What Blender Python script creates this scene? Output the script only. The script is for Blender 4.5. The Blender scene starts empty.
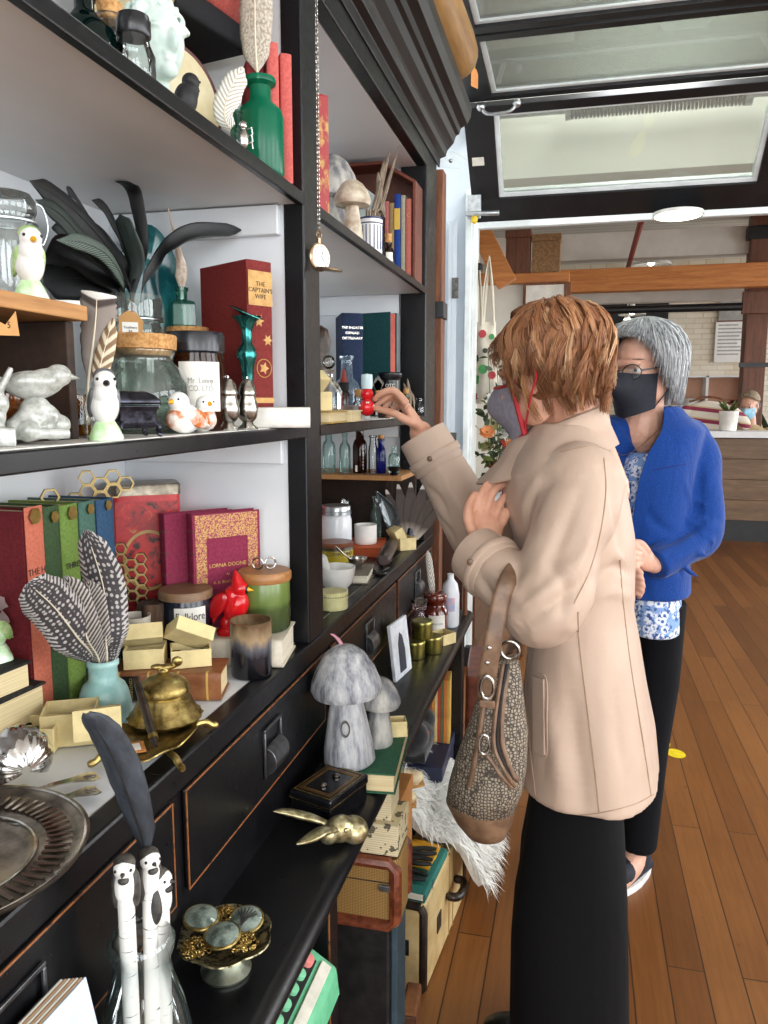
import bpy, bmesh, math, random
from mathutils import Vector as V, Matrix as M, noise
random.seed(7)
C = bpy.context.scene.collection
PI = math.pi
R = math.radians
# ------------------------------------------------------------------ camera
FPX, H = 780.0, 1.4
YAW, PIT = R(13.838), R(7.955)
_cy, _sy, _cp, _sp = math.cos(YAW), math.sin(YAW), math.cos(PIT), math.sin(PIT)
FW = V((-_sy*_cp, _cy*_cp, -_sp)); RT = V((_cy, _sy, 0)); UP = RT.cross(FW)
EYE = V((0, 0, H))
def P(u, v, X=None, Y=None, Z=None):
    r = FW + RT*((u-384)/FPX) + UP*((512-v)/FPX)
    t = X/r.x if X is not None else Y/r.y if Y is not None else (Z-H)/r.z
    return EYE + r*t
def onX(u, X, z):          # the point of plane X at height z that stands in column u
    k = (u-384)/FPX; a = X*RT.x - k*(X*FW.x + (z-H)*FW.z); b = RT.y - k*FW.y
    return V((X, -a/b, z))
def onY(u, Y, z):
    k = (u-384)/FPX; a = Y*RT.y - k*(Y*FW.y + (z-H)*FW.z); b = RT.x - k*FW.x
    return V((-a/b, Y, z))
def px(n, p): return n*((V(p)-EYE).dot(FW))/FPX
def face(p, extra=0): return math.atan2(-p[0], p[1]) + R(extra)   # turn local -Y to the visitor
cam_d = bpy.data.cameras.new('camera'); cam = bpy.data.objects.new('camera', cam_d); C.objects.link(cam)
cam.location = EYE
cam.rotation_euler = M((RT, UP, -FW)).transposed().to_euler()
cam_d.sensor_fit = 'HORIZONTAL'; cam_d.sensor_width = 36; cam_d.lens = FPX*36/768; cam_d.clip_start = .02
bpy.context.scene.camera = cam
# ------------------------------------------------------------------ materials
def lin(c):
    if isinstance(c, str):
        c = c.lstrip('#'); c = [int(c[i:i+2], 16)/255 for i in (0, 2, 4)]
        c = [x/12.92 if x <= .04045 else ((x+.055)/1.055)**2.4 for x in c]
    return (c[0], c[1], c[2], 1)
MATS = {}
class NT:
    def __init__(s, name):
        s.m = bpy.data.materials.new(name); s.m.use_nodes = True; s.t = s.m.node_tree
        s.b = s.t.nodes['Principled BSDF']; s.out = s.t.nodes['Material Output']
    def n(s, typ, **kw):
        x = s.t.nodes.new(typ)
        for k, v in kw.items():
            if k.startswith('_'): setattr(x, k[1:], v)
            else: x.inputs[k.replace('__', ' ')].default_value = v
        return x
    def l(s, a, b): s.t.links.new(a, b)
    def coord(s, scale=(1, 1, 1), kind='Object', rot=(0, 0, 0)):
        tc = s.n('ShaderNodeTexCoord'); mp = s.n('ShaderNodeMapping')
        mp.inputs['Scale'].default_value = scale; mp.inputs['Rotation'].default_value = rot
        s.l(tc.outputs[kind], mp.inputs['Vector']); return mp.outputs['Vector']
    def noise(s, vec, scale, detail=4, rough=.6, dist=0):
        x = s.n('ShaderNodeTexNoise', Scale=scale, Detail=detail, Roughness=rough, Distortion=dist); s.l(vec, x.inputs['Vector']); return x.outputs['Fac']
    def ramp(s, fac, stops, interp='LINEAR'):
        x = s.n('ShaderNodeValToRGB'); cr = x.color_ramp; cr.interpolation = interp
        while len(cr.elements) < len(stops): cr.elements.new(.5)
        for e, (p, c) in zip(cr.elements, stops): e.position = p; e.color = lin(c)
        s.l(fac, x.inputs['Fac']); return x.outputs['Color']
    def mix(s, fac, a, b, typ='MIX'):
        x = s.n('ShaderNodeMix', _data_type='RGBA', _blend_type=typ)
        for sock, val in ((x.inputs[0], fac), (x.inputs[6], a), (x.inputs[7], b)):
            if isinstance(val, (int, float)): sock.default_value = val
            elif isinstance(val, (str, tuple)): sock.default_value = lin(val)
            else: s.l(val, sock)
        return x.outputs[2]
    def math(s, op, a, b=0, c=0):
        x = s.n('ShaderNodeMath', _operation=op)
        for i, val in enumerate((a, b, c)):
            if isinstance(val, (int, float)): x.inputs[i].default_value = val
            else: s.l(val, x.inputs[i])
        return x.outputs[0]
    def bump(s, fac, strength=.3, dist=.002):
        x = s.n('ShaderNodeBump', Strength=strength, Distance=dist); s.l(fac, x.inputs['Height']); s.l(x.outputs['Normal'], s.b.inputs['Normal'])
def pset(b, rough=.5, metal=0, spec=.5, coat=0, sheen=0, sss=0):
    b.inputs['Roughness'].default_value = rough; b.inputs['Metallic'].default_value = metal
    b.inputs['Specular IOR Level'].default_value = spec; b.inputs['Coat Weight'].default_value = coat
    b.inputs['Sheen Weight'].default_value = sheen
    b.inputs['Coat Roughness'].default_value = .12
    if sss: b.inputs['Subsurface Weight'].default_value = sss; b.inputs['Subsurface Radius'].default_value = (.02, .008, .005); b.inputs['Subsurface Scale'].default_value = .3
def mat(name, col, rough=.5, metal=0, col2=None, scale=30, lo=.4, hi=.62, stretch=(1, 1, 1), bump=0, bdist=.002, detail=4, **k):
    """plain or two-tone noisy procedural surface"""
    if name in MATS: return MATS[name]
    t = NT(name); pset(t.b, rough, metal, **k)
    vec = t.coord(stretch); f = t.noise(vec, scale, detail)
    if col2 is None:
        c = lin(col); col2 = tuple(min(1, x*1.12+.002) for x in c[:3]); col = tuple(x*.9 for x in c[:3])
    t.l(t.ramp(f, [(lo, col), (hi, col2)]), t.b.inputs['Base Color'])
    if bump: t.bump(f, bump, bdist)
    MATS[name] = t.m; return t.m
def glass(name, tint, edge=None, base=.0, rough=.02, dens=.8):
    """thin blown glass: clear towards the eye, tinted and mirroring at its rim"""
    if name in MATS: return MATS[name]
    t = NT(name); t.t.nodes.remove(t.b)
    tr = t.n('ShaderNodeBsdfTransparent'); gl = t.n('ShaderNodeBsdfGlossy', Roughness=rough)
    lw = t.n('ShaderNodeLayerWeight', Blend=.45)
    edge = edge or tint
    c = t.mix(t.math('POWER', lw.outputs['Facing'], 1.6), tint, edge); t.l(c, tr.inputs['Color'])
    fr = t.n('ShaderNodeFresnel', IOR=1.5)
    mx = t.n('ShaderNodeMixShader'); t.l(t.math('ADD', t.math('MULTIPLY', fr.outputs[0], dens), .03), mx.inputs[0]); t.l(tr.outputs[0], mx.inputs[1]); t.l(gl.outputs[0], mx.inputs[2])
    last = mx
    if base:
        df = t.n('ShaderNodeBsdfDiffuse'); df.inputs['Color'].default_value = lin(edge)
        m2 = t.n('ShaderNodeMixShader', Fac=base); t.l(mx.outputs[0], m2.inputs[1]); t.l(df.outputs[0], m2.inputs[2]); last = m2
    t.l(last.outputs[0], t.out.inputs['Surface']); MATS[name] = t.m; t.m['glass'] = 1; return t.m
def wood(name, c1, c2, axis=1, scale=14, rough=.45, k=18, bump=.1, coat=0):
    if name in MATS: return MATS[name]
    t = NT(name); pset(t.b, rough, coat=coat); st = [k, k, k]; st[axis] = 1
    v = t.coord(tuple(st)); f = t.noise(v, scale/6, 6, .65, .6); g = t.noise(v, scale, 3)
    t.l(t.ramp(t.mix(.35, f, g), [(.35, c1), (.65, c2)]), t.b.inputs['Base Color']); t.bump(g, bump, .001)
    MATS[name] = t.m; return t.m
# ------------------------------------------------------------------ meshes
def rot(x=0, y=0, z=0): return M.Rotation(R(z), 4, 'Z') @ M.Rotation(R(y), 4, 'Y') @ M.Rotation(R(x), 4, 'X')
def T(x=0, y=0, z=0): return M.Translation((x, y, z))
def S(x, y, z): return M.Diagonal((x, y, z, 1))
class MB:
    def __init__(s): s.v = []; s.f = []; s.uv = []
    def add(s, vs, fs, m=None, uvs=None):
        n = len(s.v); s.v += [(m @ V(p)) if m else V(p) for p in vs]; s.uv += uvs or [(0, 0)]*len(vs)
        s.f += [tuple(n+i for i in f) for f in fs]; return s
    def box(s, c, d, m=None):
        x, y, z = [e/2 for e in d]
        vs = [(c[0]+i*x, c[1]+j*y, c[2]+k*z) for i in (-1, 1) for j in (-1, 1) for k in (-1, 1)]
        return s.add(vs, [(0, 1, 3, 2), (4, 6, 7, 5), (0, 4, 5, 1), (2, 3, 7, 6), (0, 2, 6, 4), (1, 5, 7, 3)], m)
    def bb(s, lo, hi, m=None): return s.box([(a+b)/2 for a, b in zip(lo, hi)], [b-a for a, b in zip(lo, hi)], m)
    def lathe(s, prof, n=28, m=None, sx=1, sy=1, wob=None, top=True):
        vs, fs, uv = [], [], []
        for j, (r, z) in enumerate(prof):
            for i in range(n):
                a = 2*PI*i/n; q = wob(a, j) if wob else 1
                vs.append((r*sx*q*math.cos(a), r*sy*q*math.sin(a), z)); uv.append((i/n, j/max(1, len(prof)-1)))
        for j in range(len(prof)-1):
            for i in range(n): fs.append((j*n+i, j*n+(i+1) % n, (j+1)*n+(i+1) % n, (j+1)*n+i))
        if prof[0][0] > 1e-6: fs.append(tuple(range(n))[::-1])
        if top and prof[-1][0] > 1e-6: fs.append(tuple((len(prof)-1)*n+i for i in range(n)))
        return s.add(vs, fs, m, uv)
    def cyl(s, r, z0, z1, n=28, m=None): return s.lathe([(r, z0), (r, z1)], n, m)
    def tube(s, pts, rad, n=8, m=None, flat=1, up=None, close=False):
        pts = [V(p) for p in pts]; k = len(pts)
        rr = rad if isinstance(rad, (list, tuple)) else [rad]*k
        vs, fs, uv = [], [], []; nrm = V(up) if up else None
        for j, p in enumerate(pts):
            if close: t = (pts[(j+1) % k]-pts[j-1]).normalized()
            else: t = (pts[min(j+1, k-1)]-pts[max(j-1, 0)]).normalized()
            if nrm is None: nrm = V((0, 0, 1)) if abs(t.z) < .9 else V((1, 0, 0))
            nrm = (nrm-t*nrm.dot(t)).normalized(); b = t.cross(nrm)
            for i in range(n):
                a = 2*PI*i/n; vs.append(p+(nrm*math.cos(a)*flat+b*math.sin(a))*rr[j]); uv.append((i/n, j/max(1, k-1)))
        for j in range(k if close else k-1):
            q = (j+1) % k
            for i in range(n): fs.append((j*n+i, j*n+(i+1) % n, q*n+(i+1) % n, q*n+i))
        if not close: fs += [tuple(range(n))[::-1], tuple((k-1)*n+i for i in range(n))]
        return s.add(vs, fs, m, uv)
    def ell(s, c, r, m=None, n=20, k=12):
        if isinstance(r, (int, float)): r = (r, r, r)
        mm = T(*c) @ S(*r); mm = (m @ mm) if m else mm
        return s.lathe([(math.sin(PI*j/k)+(1e-4 if j in (0, k) else 0), -math.cos(PI*j/k)) for j in range(k+1)], n, mm)
    def torus(s, r, q, n=28, k=8, m=None, sx=1, sy=1): return s.tube([(r*sx*math.cos(2*PI*i/n), r*sy*math.sin(2*PI*i/n), 0) for i in range(n)], q, k, m, up=(0, 0, 1), close=True)
    def prism(s, poly, z0, z1, m=None):
        n = len(poly); vs = [(x, y, z0) for x, y in poly]+[(x, y, z1) for x, y in poly]
        return s.add(vs, [tuple(range(n))[::-1], tuple(range(n, 2*n))]+[(i, (i+1) % n, n+(i+1) % n, n+i) for i in range(n)], m)
    def loft(s, rings, m=None, cap=True, close=True):
        n = len(rings[0]); vs = [p for r in rings for p in r]; fs = []
        uv = [(i/n, j/max(1, len(rings)-1)) for j in range(len(rings)) for i in range(n)]
        for j in range(len(rings)-1):
            for i in range(n if close else n-1): fs.append((j*n+i, j*n+(i+1) % n, (j+1)*n+(i+1) % n, (j+1)*n+i))
        if cap: fs += [tuple(range(n))[::-1], tuple((len(rings)-1)*n+i for i in range(n))]
        return s.add(vs, fs, m, uv)
    def grid(s, fn, nu, nv, th=0, m=None):
        """surface fn(u,v)->point with an optional thickness"""
        pts = [[V(fn(i/nu, j/nv)) for i in range(nu+1)] for j in range(nv+1)]
        vs = [p for r in pts for p in r]; uv = [(i/nu, j/nv) for j in range(nv+1) for i in range(nu+1)]
        w = nu+1; fs = [(j*w+i, j*w+i+1, (j+1)*w+i+1, (j+1)*w+i) for j in range(nv) for i in range(nu)]
        if th:
            nr = []
            for j in range(nv+1):
                for i in range(nu+1):
                    a = pts[j][min(i+1, nu)]-pts[j][max(i-1, 0)]; b = pts[min(j+1, nv)][i]-pts[max(j-1, 0)][i]
                    q = a.cross(b); nr.append(q.normalized() if q.length > 1e-12 else V((0, 0, 1)))
            o = len(vs); vs = vs+[p-n_*th for p, n_ in zip(vs, nr)]; uv = uv*2
            fs = fs+[tuple(o+q for q in f[::-1]) for f in fs]
            rim = [i for i in range(w)]+[j*w+nu for j in range(1, nv+1)]+[nv*w+i for i in range(nu-1, -1, -1)]+[j*w for j in range(nv-1, 0, -1)]
            fs += [(rim[q], o+rim[q], o+rim[(q+1) % len(rim)], rim[(q+1) % len(rim)]) for q in range(len(rim))]
        return s.add(vs, fs, m, uv)
    def build(s, name, m, parent=None, smooth=True, bev=0, seg=2, ang=40, **tags):
        me = bpy.data.meshes.new(name); me.from_pydata([tuple(p) for p in s.v], [], s.f)
        uvl = me.uv_layers.new(name='UVMap'); 
        for lp in me.loops: uvl.data[lp.index].uv = s.uv[lp.vertex_index]
        bm = bmesh.new(); bm.from_mesh(me); bmesh.ops.recalc_face_normals(bm, faces=bm.faces)
        bm.to_mesh(me); bm.free()
        return link(name, me, m, parent, smooth, bev, seg, ang, tags)
    def fuse(s, name, m, parent=None, vox=.004, it=4, fac=.5, **tags):
        """weld overlapping closed shapes into one continuous skin"""
        me = bpy.data.meshes.new('tmp'); me.from_pydata([tuple(p) for p in s.v], [], s.f)
        bm = bmesh.new(); bm.from_mesh(me); bmesh.ops.recalc_face_normals(bm, faces=bm.faces); bm.to_mesh(me); bm.free()
        o = bpy.data.objects.new('tmp', me); C.objects.link(o)
        r = o.modifiers.new('r', 'REMESH'); r.mode = 'VOXEL'; r.voxel_size = vox; r.use_smooth_shade = True
        if it: q = o.modifiers.new('s', 'SMOOTH'); q.iterations = it; q.factor = fac
        dg = bpy.context.evaluated_depsgraph_get(); me2 = bpy.data.meshes.new_from_object(o.evaluated_get(dg))
        bpy.data.objects.remove(o); me2.name = name
        return link(name, me2, m, parent, True, 0, 0, 180, tags)
def link(name, me, m, parent, smooth, bev, seg, ang, tags):
    o = bpy.data.objects.new(name, me); C.objects.link(o)
    for q in (m if isinstance(m, (list, tuple)) else [m]): me.materials.append(q)
    if smooth:
        me.shade_smooth()
        if ang < 180: me.set_sharp_from_angle(angle=R(ang))
    if bev:
        b = o.modifiers.new('bevel', 'BEVEL'); b.width = bev; b.segments = seg; b.limit_method = 'ANGLE'; b.angle_limit = R(35)
    if parent: o.parent = parent
    for k, v in tags.items(): o[k] = v
    return o
def thing(name, label, cat, loc=(0, 0, 0), rz=0, group=None):
    o = bpy.data.objects.new(name, None); C.objects.link(o); o.empty_display_size = .02
    o.location = loc; o.rotation_euler = (0, 0, rz); o['label'] = label; o['category'] = cat
    if group: o['group'] = group
    return o
def tag(o, label, cat, group=None, loc=None, rz=None):
    o['label'] = label; o['category'] = cat
    if group: o['group'] = group
    if loc is not None: o.location = loc
    if rz is not None: o.rotation_euler = (0, 0, rz)
    return o
def struct(o, label=None):
    o['kind'] = 'structure'
    if label: o['label'] = label
    return o
def text(body, m, parent, loc, rx=90, rz=0, size=.01, name='lettering', align='CENTER', ry=0, sx=1, ext=.0002):
    cu = bpy.data.curves.new(name, 'FONT'); cu.body = body; cu.size = size; cu.align_x = align; cu.align_y = 'CENTER'; cu.extrude = ext; cu.resolution_u = 3
    o = bpy.data.objects.new(name, cu); C.objects.link(o)
    dg = bpy.context.evaluated_depsgraph_get(); me = bpy.data.meshes.new_from_object(o.evaluated_get(dg)); bpy.data.objects.remove(o); bpy.data.curves.remove(cu)
    me.name = name; me.materials.clear(); me.materials.append(m); o = bpy.data.objects.new(name, me); C.objects.link(o); o.parent = parent
    o.matrix_local = T(*loc) @ rot(rx, ry, rz) @ S(sx, 1, 1); return o
def dup(root, loc, rz, label=None, group=None):
    r = root.copy(); C.objects.link(r); r.location = loc; r.rotation_euler = (0, 0, rz)
    if label: r['label'] = label
    if group: r['group'] = group
    for ch in list(root.children):
        c = ch.copy(); C.objects.link(c); c.parent = r
        for g in list(ch.children):
            d = g.copy(); C.objects.link(d); d.parent = c
    return r
def smoothcurve(pts, n=24):
    """Catmull-Rom through pts"""
    pts = [V(p) for p in pts]; q = [pts[0]*2-pts[1]]+pts+[pts[-1]*2-pts[-2]]; out = []
    k = len(pts)-1
    for i in range(n+1):
        t = i/n*k; j = min(int(t), k-1); t -= j
        a, b, c, d = q[j], q[j+1], q[j+2], q[j+3]
        out.append(.5*((2*b)+(c-a)*t+(2*a-5*b+4*c-d)*t*t+(3*b-a-3*c+d)*t**3))
    return out
def interp(tab, x):
    if x <= tab[0][0]: return tab[0][1]
    for (a, p), (b, q) in zip(tab, tab[1:]):
        if x <= b: return p+(q-p)*(x-a)/(b-a)
    return tab[-1][1]
# ================================================================== the room
def floor_mat():
    t = NT('floor_boards'); pset(t.b, .38, coat=.0, spec=.35)
    v = t.coord((1, 1, 1), rot=(0, 0, R(90)))
    br = t.n('ShaderNodeTexBrick', Scale=1, Mortar__Size=.0022, Mortar__Smooth=.3, Brick__Width=1.9, Row__Height=.088, Bias=0)
    br.offset = .37; br.inputs['Color1'].default_value = (0, 0, 0, 1); br.inputs['Color2'].default_value = (1, 1, 1, 1); br.inputs['Mortar'].default_value = (.5, .5, .5, 1)
    t.l(v, br.inputs['Vector'])
    g = t.noise(t.coord((22, 1.2, 1)), 3.2, 6, .65, .8); b = t.noise(t.coord((1, 1, 1)), 2.2, 3); sp = t.noise(t.coord((1, .5, 1)), 26, 2)
    base = t.ramp(t.mix(.55, br.outputs['Color'], g), [(.15, '5e3715'), (.5, '7f4e24'), (.85, '9a6636')])
    base = t.mix(t.math('MULTIPLY', b, .45), base, '4e2c12')
    spots = t.ramp(sp, [(.70, (0, 0, 0)), (.78, (1, 1, 1))]); base = t.mix(t.math('MULTIPLY', spots, .7), base, '2c1608')
    base = t.mix(t.math('MULTIPLY', br.outputs['Fac'], .85), base, '2a1509')
    t.l(base, t.b.inputs['Base Color']); t.bump(t.math('ADD', t.math('MULTIPLY', br.outputs['Fac'], -1), t.math('MULTIPLY', g, .3)), .25, .002)
    return t.m
M_floor = floor_mat()
M_white = mat('white_paint', 'e4e6e6', .55, col2='eaebea', scale=6, bump=.03)
M_pale = mat('pale_blue_paint', 'c3cdd6', .5, col2='cbd4dc', scale=4)
M_cream = mat('cream_plaster', 'dcd9ce', .7, col2='e2dfd5', scale=5)
M_black = mat('black_frame_paint', '0e0f12', .42, col2='16171a', scale=12)
M_alu = mat('white_aluminium', 'dfe6e6', .35, scale=5)
M_steel = mat('galvanised_steel', 'a8adb0', .35, 1, col2='c8ccce', scale=40)
M_dsteel = mat('dark_steel', '4b4a48', .4, .9, col2='6b6966', scale=60)
M_beam = wood('orange_beam_wood', 'a8602a', 'd08a48', 0, 14, .5, 14)
M_dbeam = wood('dark_timber', '4d2c1c', '7a4a34', 2, 14, .55, 12)
def brickmat():
    t = NT('painted_brick'); pset(t.b, .75)
    br = t.n('ShaderNodeTexBrick', Scale=1, Mortar__Size=.008, Brick__Width=.23, Row__Height=.075); t.l(t.coord((1, 1, 1), rot=(R(90), 0, 0)), br.inputs['Vector'])
    br.inputs['Color1'].default_value = lin('d8cfbb'); br.inputs['Color2'].default_value = lin('c9bda4'); br.inputs['Mortar'].default_value = lin('b2a891')
    n_ = t.noise(t.coord(), 1.4, 4); t.l(t.mix(t.ramp(n_, [(.4, (0, 0, 0)), (.7, (.6, .6, .6))]), br.outputs['Color'], 'e2dfd6'), t.b.inputs['Base Color']); t.bump(br.outputs['Fac'], -.4, .006); return t.m
M_brick = brickmat()
def boardceil():
    t = NT('white_board_ceiling'); pset(t.b, .6)
    w = t.n('ShaderNodeTexWave', _wave_type='BANDS', _bands_direction='Y', Scale=2.2, Distortion=0); t.l(t.coord(), w.inputs['Vector'])
    t.l(t.ramp(w.outputs['Fac'], [(0, 'a5a09a'), (.06, 'dedbd5')]), t.b.inputs['Base Color']); return t.m
M_ceil = boardceil()
def sbox(name, lo, hi, m, bev=0, label=None): return struct(MB().bb(lo, hi).build(name, m, None, False, bev), label)
sbox('floor', (-1.9, -4, -.06), (7.2, 12.6, 0), M_floor)
YD = 4.07            # the roll-up door wall
sbox('ceiling', (-1.9, -4, 3.45), (7.2, 12.6, 3.55), M_ceil)
# left wall behind the hutch, and back-room left wall
sbox('wall_left', (-.95, -4, 0), (-.80, YD+.16, 3.45), M_white)
sbox('wall_left_back', (-1.9, YD+.16, 0), (-1.8, 12.6, 3.45), M_cream)
# the wall that holds the roll-up door
sbox('wall_door_pier', (-1.8, YD, 0), (-.56, YD+.16, 3.45), M_pale)
sbox('wall_door_lintel', (-.56, YD+.10, 2.52), (4.4, YD+.26, 3.45), M_cream)
sbox('wall_door_end', (4.4, YD, 0), (7.1, YD+.16, 3.45), M_cream)
sbox('trim_1', (-.575, YD-.035, .10), (-.545, YD-.001, 2.45), M_alu, .004)
sbox('trim_2', (-.56, YD, 0), (-.535, YD+.17, 2.46), M_alu, .002)
sbox('trim_3', (-.545, YD+.16, 2.30), (4.4, YD+.20, 2.40), M_alu, .004)
sbox('baseboard_pier', (-.63, YD-.05, 0), (-.50, YD-.0005, .105), mat('black_rubber', '0b0b0c', .6), .003)
# daylight side: tall windows to the right and behind the visitor
def winwall(name, axis, at, a0, a1, wins, z0, z1, th=.14, zc=3.45):
    """wall along an axis with window openings; builds the piers, sill and head as one wall, then each window"""
    b = MB()
    def seg(p0, p1, q0, q1):
        if axis == 'Y': b.bb((at, p0, q0), (at+th, p1, q1))
        else: b.bb((p0, at, q0), (p1, at+th, q1))
    seg(a0, a1, 0, z0); seg(a0, a1, z1, zc); e = a0
    for (w0, w1) in wins: seg(e, w0, z0, z1); e = w1
    seg(e, a1, z0, z1); struct(b.build(name, M_white, None, False))
M_pane = glass('window_glass', 'f4f8f8', 'e2ecea', dens=.6)
NW = [0]
def window(axis, at, w0, w1, z0, z1):
    NW[0] += 1; f = MB(); g = MB(); t = .06
    def bx(b, p0, p1, q0, q1, d0=.04, d1=.10):
        if axis == 'Y': b.bb((at+d0, p0, q0), (at+d1, p1, q1))
        else: b.bb((p0, at+d0, q0), (p1, at+d1, q1))
    bx(f, w0, w0+t, z0, z1); bx(f, w1-t, w1, z0, z1); bx(f, w0+t, w1-t, z0, z0+t); bx(f, w0+t, w1-t, z1-t, z1)
    mid = (w0+w1)/2; bx(f, mid-.02, mid+.02, z0+t, z1-t); zm = z0+(z1-z0)*.6; bx(f, w0+t, mid-.02, zm-.02, zm+.02); bx(f, mid+.02, w1-t, zm-.02, zm+.02)
    bx(g, w0+t, w1-t, z0+t, z1-t, .068, .072)
    w = struct(f.build('window_%d' % NW[0], M_alu, None, False)); g.build('pane', M_pane, w, False)
RW = [(-3.2, -.9), (-.4, 1.5), (2.0, 3.8)]
winwall('wall_right', 'Y', 5.0, -4, YD, RW, .7, 3.3)
for a in RW: window('Y', 5.0, a[0], a[1], .7, 3.3)
FW_ = [(-.6, 1.6), (2.1, 4.6)]
winwall('wall_rear', 'X', -4.14, -.95, 5.14, FW_, .7, 3.3)
for a in FW_: window('X', -4.14, a[0], a[1], .7, 3.3)
BW = [(5.0, 7.2), (7.8, 10.0), (10.4, 12.2)]
winwall('wall_right_back', 'Y', 7.0, YD+.16, 12.6, BW, .8, 3.3)
for a in BW: window('Y', 7.0, a[0], a[1], .8, 3.3)
sbox('wall_back', (-1.9, 12.4, 0), (7.2, 12.6, 3.45), M_brick)
def winlight(name, loc, rz, sx, sz, e, col=(.96, .98, 1)):
    l = bpy.data.lights.new(name, 'AREA'); l.shape = 'RECTANGLE'; l.size = sx; l.size_y = sz; l.energy = e; l.color = col
    o = bpy.data.objects.new(name, l); C.objects.link(o); o.location = loc; o.rotation_euler = (R(90), 0, rz); return o
KW = 1.5
for a in RW: winlight('window_daylight', (4.95, (a[0]+a[1])/2, 2.0), R(90), a[1]-a[0], 2.5, 62*KW)
for a in FW_: winlight('window_daylight', ((a[0]+a[1])/2, -3.95, 2.0), R(0), a[1]-a[0], 2.5, 75*KW)
for a in BW: winlight('window_daylight', (6.95, (a[0]+a[1])/2, 2.05), R(90), a[1]-a[0], 2.4, 85*KW)
for x_, y_ in ((.3, 3.2), (2.2, 3.2)): winlight('overhead_light', (x_, y_, 3.40), 0, .5, 1.6, 45).rotation_euler = (0, 0, 0)  # unseen fill lights, added to brighten the wall behind the raised glass
w = bpy.data.worlds.new('daylight'); bpy.context.scene.world = w; w.use_nodes = True
w.node_tree.nodes['Background'].inputs['Color'].default_value = (.86, .93, 1, 1); w.node_tree.nodes['Background'].inputs['Strength'].default_value = 1.6
sc = bpy.context.scene
sc.view_settings.view_transform = 'Standard'; sc.view_settings.look = 'None'; sc.view_settings.gamma = 1; sc.view_settings.use_curve_mapping = False
sc.view_settings.exposure = .13
sc.cycles.use_denoising = True; sc.cycles.max_bounces = 10; sc.cycles.transparent_max_bounces = 24; sc.cycles.diffuse_bounces = 4; sc.cycles.glossy_bounces = 4
sc.cycles.caustics_reflective = False; sc.cycles.caustics_refractive = False; sc.cycles.sample_clamp_indirect = 6

# ------------------------------------------------------------------ roll-up glass door, raised under the ceiling
door = thing('door_1', 'black framed glass roll-up door raised overhead', 'overhead door', (0, YD, 2.30)); door['kind'] = 'structure'
M_dpane = glass('door_glass', 'eef2ec', 'dfe4dc', dens=1.0, rough=.01, base=.2)  # milky diffuse share puts the bright room's reflection into the pane colour
# section lines in (Y, z): bottom edge to the first hinge, then flat towards the visitor
SEC = [((4.03, 2.30), (3.60, 2.685)), ((3.58, 2.71), (3.03, 2.735)), ((3.01, 2.735), (2.46, 2.745)), ((2.44, 2.745), (1.9, 2.75))]
PX = [(-.40, .74), (.82, 1.96), (2.04, 3.18)]
for (y0, z0), (y1, z1) in SEC:
    d = V((0, y1-y0, z1-z0)); L = d.length; d.normalize(); nn = V((1, 0, 0)).cross(d)
    mm = M((V((1, 0, 0)), d, nn)).transposed().to_4x4(); mm.translation = V((0, y0-YD, z0-2.30))
    lo_, hi_ = (.125 if y0 > 4 else .045), .04
    f = MB(); f.bb((-.53, 0, -.022), (3.3, lo_, .022), mm); f.bb((-.53, L-hi_, -.022), (3.3, L, .022), mm)
    e = -.53
    for a, b in PX: f.bb((e, lo_, -.022), (a, L-hi_, .022), mm); e = b
    f.bb((e, lo_, -.022), (3.3, L-hi_, .022), mm)
    sec = f.build('section', M_black, door, False, .002)
    for a, b in PX:
        q = MB(); w_ = .022
        for bx in (((a, lo_, -.03), (b, lo_+w_, .01)), ((a, L-hi_-w_*.6, -.03), (b, L-hi_, .01)), ((a, lo_+w_, -.03), (a+w_, L-hi_-w_*.6, .01)), ((b-w_, lo_+w_, -.03), (b, L-hi_-w_*.6, .01))): q.bb(bx[0], bx[1], mm)
        q.build('pane_frame', M_alu, sec, False, .002)
        MB().bb((a+w_, lo_+w_, -.004), (b-w_, L-hi_-w_*.6, .002), mm).build('pane', M_dpane, sec, False)
def onpart(b, name, m, par, **k): return b.build(name, m, par, **k)
# hardware on the left stile
b = MB(); o = P(478, 210, Y=3.95)-V(door.location); b.bb((o.x-.045, o.y-.05, o.z-.05), (o.x+.02, o.y-.04, o.z+.06)); b.tube([(o.x-.05, o.y-.07, o.z-.03), (o.x+.11, o.y-.07, o.z-.035)], .012, 10); b.build('bottom_bracket', M_steel, door, bev=.002)
o = P(478, 158, Y=3.765)-V(door.location); MB().box((0, 0, 0), (.055, .07, .010), T(*o) @ rot(x=-46)).build('rating_plate', mat('plate_paper', 'd9d6c8', .5), door, False, .001)
o0, o1 = P(481, 107, Y=3.5)-V(door.location), P(517, 103, Y=3.5)-V(door.location)
b = MB(); b.tube(smoothcurve([o0, o0+V((.03, 0, -.03)), o1+V((-.03, 0, -.03)), o1], 10), .007, 8); b.ell(o0, .018); b.ell(o1, .018); b.build('hinge_handle', M_steel, door)
b = MB(); o = P(476, 222, Y=3.95)-V(door.location); b.ell((o.x, o.y-.06, o.z), (.016, .016, .022)); b.build('yellow_pull', mat('yellow_plastic', 'e8c52a', .4), door)
# vertical track beside the door
b = MB(); b.bb((-.655, YD-.07, .10), (-.635, YD-.002, 2.30)); b.bb((-.635, YD-.07, .10), (-.612, YD-.062, 2.30))
struct(b.build('trim_4', M_pale, None, False, .002))
for i, z in enumerate((.95, 1.72)):
    p = P(468 if i else 455, 450, Y=YD); struct(MB().bb((-.632, YD-.085, z+.2), (-.60, YD-.0715, z+.30)).build('trim_%d' % (5+i), M_dsteel, None, False, .002))
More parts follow.
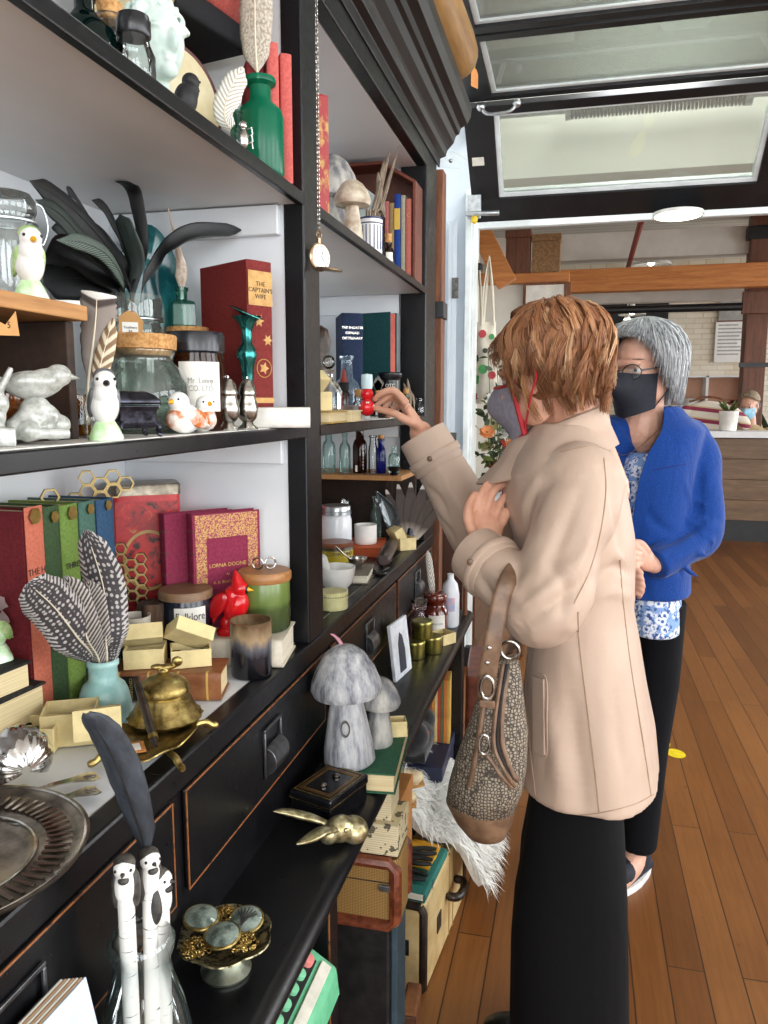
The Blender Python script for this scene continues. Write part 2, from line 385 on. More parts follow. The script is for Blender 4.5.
# torsion spring above the door
ts = thing('torsion_spring', 'dark coiled spring on a steel shaft seen through the raised glass door pane', 'spring', (0, 0, 0))
a, c, d = P(489, 121, Y=4.12), P(570, 117, Y=4.12), P(742, 103, Y=4.12)
zc = (a.z+d.z)/2; MB().tube([(-.53, 4.045, zc), (4.2, 4.045, zc)], .014, 10).build('shaft', M_steel, ts)
b = MB(); n_ = 46
hel = []
for i in range(n_*10+1):
    q = 2*PI*i/10; hel.append((c.x+(d.x-c.x)*i/(n_*10), 4.045+.036*math.cos(q), zc+.036*math.sin(q)))
b.tube(hel, .0075, 5); b.build('coil', M_dsteel, ts)
MB().tube([(c.x-.02, 4.045, zc), (c.x+.005, 4.045, zc)], .045, 16).build('winding_cone', M_steel, ts); MB().tube([(d.x, 4.045, zc), (d.x+.03, 4.045, zc)], .045, 16).build('winding_cone', M_steel, ts)
b = MB(); b.bb((-.55, 3.99, zc-.06), (-.53, 4.165, zc+.06)); b.build('bearing_bracket', M_steel, ts, False); MB().bb((4.2, 4.0, zc-.06), (4.24, 4.165, zc+.06)).build('bearing_bracket', M_steel, ts, False)
# ================================================================== the black hutch
XF, XB = -.43, -.77          # front and back planes of the upper case
ZS1, ZS2, ZC, ZL = 1.728, 1.362, .993, .75
YP = 1.217                    # post between the bays
def distress():
    t = NT('worn_black_paint'); pset(t.b, .3, spec=.32)
    ge = t.n('ShaderNodeNewGeometry'); n_ = t.noise(t.coord((1, 1, 1)), 60, 5, .7); big = t.noise(t.coord((1, 1, 1)), 5, 3)
    wear = t.ramp(n_, [(.66, (0, 0, 0)), (.74, (.5, .5, .5))])
    base = t.ramp(big, [(.3, '0a0a0c'), (.7, '141417')]); t.l(t.mix(t.math('MULTIPLY', wear, .25), base, '5a3a26'), t.b.inputs['Base Color'])
    t.l(t.ramp(n_, [(.3, (.26, .26, .26)), (.75, (.42, .42, .42))]), t.b.inputs['Roughness']); t.bump(n_, .05, .001); return t.m
M_bp = distress()
M_worn = mat('rubbed_bare_edge', '8a5228', .5, col2='2a1a12', scale=90, lo=.5, hi=.7)
M_hback = mat('hutch_white_paint', 'dee2e6', .45, col2='e4e7ea', scale=5, bump=.02)
M_under = mat('hutch_grey_paint', 'dadcdd', .42, col2='e0e1e1', scale=4)
hut = thing('hutch_cabinet', 'long black painted hutch with worn edges, open shelves and a drawer row', 'cabinet', (XF, 1.0, 0))
HO = V(hut.location)
def hb(name, lo, hi, m, bev=.002, par=None): return MB().bb(V(lo)-HO, V(hi)-HO).build(name, m, par or hut, False, bev)
Y0, Y1 = -.25, 2.40
hb('back_panel', (XB-.02, Y0, .02), (XB, Y1, 2.25), M_hback)
# the white boards that face the shelves' end walls
hb('divider', (XB, YP+.004, ZC), (XF-.035, YP+.062, 2.06), M_hback)
hb('end_panel', (XB, 2.262, ZC), (XF-.075, 2.31, 2.06), M_hback)
for z in (1.665, 1.30): hb('cleat', (XB, YP-.012, z), (XF-.04, YP+.004, z+.045), M_hback)
hb('cleat', (XB, 2.25, 1.655), (XF-.08, 2.262, 1.71), M_hback); hb('cleat', (XB, 2.25, 1.30), (XF-.08, 2.262, 1.345), M_hback)
hb('upright', (XF-.035, YP, ZC), (XF, YP+.076, 2.06), M_bp, .003)
hb('upright', (XF-.075, 2.245, ZC), (XF, 2.40, 2.06), M_bp, .003)
hb('upright', (XF-.06, Y0, ZC), (XF, Y0+.07, 2.06), M_bp, .003); hb('end_panel', (XB, Y0, .0), (XF-.06, Y0+.03, 2.06), M_bp)
def shelf(y0, y1, z, curve=0):
    s = hb('shelf', (XB, y0, z-.016), (XF-.012, y1, z), M_under, .001)
    hb('front_edge', (XF-.012, y0, z-.0185), (XF, y1, z+.0005), M_bp, .002, s); return s
shelf(Y0+.07, YP+.003, ZS1); shelf(Y0+.07, YP+.003, ZS2)
shelf(YP+.063, 2.247, ZS1-.002); shelf(YP+.063, 2.247, ZS2)
hb('shelf', (XB, Y0, 2.055), (XF-.03, 2.40, 2.075), M_under)
hb('fascia', (XF-.03, Y0, 2.055), (XF, 2.40, 2.12), M_bp, .003)
MS2 = [hb('shelf_liner', (XB+.002, Y0+.08, ZS2), (XF-.014, YP-.01, ZS2+.0012), mat('white_liner', 'e9e6df', .5), 0), hb('shelf_liner', (XB+.002, YP+.066, ZS2), (XF-.014, 2.245, ZS2+.0012), mat('white_liner', 'e9e6df', .5), 0)]
# crown moulding, profile swept along Y
prof = [(0, 2.10), (.004, 2.10), (.006, 2.125), (.022, 2.130), (.026, 2.145), (.03, 2.150), (.045, 2.165), (.052, 2.185), (.062, 2.19), (.066, 2.205), (.085, 2.215), (.095, 2.235), (.098, 2.262), (0, 2.262)]
b = MB(); rings = [[V((XF+x, y, z))-HO for x, z in prof] for y in (Y0, 2.43)]; b.loft(rings); b.build('crown_moulding', mat('crown_black_paint', '141416', .34, col2='1c1c1f', scale=10), hut, False, .001)
# worktop
hb('worktop', (XB, Y0, ZC-.03), (XF-.03, Y1, ZC-.001), M_hback, 0)
hb('worktop_rail', (XF-.03, Y0, ZC-.038), (XF, Y1, ZC), M_bp, .004)
hb('worktop_rail', (XB, YP+.065, ZC-.001), (XF-.03, Y1, ZC-.0005), M_bp, 0)
hb('case_rail', (XF-.02, Y0, ZL), (XF-.004, Y1, ZC-.038), M_bp, 0)
hb('case_floor', (XB, Y0, ZL-.03), (XF-.02, Y1, ZL-.002), M_bp, 0)
M_edge = M_worn
def drawer(y0, y1):
    z0, z1 = .829, .955
    d = hb('drawer', (XF-.004, y0, z0), (XF+.003, y1, z1), M_bp, .003)
    b = MB(); e = .0022
    for lo, hi in (((XF+.0015, y0, z1-e), (XF+.0036, y1, z1)), ((XF+.0015, y0, z0), (XF+.0036, y1, z0+e)), ((XF+.0015, y0, z0+e), (XF+.0036, y0+e, z1-e)), ((XF+.0015, y1-e, z0+e), (XF+.0036, y1, z1-e))): b.bb(V(lo)-HO, V(hi)-HO)
    b.build('worn_edge', M_worn, d, False, .0006)
    yc = (y0+y1)/2; zc_ = .893
    b = MB(); q = V((XF+.004, yc, zc_))-HO
    for lo, hi in (((0, -.033, .034), (.004, .033, .039)), ((0, -.033, -.036), (.004, -.029, .034)), ((0, .029, -.036), (.004, .033, .034)), ((0, -.029, -.036), (.0025, .029, -.032))): b.bb(q+V(lo), q+V(hi))
    rr = []
    for i in range(9):        # hooded pull
        a = PI*i/8
        rr.append([q+V((.001+.017*math.sin(a)*(1 if k in (1, 2) else 1), -.027+.054*k/3, -.012+.021*math.cos(a))) for k in range(4)])
    vs = [p for r in rr for p in r]; n0 = len(b.v); b.add(vs, [(j*4+k, j*4+k+1, (j+1)*4+k+1, (j+1)*4+k) for j in range(8) for k in range(3)]+[tuple(j*4 for j in range(9)), tuple(j*4+3 for j in range(8, -1, -1))])
    b.build('label_pull', mat('pewter', '5a5b5e', .35, .9, col2='78797c', scale=50), d, True, .001)
for a in ((-.22, .20), (.225, .742), (.772, 1.29), (1.33, 1.86), (1.885, 2.36)): drawer(*a)
# the ledge below, with a rounded nose
b = MB(); pr = [(-.44, ZL), (-.318, ZL), (-.308, ZL-.003), (-.300, ZL-.010), (-.2975, ZL-.018), (-.300, ZL-.026), (-.308, ZL-.032), (-.318, ZL-.034), (-.44, ZL-.034)]
b.loft([[V((x, y, z))-HO for x, z in pr] for y in (Y0, 2.40)]); b.build('ledge', M_bp, hut, True, ang=60)
hb('base_post', (-.365, .985, 0), (-.325, 1.03, ZL-.034), M_bp, .003); hb('base_post', (-.365, 2.34, 0), (-.325, 2.39, ZL-.034), M_bp, .003); hb('base_post', (-.365, Y0, 0), (-.325, Y0+.05, ZL-.034), M_bp, .003)
hb('worn_strip', (-.3255, .985, 0), (-.3235, .9865, ZL-.036), M_worn, 0)
hb('plinth', (XB, Y0, 0), (-.34, .98, .10), M_bp); hb('base_shelf', (XB, Y0, .54), (-.345, .98, .56), M_bp)
hb('base_divider', (XB, .99, .0), (-.366, 1.02, ZL-.034), M_bp); hb('end_panel', (XB, 2.35, 0), (-.366, 2.38, ZL-.034), M_bp)
# beyond the hutch: reclaimed timber post and a stained panel
M_rec = wood('reclaimed_timber', '4a2413', '8f5836', 2, 16, .6, 10, .3)
tp = tag(MB().bb((-.025, -.03, 0), (.025, .03, 2.10)).build('timber_post', M_rec, None, False, .003), 'reddish reclaimed timber post at the far end of the black hutch', 'post', None, (-.443, 2.475, 0))
b = MB(); b.bb((-.03, -.036, 0), (.032, .036, .05)); b.build('iron_strap', mat('black_iron', '15161a', .5), tp, False, .002).location = (0, 0, onX(440, -.44, 1.66).z)
tag(MB().bb((-.06, -.012, 0), (.075, .012, 1.14)).build('timber_board', wood('stained_panel', '3a2012', '5c3620', 2, 12, .5, 8), None, False, .003), 'dark stained timber panel standing behind the far end of the ledge', 'board', None, (-.43, 2.56, 0))
# ================================================================== makers for the wares
M_page = mat('old_pages', 'd9c9a0', .8, col2='c2ab7c', scale=4, stretch=(1, 1, 160), lo=.35, hi=.7)
M_page2 = mat('pale_pages', 'e9e2d0', .8, col2='d3c8b0', scale=4, stretch=(1, 1, 160), lo=.35, hi=.7)
M_gold = mat('gilt', '96783c', .34, .9, col2='c2a662', scale=40)
M_ink = mat('print_ink', '26211f', .7)
M_giltp = mat('gilt_print', 'c9a356', .5, .3)
M_lblw = mat('label_paper', 'e6e3da', .7, scale=8)
M_tag = mat('kraft_card', 'bd8d55', .75, scale=20)
M_cork = mat('cork', 'c99b62', .85, col2='a5733f', scale=220, bump=.3, bdist=.001)
M_brass = mat('old_brass', '6d5a2e', .36, .95, col2='b9a468', scale=60, bump=.06)
M_silver = mat('tarnished_silver', '8f8a82', .22, 1, col2='d9d6d0', scale=30)
M_gclear = glass('clear_glass', 'fafcfb', 'e4ece8', dens=1.1)
def sc_(o, k): o.scale = (k, k, k) if not isinstance(k, tuple) else k; return o
M_gaqua = glass('aqua_glass', 'e8f6f3', 'bfe0d9', base=.10)
M_gamber = glass('amber_glass', '7a3e14', '2e1206', base=.25)
M_ggreen = glass('green_glass', '2f9f78', '107a58', base=.55, rough=.2)
M_gblue = glass('cobalt_glass', '2447c4', '0b1a6e', base=.4)
def cloth(name, c, c2=None): return mat(name, c, .78, col2=c2, scale=260, bump=.12, bdist=.0006, spec=.3)
def book(label, loc, rz, t, h, d, m, group=None, lay=False, pages=None, spine=(), cover=(), tilt=None, bands=0, name='book', round_=.35, bandm=None):
    """local frame: spine looks to -Y, height up Z; lay puts the boards flat with the spine still to -Y"""
    o = thing(name, label, 'book', loc, rz, group)
    mm = (T(0, 0, t/2) @ rot(y=90) @ T(0, 0, -h/2)) if lay else M.Identity(4)
    if tilt: o.rotation_euler = (mm if False else M.Rotation(rz, 4, 'Z') @ rot(*tilt)).to_euler()
    bt = min(.003, t*.12); ov = .003
    b = MB(); n = 8; outer = []; inner = []
    for i in range(n+1):
        a = PI*i/n; bulge = t*round_*.5*math.sin(a)
        outer.append((-t/2*math.cos(a), -bulge-(0)));
    sp = [(x, y) for x, y in outer]
    poly = [(-t/2, d)]+[(-t/2, .004)]+[(x*(1), y) for x, y in sp]+[(t/2, .004), (t/2, d), (t/2-bt, d), (t/2-bt, .004)]+[(x*(1-2*bt/t), y+bt) for x, y in reversed(sp)]+[(-t/2+bt, .004), (-t/2+bt, d)]
    b.prism(poly, 0, h, mm); b.build('cover', m, o, True, ang=35)
    MB().bb((-t/2+bt+.0002, .003, ov), (t/2-bt-.0002, d-ov, h-ov), mm).build('pages', pages or M_page, o, False)
    if bands:
        for i in range(bands):
            z = h*(.12+.76*i/max(1, bands-1)); bb_ = MB()
            bb_.prism([(x*1.015, y-.0006) for x, y in sp]+[(t/2*1.015, .006), (-t/2*1.015, .006)], z-.0015, z+.0015, mm); bb_.build('spine_band', bandm or M_giltp, o)
    for s_ in spine:      # (kind, height fraction, size fraction, body, material)
        body, zf, size, mt = s_
        tt = text(body, mt, o, (0, 0, 0), size=size)
        tt.matrix_local = mm @ T(0, -t*round_*.5-.0008, zf*h) @ rot(x=90)
    for (body, uf, zf, size, mt, side) in cover:
        tt = text(body, mt, o, (0, 0, 0), size=size); tt.matrix_local = mm @ T(side*(t/2+.0004), uf*d, zf*h) @ rot(z=90*side) @ rot(x=90)
    return o
def plate_on(o, m, lo, hi, name='spine_label', mm=None): return MB().bb(lo, hi, mm).build(name, m, o, False)
def shell(prof, th=.0018):
    """wall with an inside for a hollow vessel"""
    return prof+[(max(r-th, 1e-5), z) for r, z in reversed(prof[1:])]+[(1e-5, prof[0][1]+th)]
def vessel(name, label, cat, loc, prof, m, n=32, group=None, part='body', hollow=False, sx=1, sy=1, rz=0, wob=None):
    o = thing(name, label, cat, loc, rz, group)
    p = [(1e-5, prof[0][1])]+prof
    g_ = hollow and m.get('glass'); MB().lathe(p if g_ else shell(prof) if hollow else p, n, None, sx, sy, wob, not g_).build(part, m, o, ang=50); return o
def bottle_prof(r, h, rn, hs=.62, lip=1.25, base=.002):
    return [(r*.9, 0), (r, base+.003), (r, h*hs), (r*.93, h*(hs+.05)), (r*.6+rn*.4, h*(hs+.11)), (rn*1.05, h*(hs+.16)), (rn, h*.93), (rn*lip, h*.945), (rn*lip, h*.99), (rn*1.05, h)]
def disc(r, z, m, o, name, n=28, th=.002): return MB().cyl(r, z, z+th, n).build(name, m, o)
def label_on(o, m, r, z0, z1, a0, a1, name='label', n=10):
    """paper wrapped round a vessel, angles in degrees from its -Y front"""
    b = MB(); b.grid(lambda u, v: (r*math.sin(R(a0+(a1-a0)*u)), -r*math.cos(R(a0+(a1-a0)*u)), z0+(z1-z0)*v), n, 1, .0003); return b.build(name, m, o)
def text_round(o, body, m, r, z, size, rx=90):
    """lettering bent round a vessel, one line, centred on its front"""
    t = text(body, m, o, (0, 0, 0), size=size); return wraptext(t, r, z)
def wraptext(t, r, z, a0=0):
    me = t.data; t.matrix_local = M.Identity(4)
    bm = bmesh.new(); bm.from_mesh(me); bmesh.ops.subdivide_edges(bm, edges=[e for e in bm.edges if e.calc_length() > .006], cuts=1)
    for v in bm.verts:
        a = v.co.x/r+a0; q = r+v.co.z; v.co = (q*math.sin(a), -q*math.cos(a), z+v.co.y)
    bm.to_mesh(me); bm.free(); return t
# feathers ----------------------------------------------------------
def feathermat(name, kind, c1, c2, c3=None, rough=.6, sc=(1, 1), sheen=0):
    if name in MATS: return MATS[name]
    t = NT(name); pset(t.b, rough, sheen=sheen); tc = t.n('ShaderNodeTexCoord'); sep = t.n('ShaderNodeSeparateXYZ'); t.l(tc.outputs['UV'], sep.inputs[0])
    x = t.math('ABSOLUTE', t.math('SUBTRACT', sep.outputs[0], .5)); y = sep.outputs[1]
    cmb = t.n('ShaderNodeCombineXYZ'); t.l(t.math('MULTIPLY', sep.outputs[0], sc[0]), cmb.inputs[0]); t.l(t.math('MULTIPLY', t.math('ADD', y, t.math('MULTIPLY', x, .10)), sc[1]), cmb.inputs[1])
    if kind == 'dots':
        vo = t.n('ShaderNodeTexVoronoi', Scale=1, Randomness=.35); t.l(cmb.outputs[0], vo.inputs['Vector'])
        col = t.ramp(vo.outputs['Distance'], [(.25, c2), (.36, c1)])
        st = t.math('SINE', t.math('MULTIPLY', t.math('ADD', y, t.math('MULTIPLY', x, -.12)), sc[1]*6.28)); e = t.math('GREATER_THAN', x, .36)
        col = t.mix(t.math('MULTIPLY', e, t.math('GREATER_THAN', st, .1)), col, c2)
    elif kind == 'bars':
        st = t.math('SINE', t.math('MULTIPLY', t.math('ADD', y, t.math('MULTIPLY', x, -.15)), sc[1]*6.28)); nz = t.noise(cmb.outputs[0], 1.5, 3)
        col = t.ramp(t.math('ADD', t.math('MULTIPLY', st, .5), nz), [(.35, c1), (.75, c2)])
    elif kind == 'tip':
        col = t.ramp(y, [(0, 'd6cdbf'), (.3, c1), (.80, c1), (.83, '2c2422'), (.9, '3a302c'), (.925, c2), (1, c2)]); nz = t.noise(cmb.outputs[0], 3, 5); col = t.mix(t.math('MULTIPLY', nz, .35), col, '6f6058')
    else:
        nz = t.noise(cmb.outputs[0], 1, 4); col = t.ramp(nz, [(.35, c1), (.68, c2)])
    if c3: col = t.mix(t.ramp(y, [(.03, (1, 1, 1)), (.3, (0, 0, 0))]), col, c3)
    t.l(col, t.b.inputs['Base Color'])
    cb = t.n('ShaderNodeCombineXYZ'); t.l(t.math('MULTIPLY', x, 3), cb.inputs[0]); t.l(t.math('MULTIPLY', t.math('SUBTRACT', y, t.math('MULTIPLY', x, .12)), 140), cb.inputs[1]); t.bump(t.noise(cb.outputs[0], 1, 1), .5, .0008)
    MATS[name] = t.m; return t.m
def feather(label, pts, width, m, side, group=None, prof=None, ragged=.06, shaftm=None, n=30, camber=.15, asym=.5, seed=1):
    """pts: world points from quill to tip; side: direction of the vane's breadth"""
    pts = [V(p) for p in pts]; o = thing('feather', label, 'feather', pts[0], 0, group)
    cur = [p-pts[0] for p in smoothcurve(pts, n)]; side = V(side).normalized(); rnd = random.Random(seed)
    prof = prof or [(0, .02), (.22, .05), (.32, .7), (.55, 1), (.8, .92), (.93, .6), (1, .08)]
    rag = [1-ragged*rnd.random()*(1 if rnd.random() > .6 else .3) for _ in range(2*n+4)]
    rows = []
    b = MB(); nu = 8; grid = []
    for j, p in enumerate(cur):
        tng = (cur[min(j+1, n)]-cur[max(j-1, 0)]).normalized(); s_ = (side-tng*side.dot(tng)).normalized(); nr = s_.cross(tng)
        w = interp(prof, j/n)*width
        row = []
        for i in range(nu+1):
            q = i/nu*2-1; lw = w*(asym if q < 0 else 1-asym)*(rag[j] if q < 0 else rag[n+j])
            row.append(p+s_*q*lw+nr*(-camber*w*(q*q))+tng*(abs(q)*w*.25*(1-(j/n)**6)))
        grid.append(row)
    vs = [p for r in grid for p in r]; uv = [(i/nu, j/n) for j in range(n+1) for i in range(nu+1)]; k = nu+1
    b.add(vs, [(j*k+i, j*k+i+1, (j+1)*k+i+1, (j+1)*k+i) for j in range(n) for i in range(nu)], None, uv)
    vn = b.build('vane', m, o, True, ang=180)
    sd = vn.modifiers.new('thickness', 'SOLIDIFY'); sd.thickness = .0006
    MB().tube([p for p in cur[:n-1]], [.0013*(1-.8*j/n)*max(.6, min(1.6, width/.03)) for j in range(n-1)], 6).build('shaft', shaftm or mat('quill', 'd8cdb6', .4), o)
    return o
# small ceramic bird on its own plinth
def bird_parts(o, body, back, beak, base=None, basem=None, s=1.0, lean=18, eye=True, tail=True, crest=False, headm=None):
    """perching bird looking to local -Y, feet at z=0 plus the plinth height"""
    h0 = 0
    if base: 
        MB().lathe([(1e-5, 0), (.0165*s, 0), (.0165*s, .003*s), (.0125*s, .012*s), (.009*s, .0185*s), (1e-5, .020*s)], 24, wob=lambda a, j: 1+.05*math.sin(5*a+j)).build('plinth', basem, o); h0 = .016*s
    b = MB(); m = T(0, 0, h0) @ S(s, s, s) @ rot(x=lean)
    b.ell((0, 0, .018), (.0135, .015, .0195), m); b.ell((0, -.004, .030), (.0115, .012, .013), m); b.ell((0, -.004, .042), (.0105, .011, .0105), m)
    if tail: b.loft([[(x*k, y, z) for x, z in ((-.005, 0), (.005, 0), (.005, .0035), (-.005, .0035))] for y, z, k in ((.006, .010, 1.1), (.018, .000, .9), (.031, -.012, .7))] if False else [[(sx*.0055*k, y, z+dz) for sx, dz in ((-1, 0), (1, 0), (1, .0035), (-1, .0035))] for y, z, k in ((.004, .010, 1.2), (.016, .002, 1), (.030, -.009, .75))], m)
    if crest: b.lathe([(.006, .046), (.0045, .052), (.0012, .062)], 12, m @ T(0, .002, 0))
    bd = b.fuse('body', body, o, vox=.0011*s, it=6)
    if back:
        for sx in (-1, 1):
            w = MB(); w.ell((0, 0, 0), (.0035, .0085, .0165), m @ T(sx*.0118, .006, .019) @ rot(x=28)); w.build('wing', back, o)
        cp = MB(); cp.ell((0, .0005, .0455), (.0104, .0108, .0085), m); cp.build('crown', back, o)
    MB().lathe([(.0036, 0), (.0022, .004), (1e-4, .0085)], 10, m @ T(0, -.0135, .0415) @ rot(x=95)).build('beak', beak, o)
    if eye:
        for sx in (-1, 1): MB().ell((sx*.0078, -.0108, .0450), .0016, m, 10, 6).build('eye', mat('bead_black', '0a0a0a', .1), o)
    return bd
def openbox(label, loc, rz, w, d, h, m, group=None, wall=.0022, inside=None, tilt=None, name='small_box', cat='box', par=None, part='tray', mm=None):
    o = par or thing(name, label, cat, loc, rz, group)
    if tilt: o.rotation_euler = (M.Rotation(rz, 4, 'Z') @ rot(*tilt)).to_euler()
    b = MB(); x, y = w/2, d/2; q = wall
    vs = [(-x, -y, 0), (x, -y, 0), (x, y, 0), (-x, y, 0), (-x, -y, h), (x, -y, h), (x, y, h), (-x, y, h), (-x+q, -y+q, h), (x-q, -y+q, h), (x-q, y-q, h), (-x+q, y-q, h), (-x+q, -y+q, q), (x-q, -y+q, q), (x-q, y-q, q), (-x+q, y-q, q)]
    b.add(vs, [(3, 2, 1, 0), (0, 1, 5, 4), (1, 2, 6, 5), (2, 3, 7, 6), (3, 0, 4, 7), (4, 5, 9, 8), (5, 6, 10, 9), (6, 7, 11, 10), (7, 4, 8, 11), (8, 9, 13, 12), (9, 10, 14, 13), (10, 11, 15, 14), (11, 8, 12, 15), (12, 13, 14, 15)], mm)
    b.build(part, m, o, False, .0006, 1)
    if inside: MB().bb((-x+q, -y+q, q), (x-q, y-q, h*.55), mm).build('lining', inside, o, False)
    return o
M_box = mat('cream_box_card', 'd9c690', .7, scale=30, bump=.05)
M_blk = mat('black_velvet', '0d0d0f', .9)
# ================================================================== first bay, top shelf (seen from below)
ZT = ZS1+.0006
def topz(u, v, X): return P(u, v, X=X).z
p = onX(88, -.505, ZT)
o = vessel('glass_bottle', 'dark teal round glass bottle, the leftmost on the top shelf', 'bottle', p, [(.016, 0), (.028, .008), (.034, .028), (.030, .05), (.016, .062), (.010, .07), (.010, .10), (.013, .102), (.013, .108)], glass('teal_glass', '0d4a44', '031a18', base=.45))
def corked(name, label, cat, p, r, h, rn, m, corkm=M_cork, hs=.62, ch=.02, group=None, fill=None):
    o = vessel(name, label, cat, p, bottle_prof(r, h, rn, hs), m, group=group)
    MB().lathe([(rn*.85, h*.93), (rn*1.0, h*.97), (rn*1.12, h+ch)], 18).build('cork', corkm, o)
    if fill: MB().lathe([(1e-5, .004), (r*.93, .005), (r*.93, h*hs*.8), (1e-5, h*hs*.8)], 24).build('contents', fill, o)
    return o
p = onX(113, -.505, ZT); corked('glass_bottle', 'squat clear glass bottle with a pale cork behind the dark lidded jar', 'bottle', p, .019, .085, .012, M_gclear, hs=.6, ch=.012)
p = onX(136, -.462, ZT); o = vessel('glass_jar', 'small clear glass jar with a black screw lid on the top shelf', 'jar', p, [(.0195, 0), (.021, .004), (.021, .030), (.017, .040), (.0155, .045), (.0155, .052)], M_gclear, hollow=True)
MB().lathe([(.0162, .048), (.0175, .050), (.0175, .064), (.0165, .066), (.0160, .069), (1e-5, .069)], 32).build('lid', mat('black_lid', '121316', .3), o)
# plaster bust
p = onX(158, -.535, ZT); o = thing('plaster_bust', 'pale green plaster head with curled hair behind the jars on the top shelf', 'bust', p, face(p, 30))
M_pl = mat('pale_green_plaster', 'b9cbc2', .75, col2='d6e0d8', scale=30, bump=.15)
b = MB(); b.lathe([(.034, 0), (.036, .008), (.022, .016), (.02, .022)], 28); b.ell((0, .002, .026), (.040, .026, .022)); b.lathe([(.018, .02), (.0165, .06)], 20, T(0, .004, 0))
b.ell((0, -.004, .096), (.027, .031, .037)); b.ell((0, -.012, .078), (.019, .020, .020)); b.ell((0, -.0345, .090), (.0055, .010, .012), rot(0)); b.ell((0, -.031, .078), (.009, .005, .0028)); b.ell((0, -.031, .0735), (.008, .005, .003)); b.ell((0, -.028, .064), (.009, .008, .007))
for sx in (-1, 1): b.ell((sx*.0105, -.0285, .102), (.010, .006, .0035)); b.ell((sx*.010, -.027, .096), (.006, .004, .004)); b.ell((sx*.026, .002, .092), (.004, .007, .011))
b.fuse('head', M_pl, o, vox=.0016, it=3)
h = MB(); rnd = random.Random(3)
for i in range(90):
    a, e = rnd.uniform(0, 2*PI), rnd.uniform(.05, 1.45); d = V((math.cos(a)*math.cos(e), math.sin(a)*math.cos(e), math.sin(e)))
    if d.y < -.55 and d.z < .75: continue
    h.torus(.0052, .0026, 12, 6, T(d.x*.030, .001+d.y*.032, .101+d.z*.036) @ rot(rnd.uniform(0, 180), rnd.uniform(0, 180)))
h.ell((0, .006, .106), (.028, .028, .032)); h.fuse('hair', M_pl, o, vox=.0014, it=2); sc_(o, 1.24)
# black bird, cream tub, old books
p = onX(184, -.449, ZT); o = thing('bird_figurine', 'small black bird figurine perched at the front edge of the top shelf', 'figurine', p, face(p, 140)); M_crow = mat('black_resin', '08080a', .6, col2='121215', scale=80, bump=.15)
bird_parts(o, M_crow, None, M_crow, s=.95, lean=14)
p = onX(173, -.565, ZT); o = thing('round_tub', 'cream round tub with a dark red rim lying on its side behind the black bird', 'tub', p, R(68))
mm = T(0, 0, .0825) @ rot(x=90) @ S(.92, .92, .5)
MB().lathe([(1e-5, -.05), (.078, -.05), (.082, -.046), (.082, .03), (.078, .034), (1e-5, .034)], 48, mm).build('body', mat('cream_enamel', 'd9cfae', .5, col2='c9b88c', scale=14), o)
MB().torus(.0835, .0034, 56, 8, mm @ T(0, 0, .03)).build('rim', mat('oxblood_enamel', '4e1719', .4), o)
p = V((-.615, 1.155, ZT)); o = thing('wooden_crate', 'dark wooden crate holding up the old books at the back of the top shelf', 'crate', p, R(0)); MB().box((0, 0, .096), (.06, .06, .19)).build('box', M_rec, o, False, .003); MB().box((0, -.0305, .09), (.04, .001, .09)).build('panel', M_dbeam, o, False)
zb = ZT+.192
M_b1, M_b2, M_b3 = cloth('black_bookcloth', '101014'), cloth('dusty_red_bookcloth', '8c3a33', '9c4a40'), cloth('crimson_bookcloth', '7c1d22', '8e2a2e')
book('black old book at the bottom of the high stack by the plaster head', (-.520, 1.095, zb), R(78), .036, .16, .17, M_b1, 'old books stacked high on the top shelf', lay=True)
book('faded red old book in the middle of the high stack', (-.522, 1.10, zb+.0365), R(82), .050, .155, .165, M_b2, 'old books stacked high on the top shelf', lay=True)
book('crimson old book on top of the high stack', (-.518, 1.10, zb+.087), R(80), .036, .15, .16, M_b3, 'old books stacked high on the top shelf', lay=True, bands=3)
# green bottle and quill, little brooch, white feather
p = onX(262, -.462, ZT); o = vessel('glass_bottle', 'frosted emerald green bottle holding a large speckled feather beside the thin red books', 'bottle', p, [(.023, 0), (.025, .004), (.025, .062), (.023, .070), (.013, .078), (.0115, .082), (.0115, .094), (.017, .097), (.0175, .100), (.0165, .103)], M_ggreen, hollow=True); sc_(o, 1.32)
GB = V(p)
F_tur = feathermat('speckled_turkey', 'mottle', '8a7c6c', 'cfc6b6', None, sc=(14, 60))
F_tur2 = feathermat('white_barred', 'bars', 'eceae4', 'b3a999', None, sc=(6, 17))
feather('large speckled grey brown feather standing in the emerald green bottle', [p+V((0, 0, .04)), p+V((-.003, 0, .13)), p+V((-.006, 0, .19)), p+V((-.004, 0, .27)), p+V((.003, 0, .33))], .050, F_tur, RT, prof=[(0, .02), (.30, .02), (.36, .75), (.55, 1), (.75, .95), (.93, .55), (1, .1)], seed=4)
p = onX(238, -.448, ZT); o = vessel('glass_bottle', 'tiny green glass bottle holding a white feather at the shelf edge', 'bottle', p, bottle_prof(.0095, .052, .0055, .5), glass('iridescent_green', '3f8f70', '1c5b4a', base=.2), hollow=True)
feather('short white barred feather leaning in the tiny green glass bottle', [p+V((0, 0, .02)), p+V((-.012, -.012, .040)), p+V((-.006, -.010, .072)), p+V((.010, -.002, .104))], .036, F_tur2, RT+V((0, 0, -.3)), prof=[(0, .05), (.15, .6), (.5, 1), (.85, .8), (1, .15)], seed=5)
p = onX(243, -.4405, ZT); o = thing('beetle_ornament', 'silver beetle ornament in front of the emerald green bottle', 'ornament', p, face(p))
b = MB(); b.ell((0, 0, .016), (.008, .006, .014)); b.ell((0, 0, .033), (.006, .005, .006)); b.fuse('body', M_silver, o, vox=.0008, it=3)
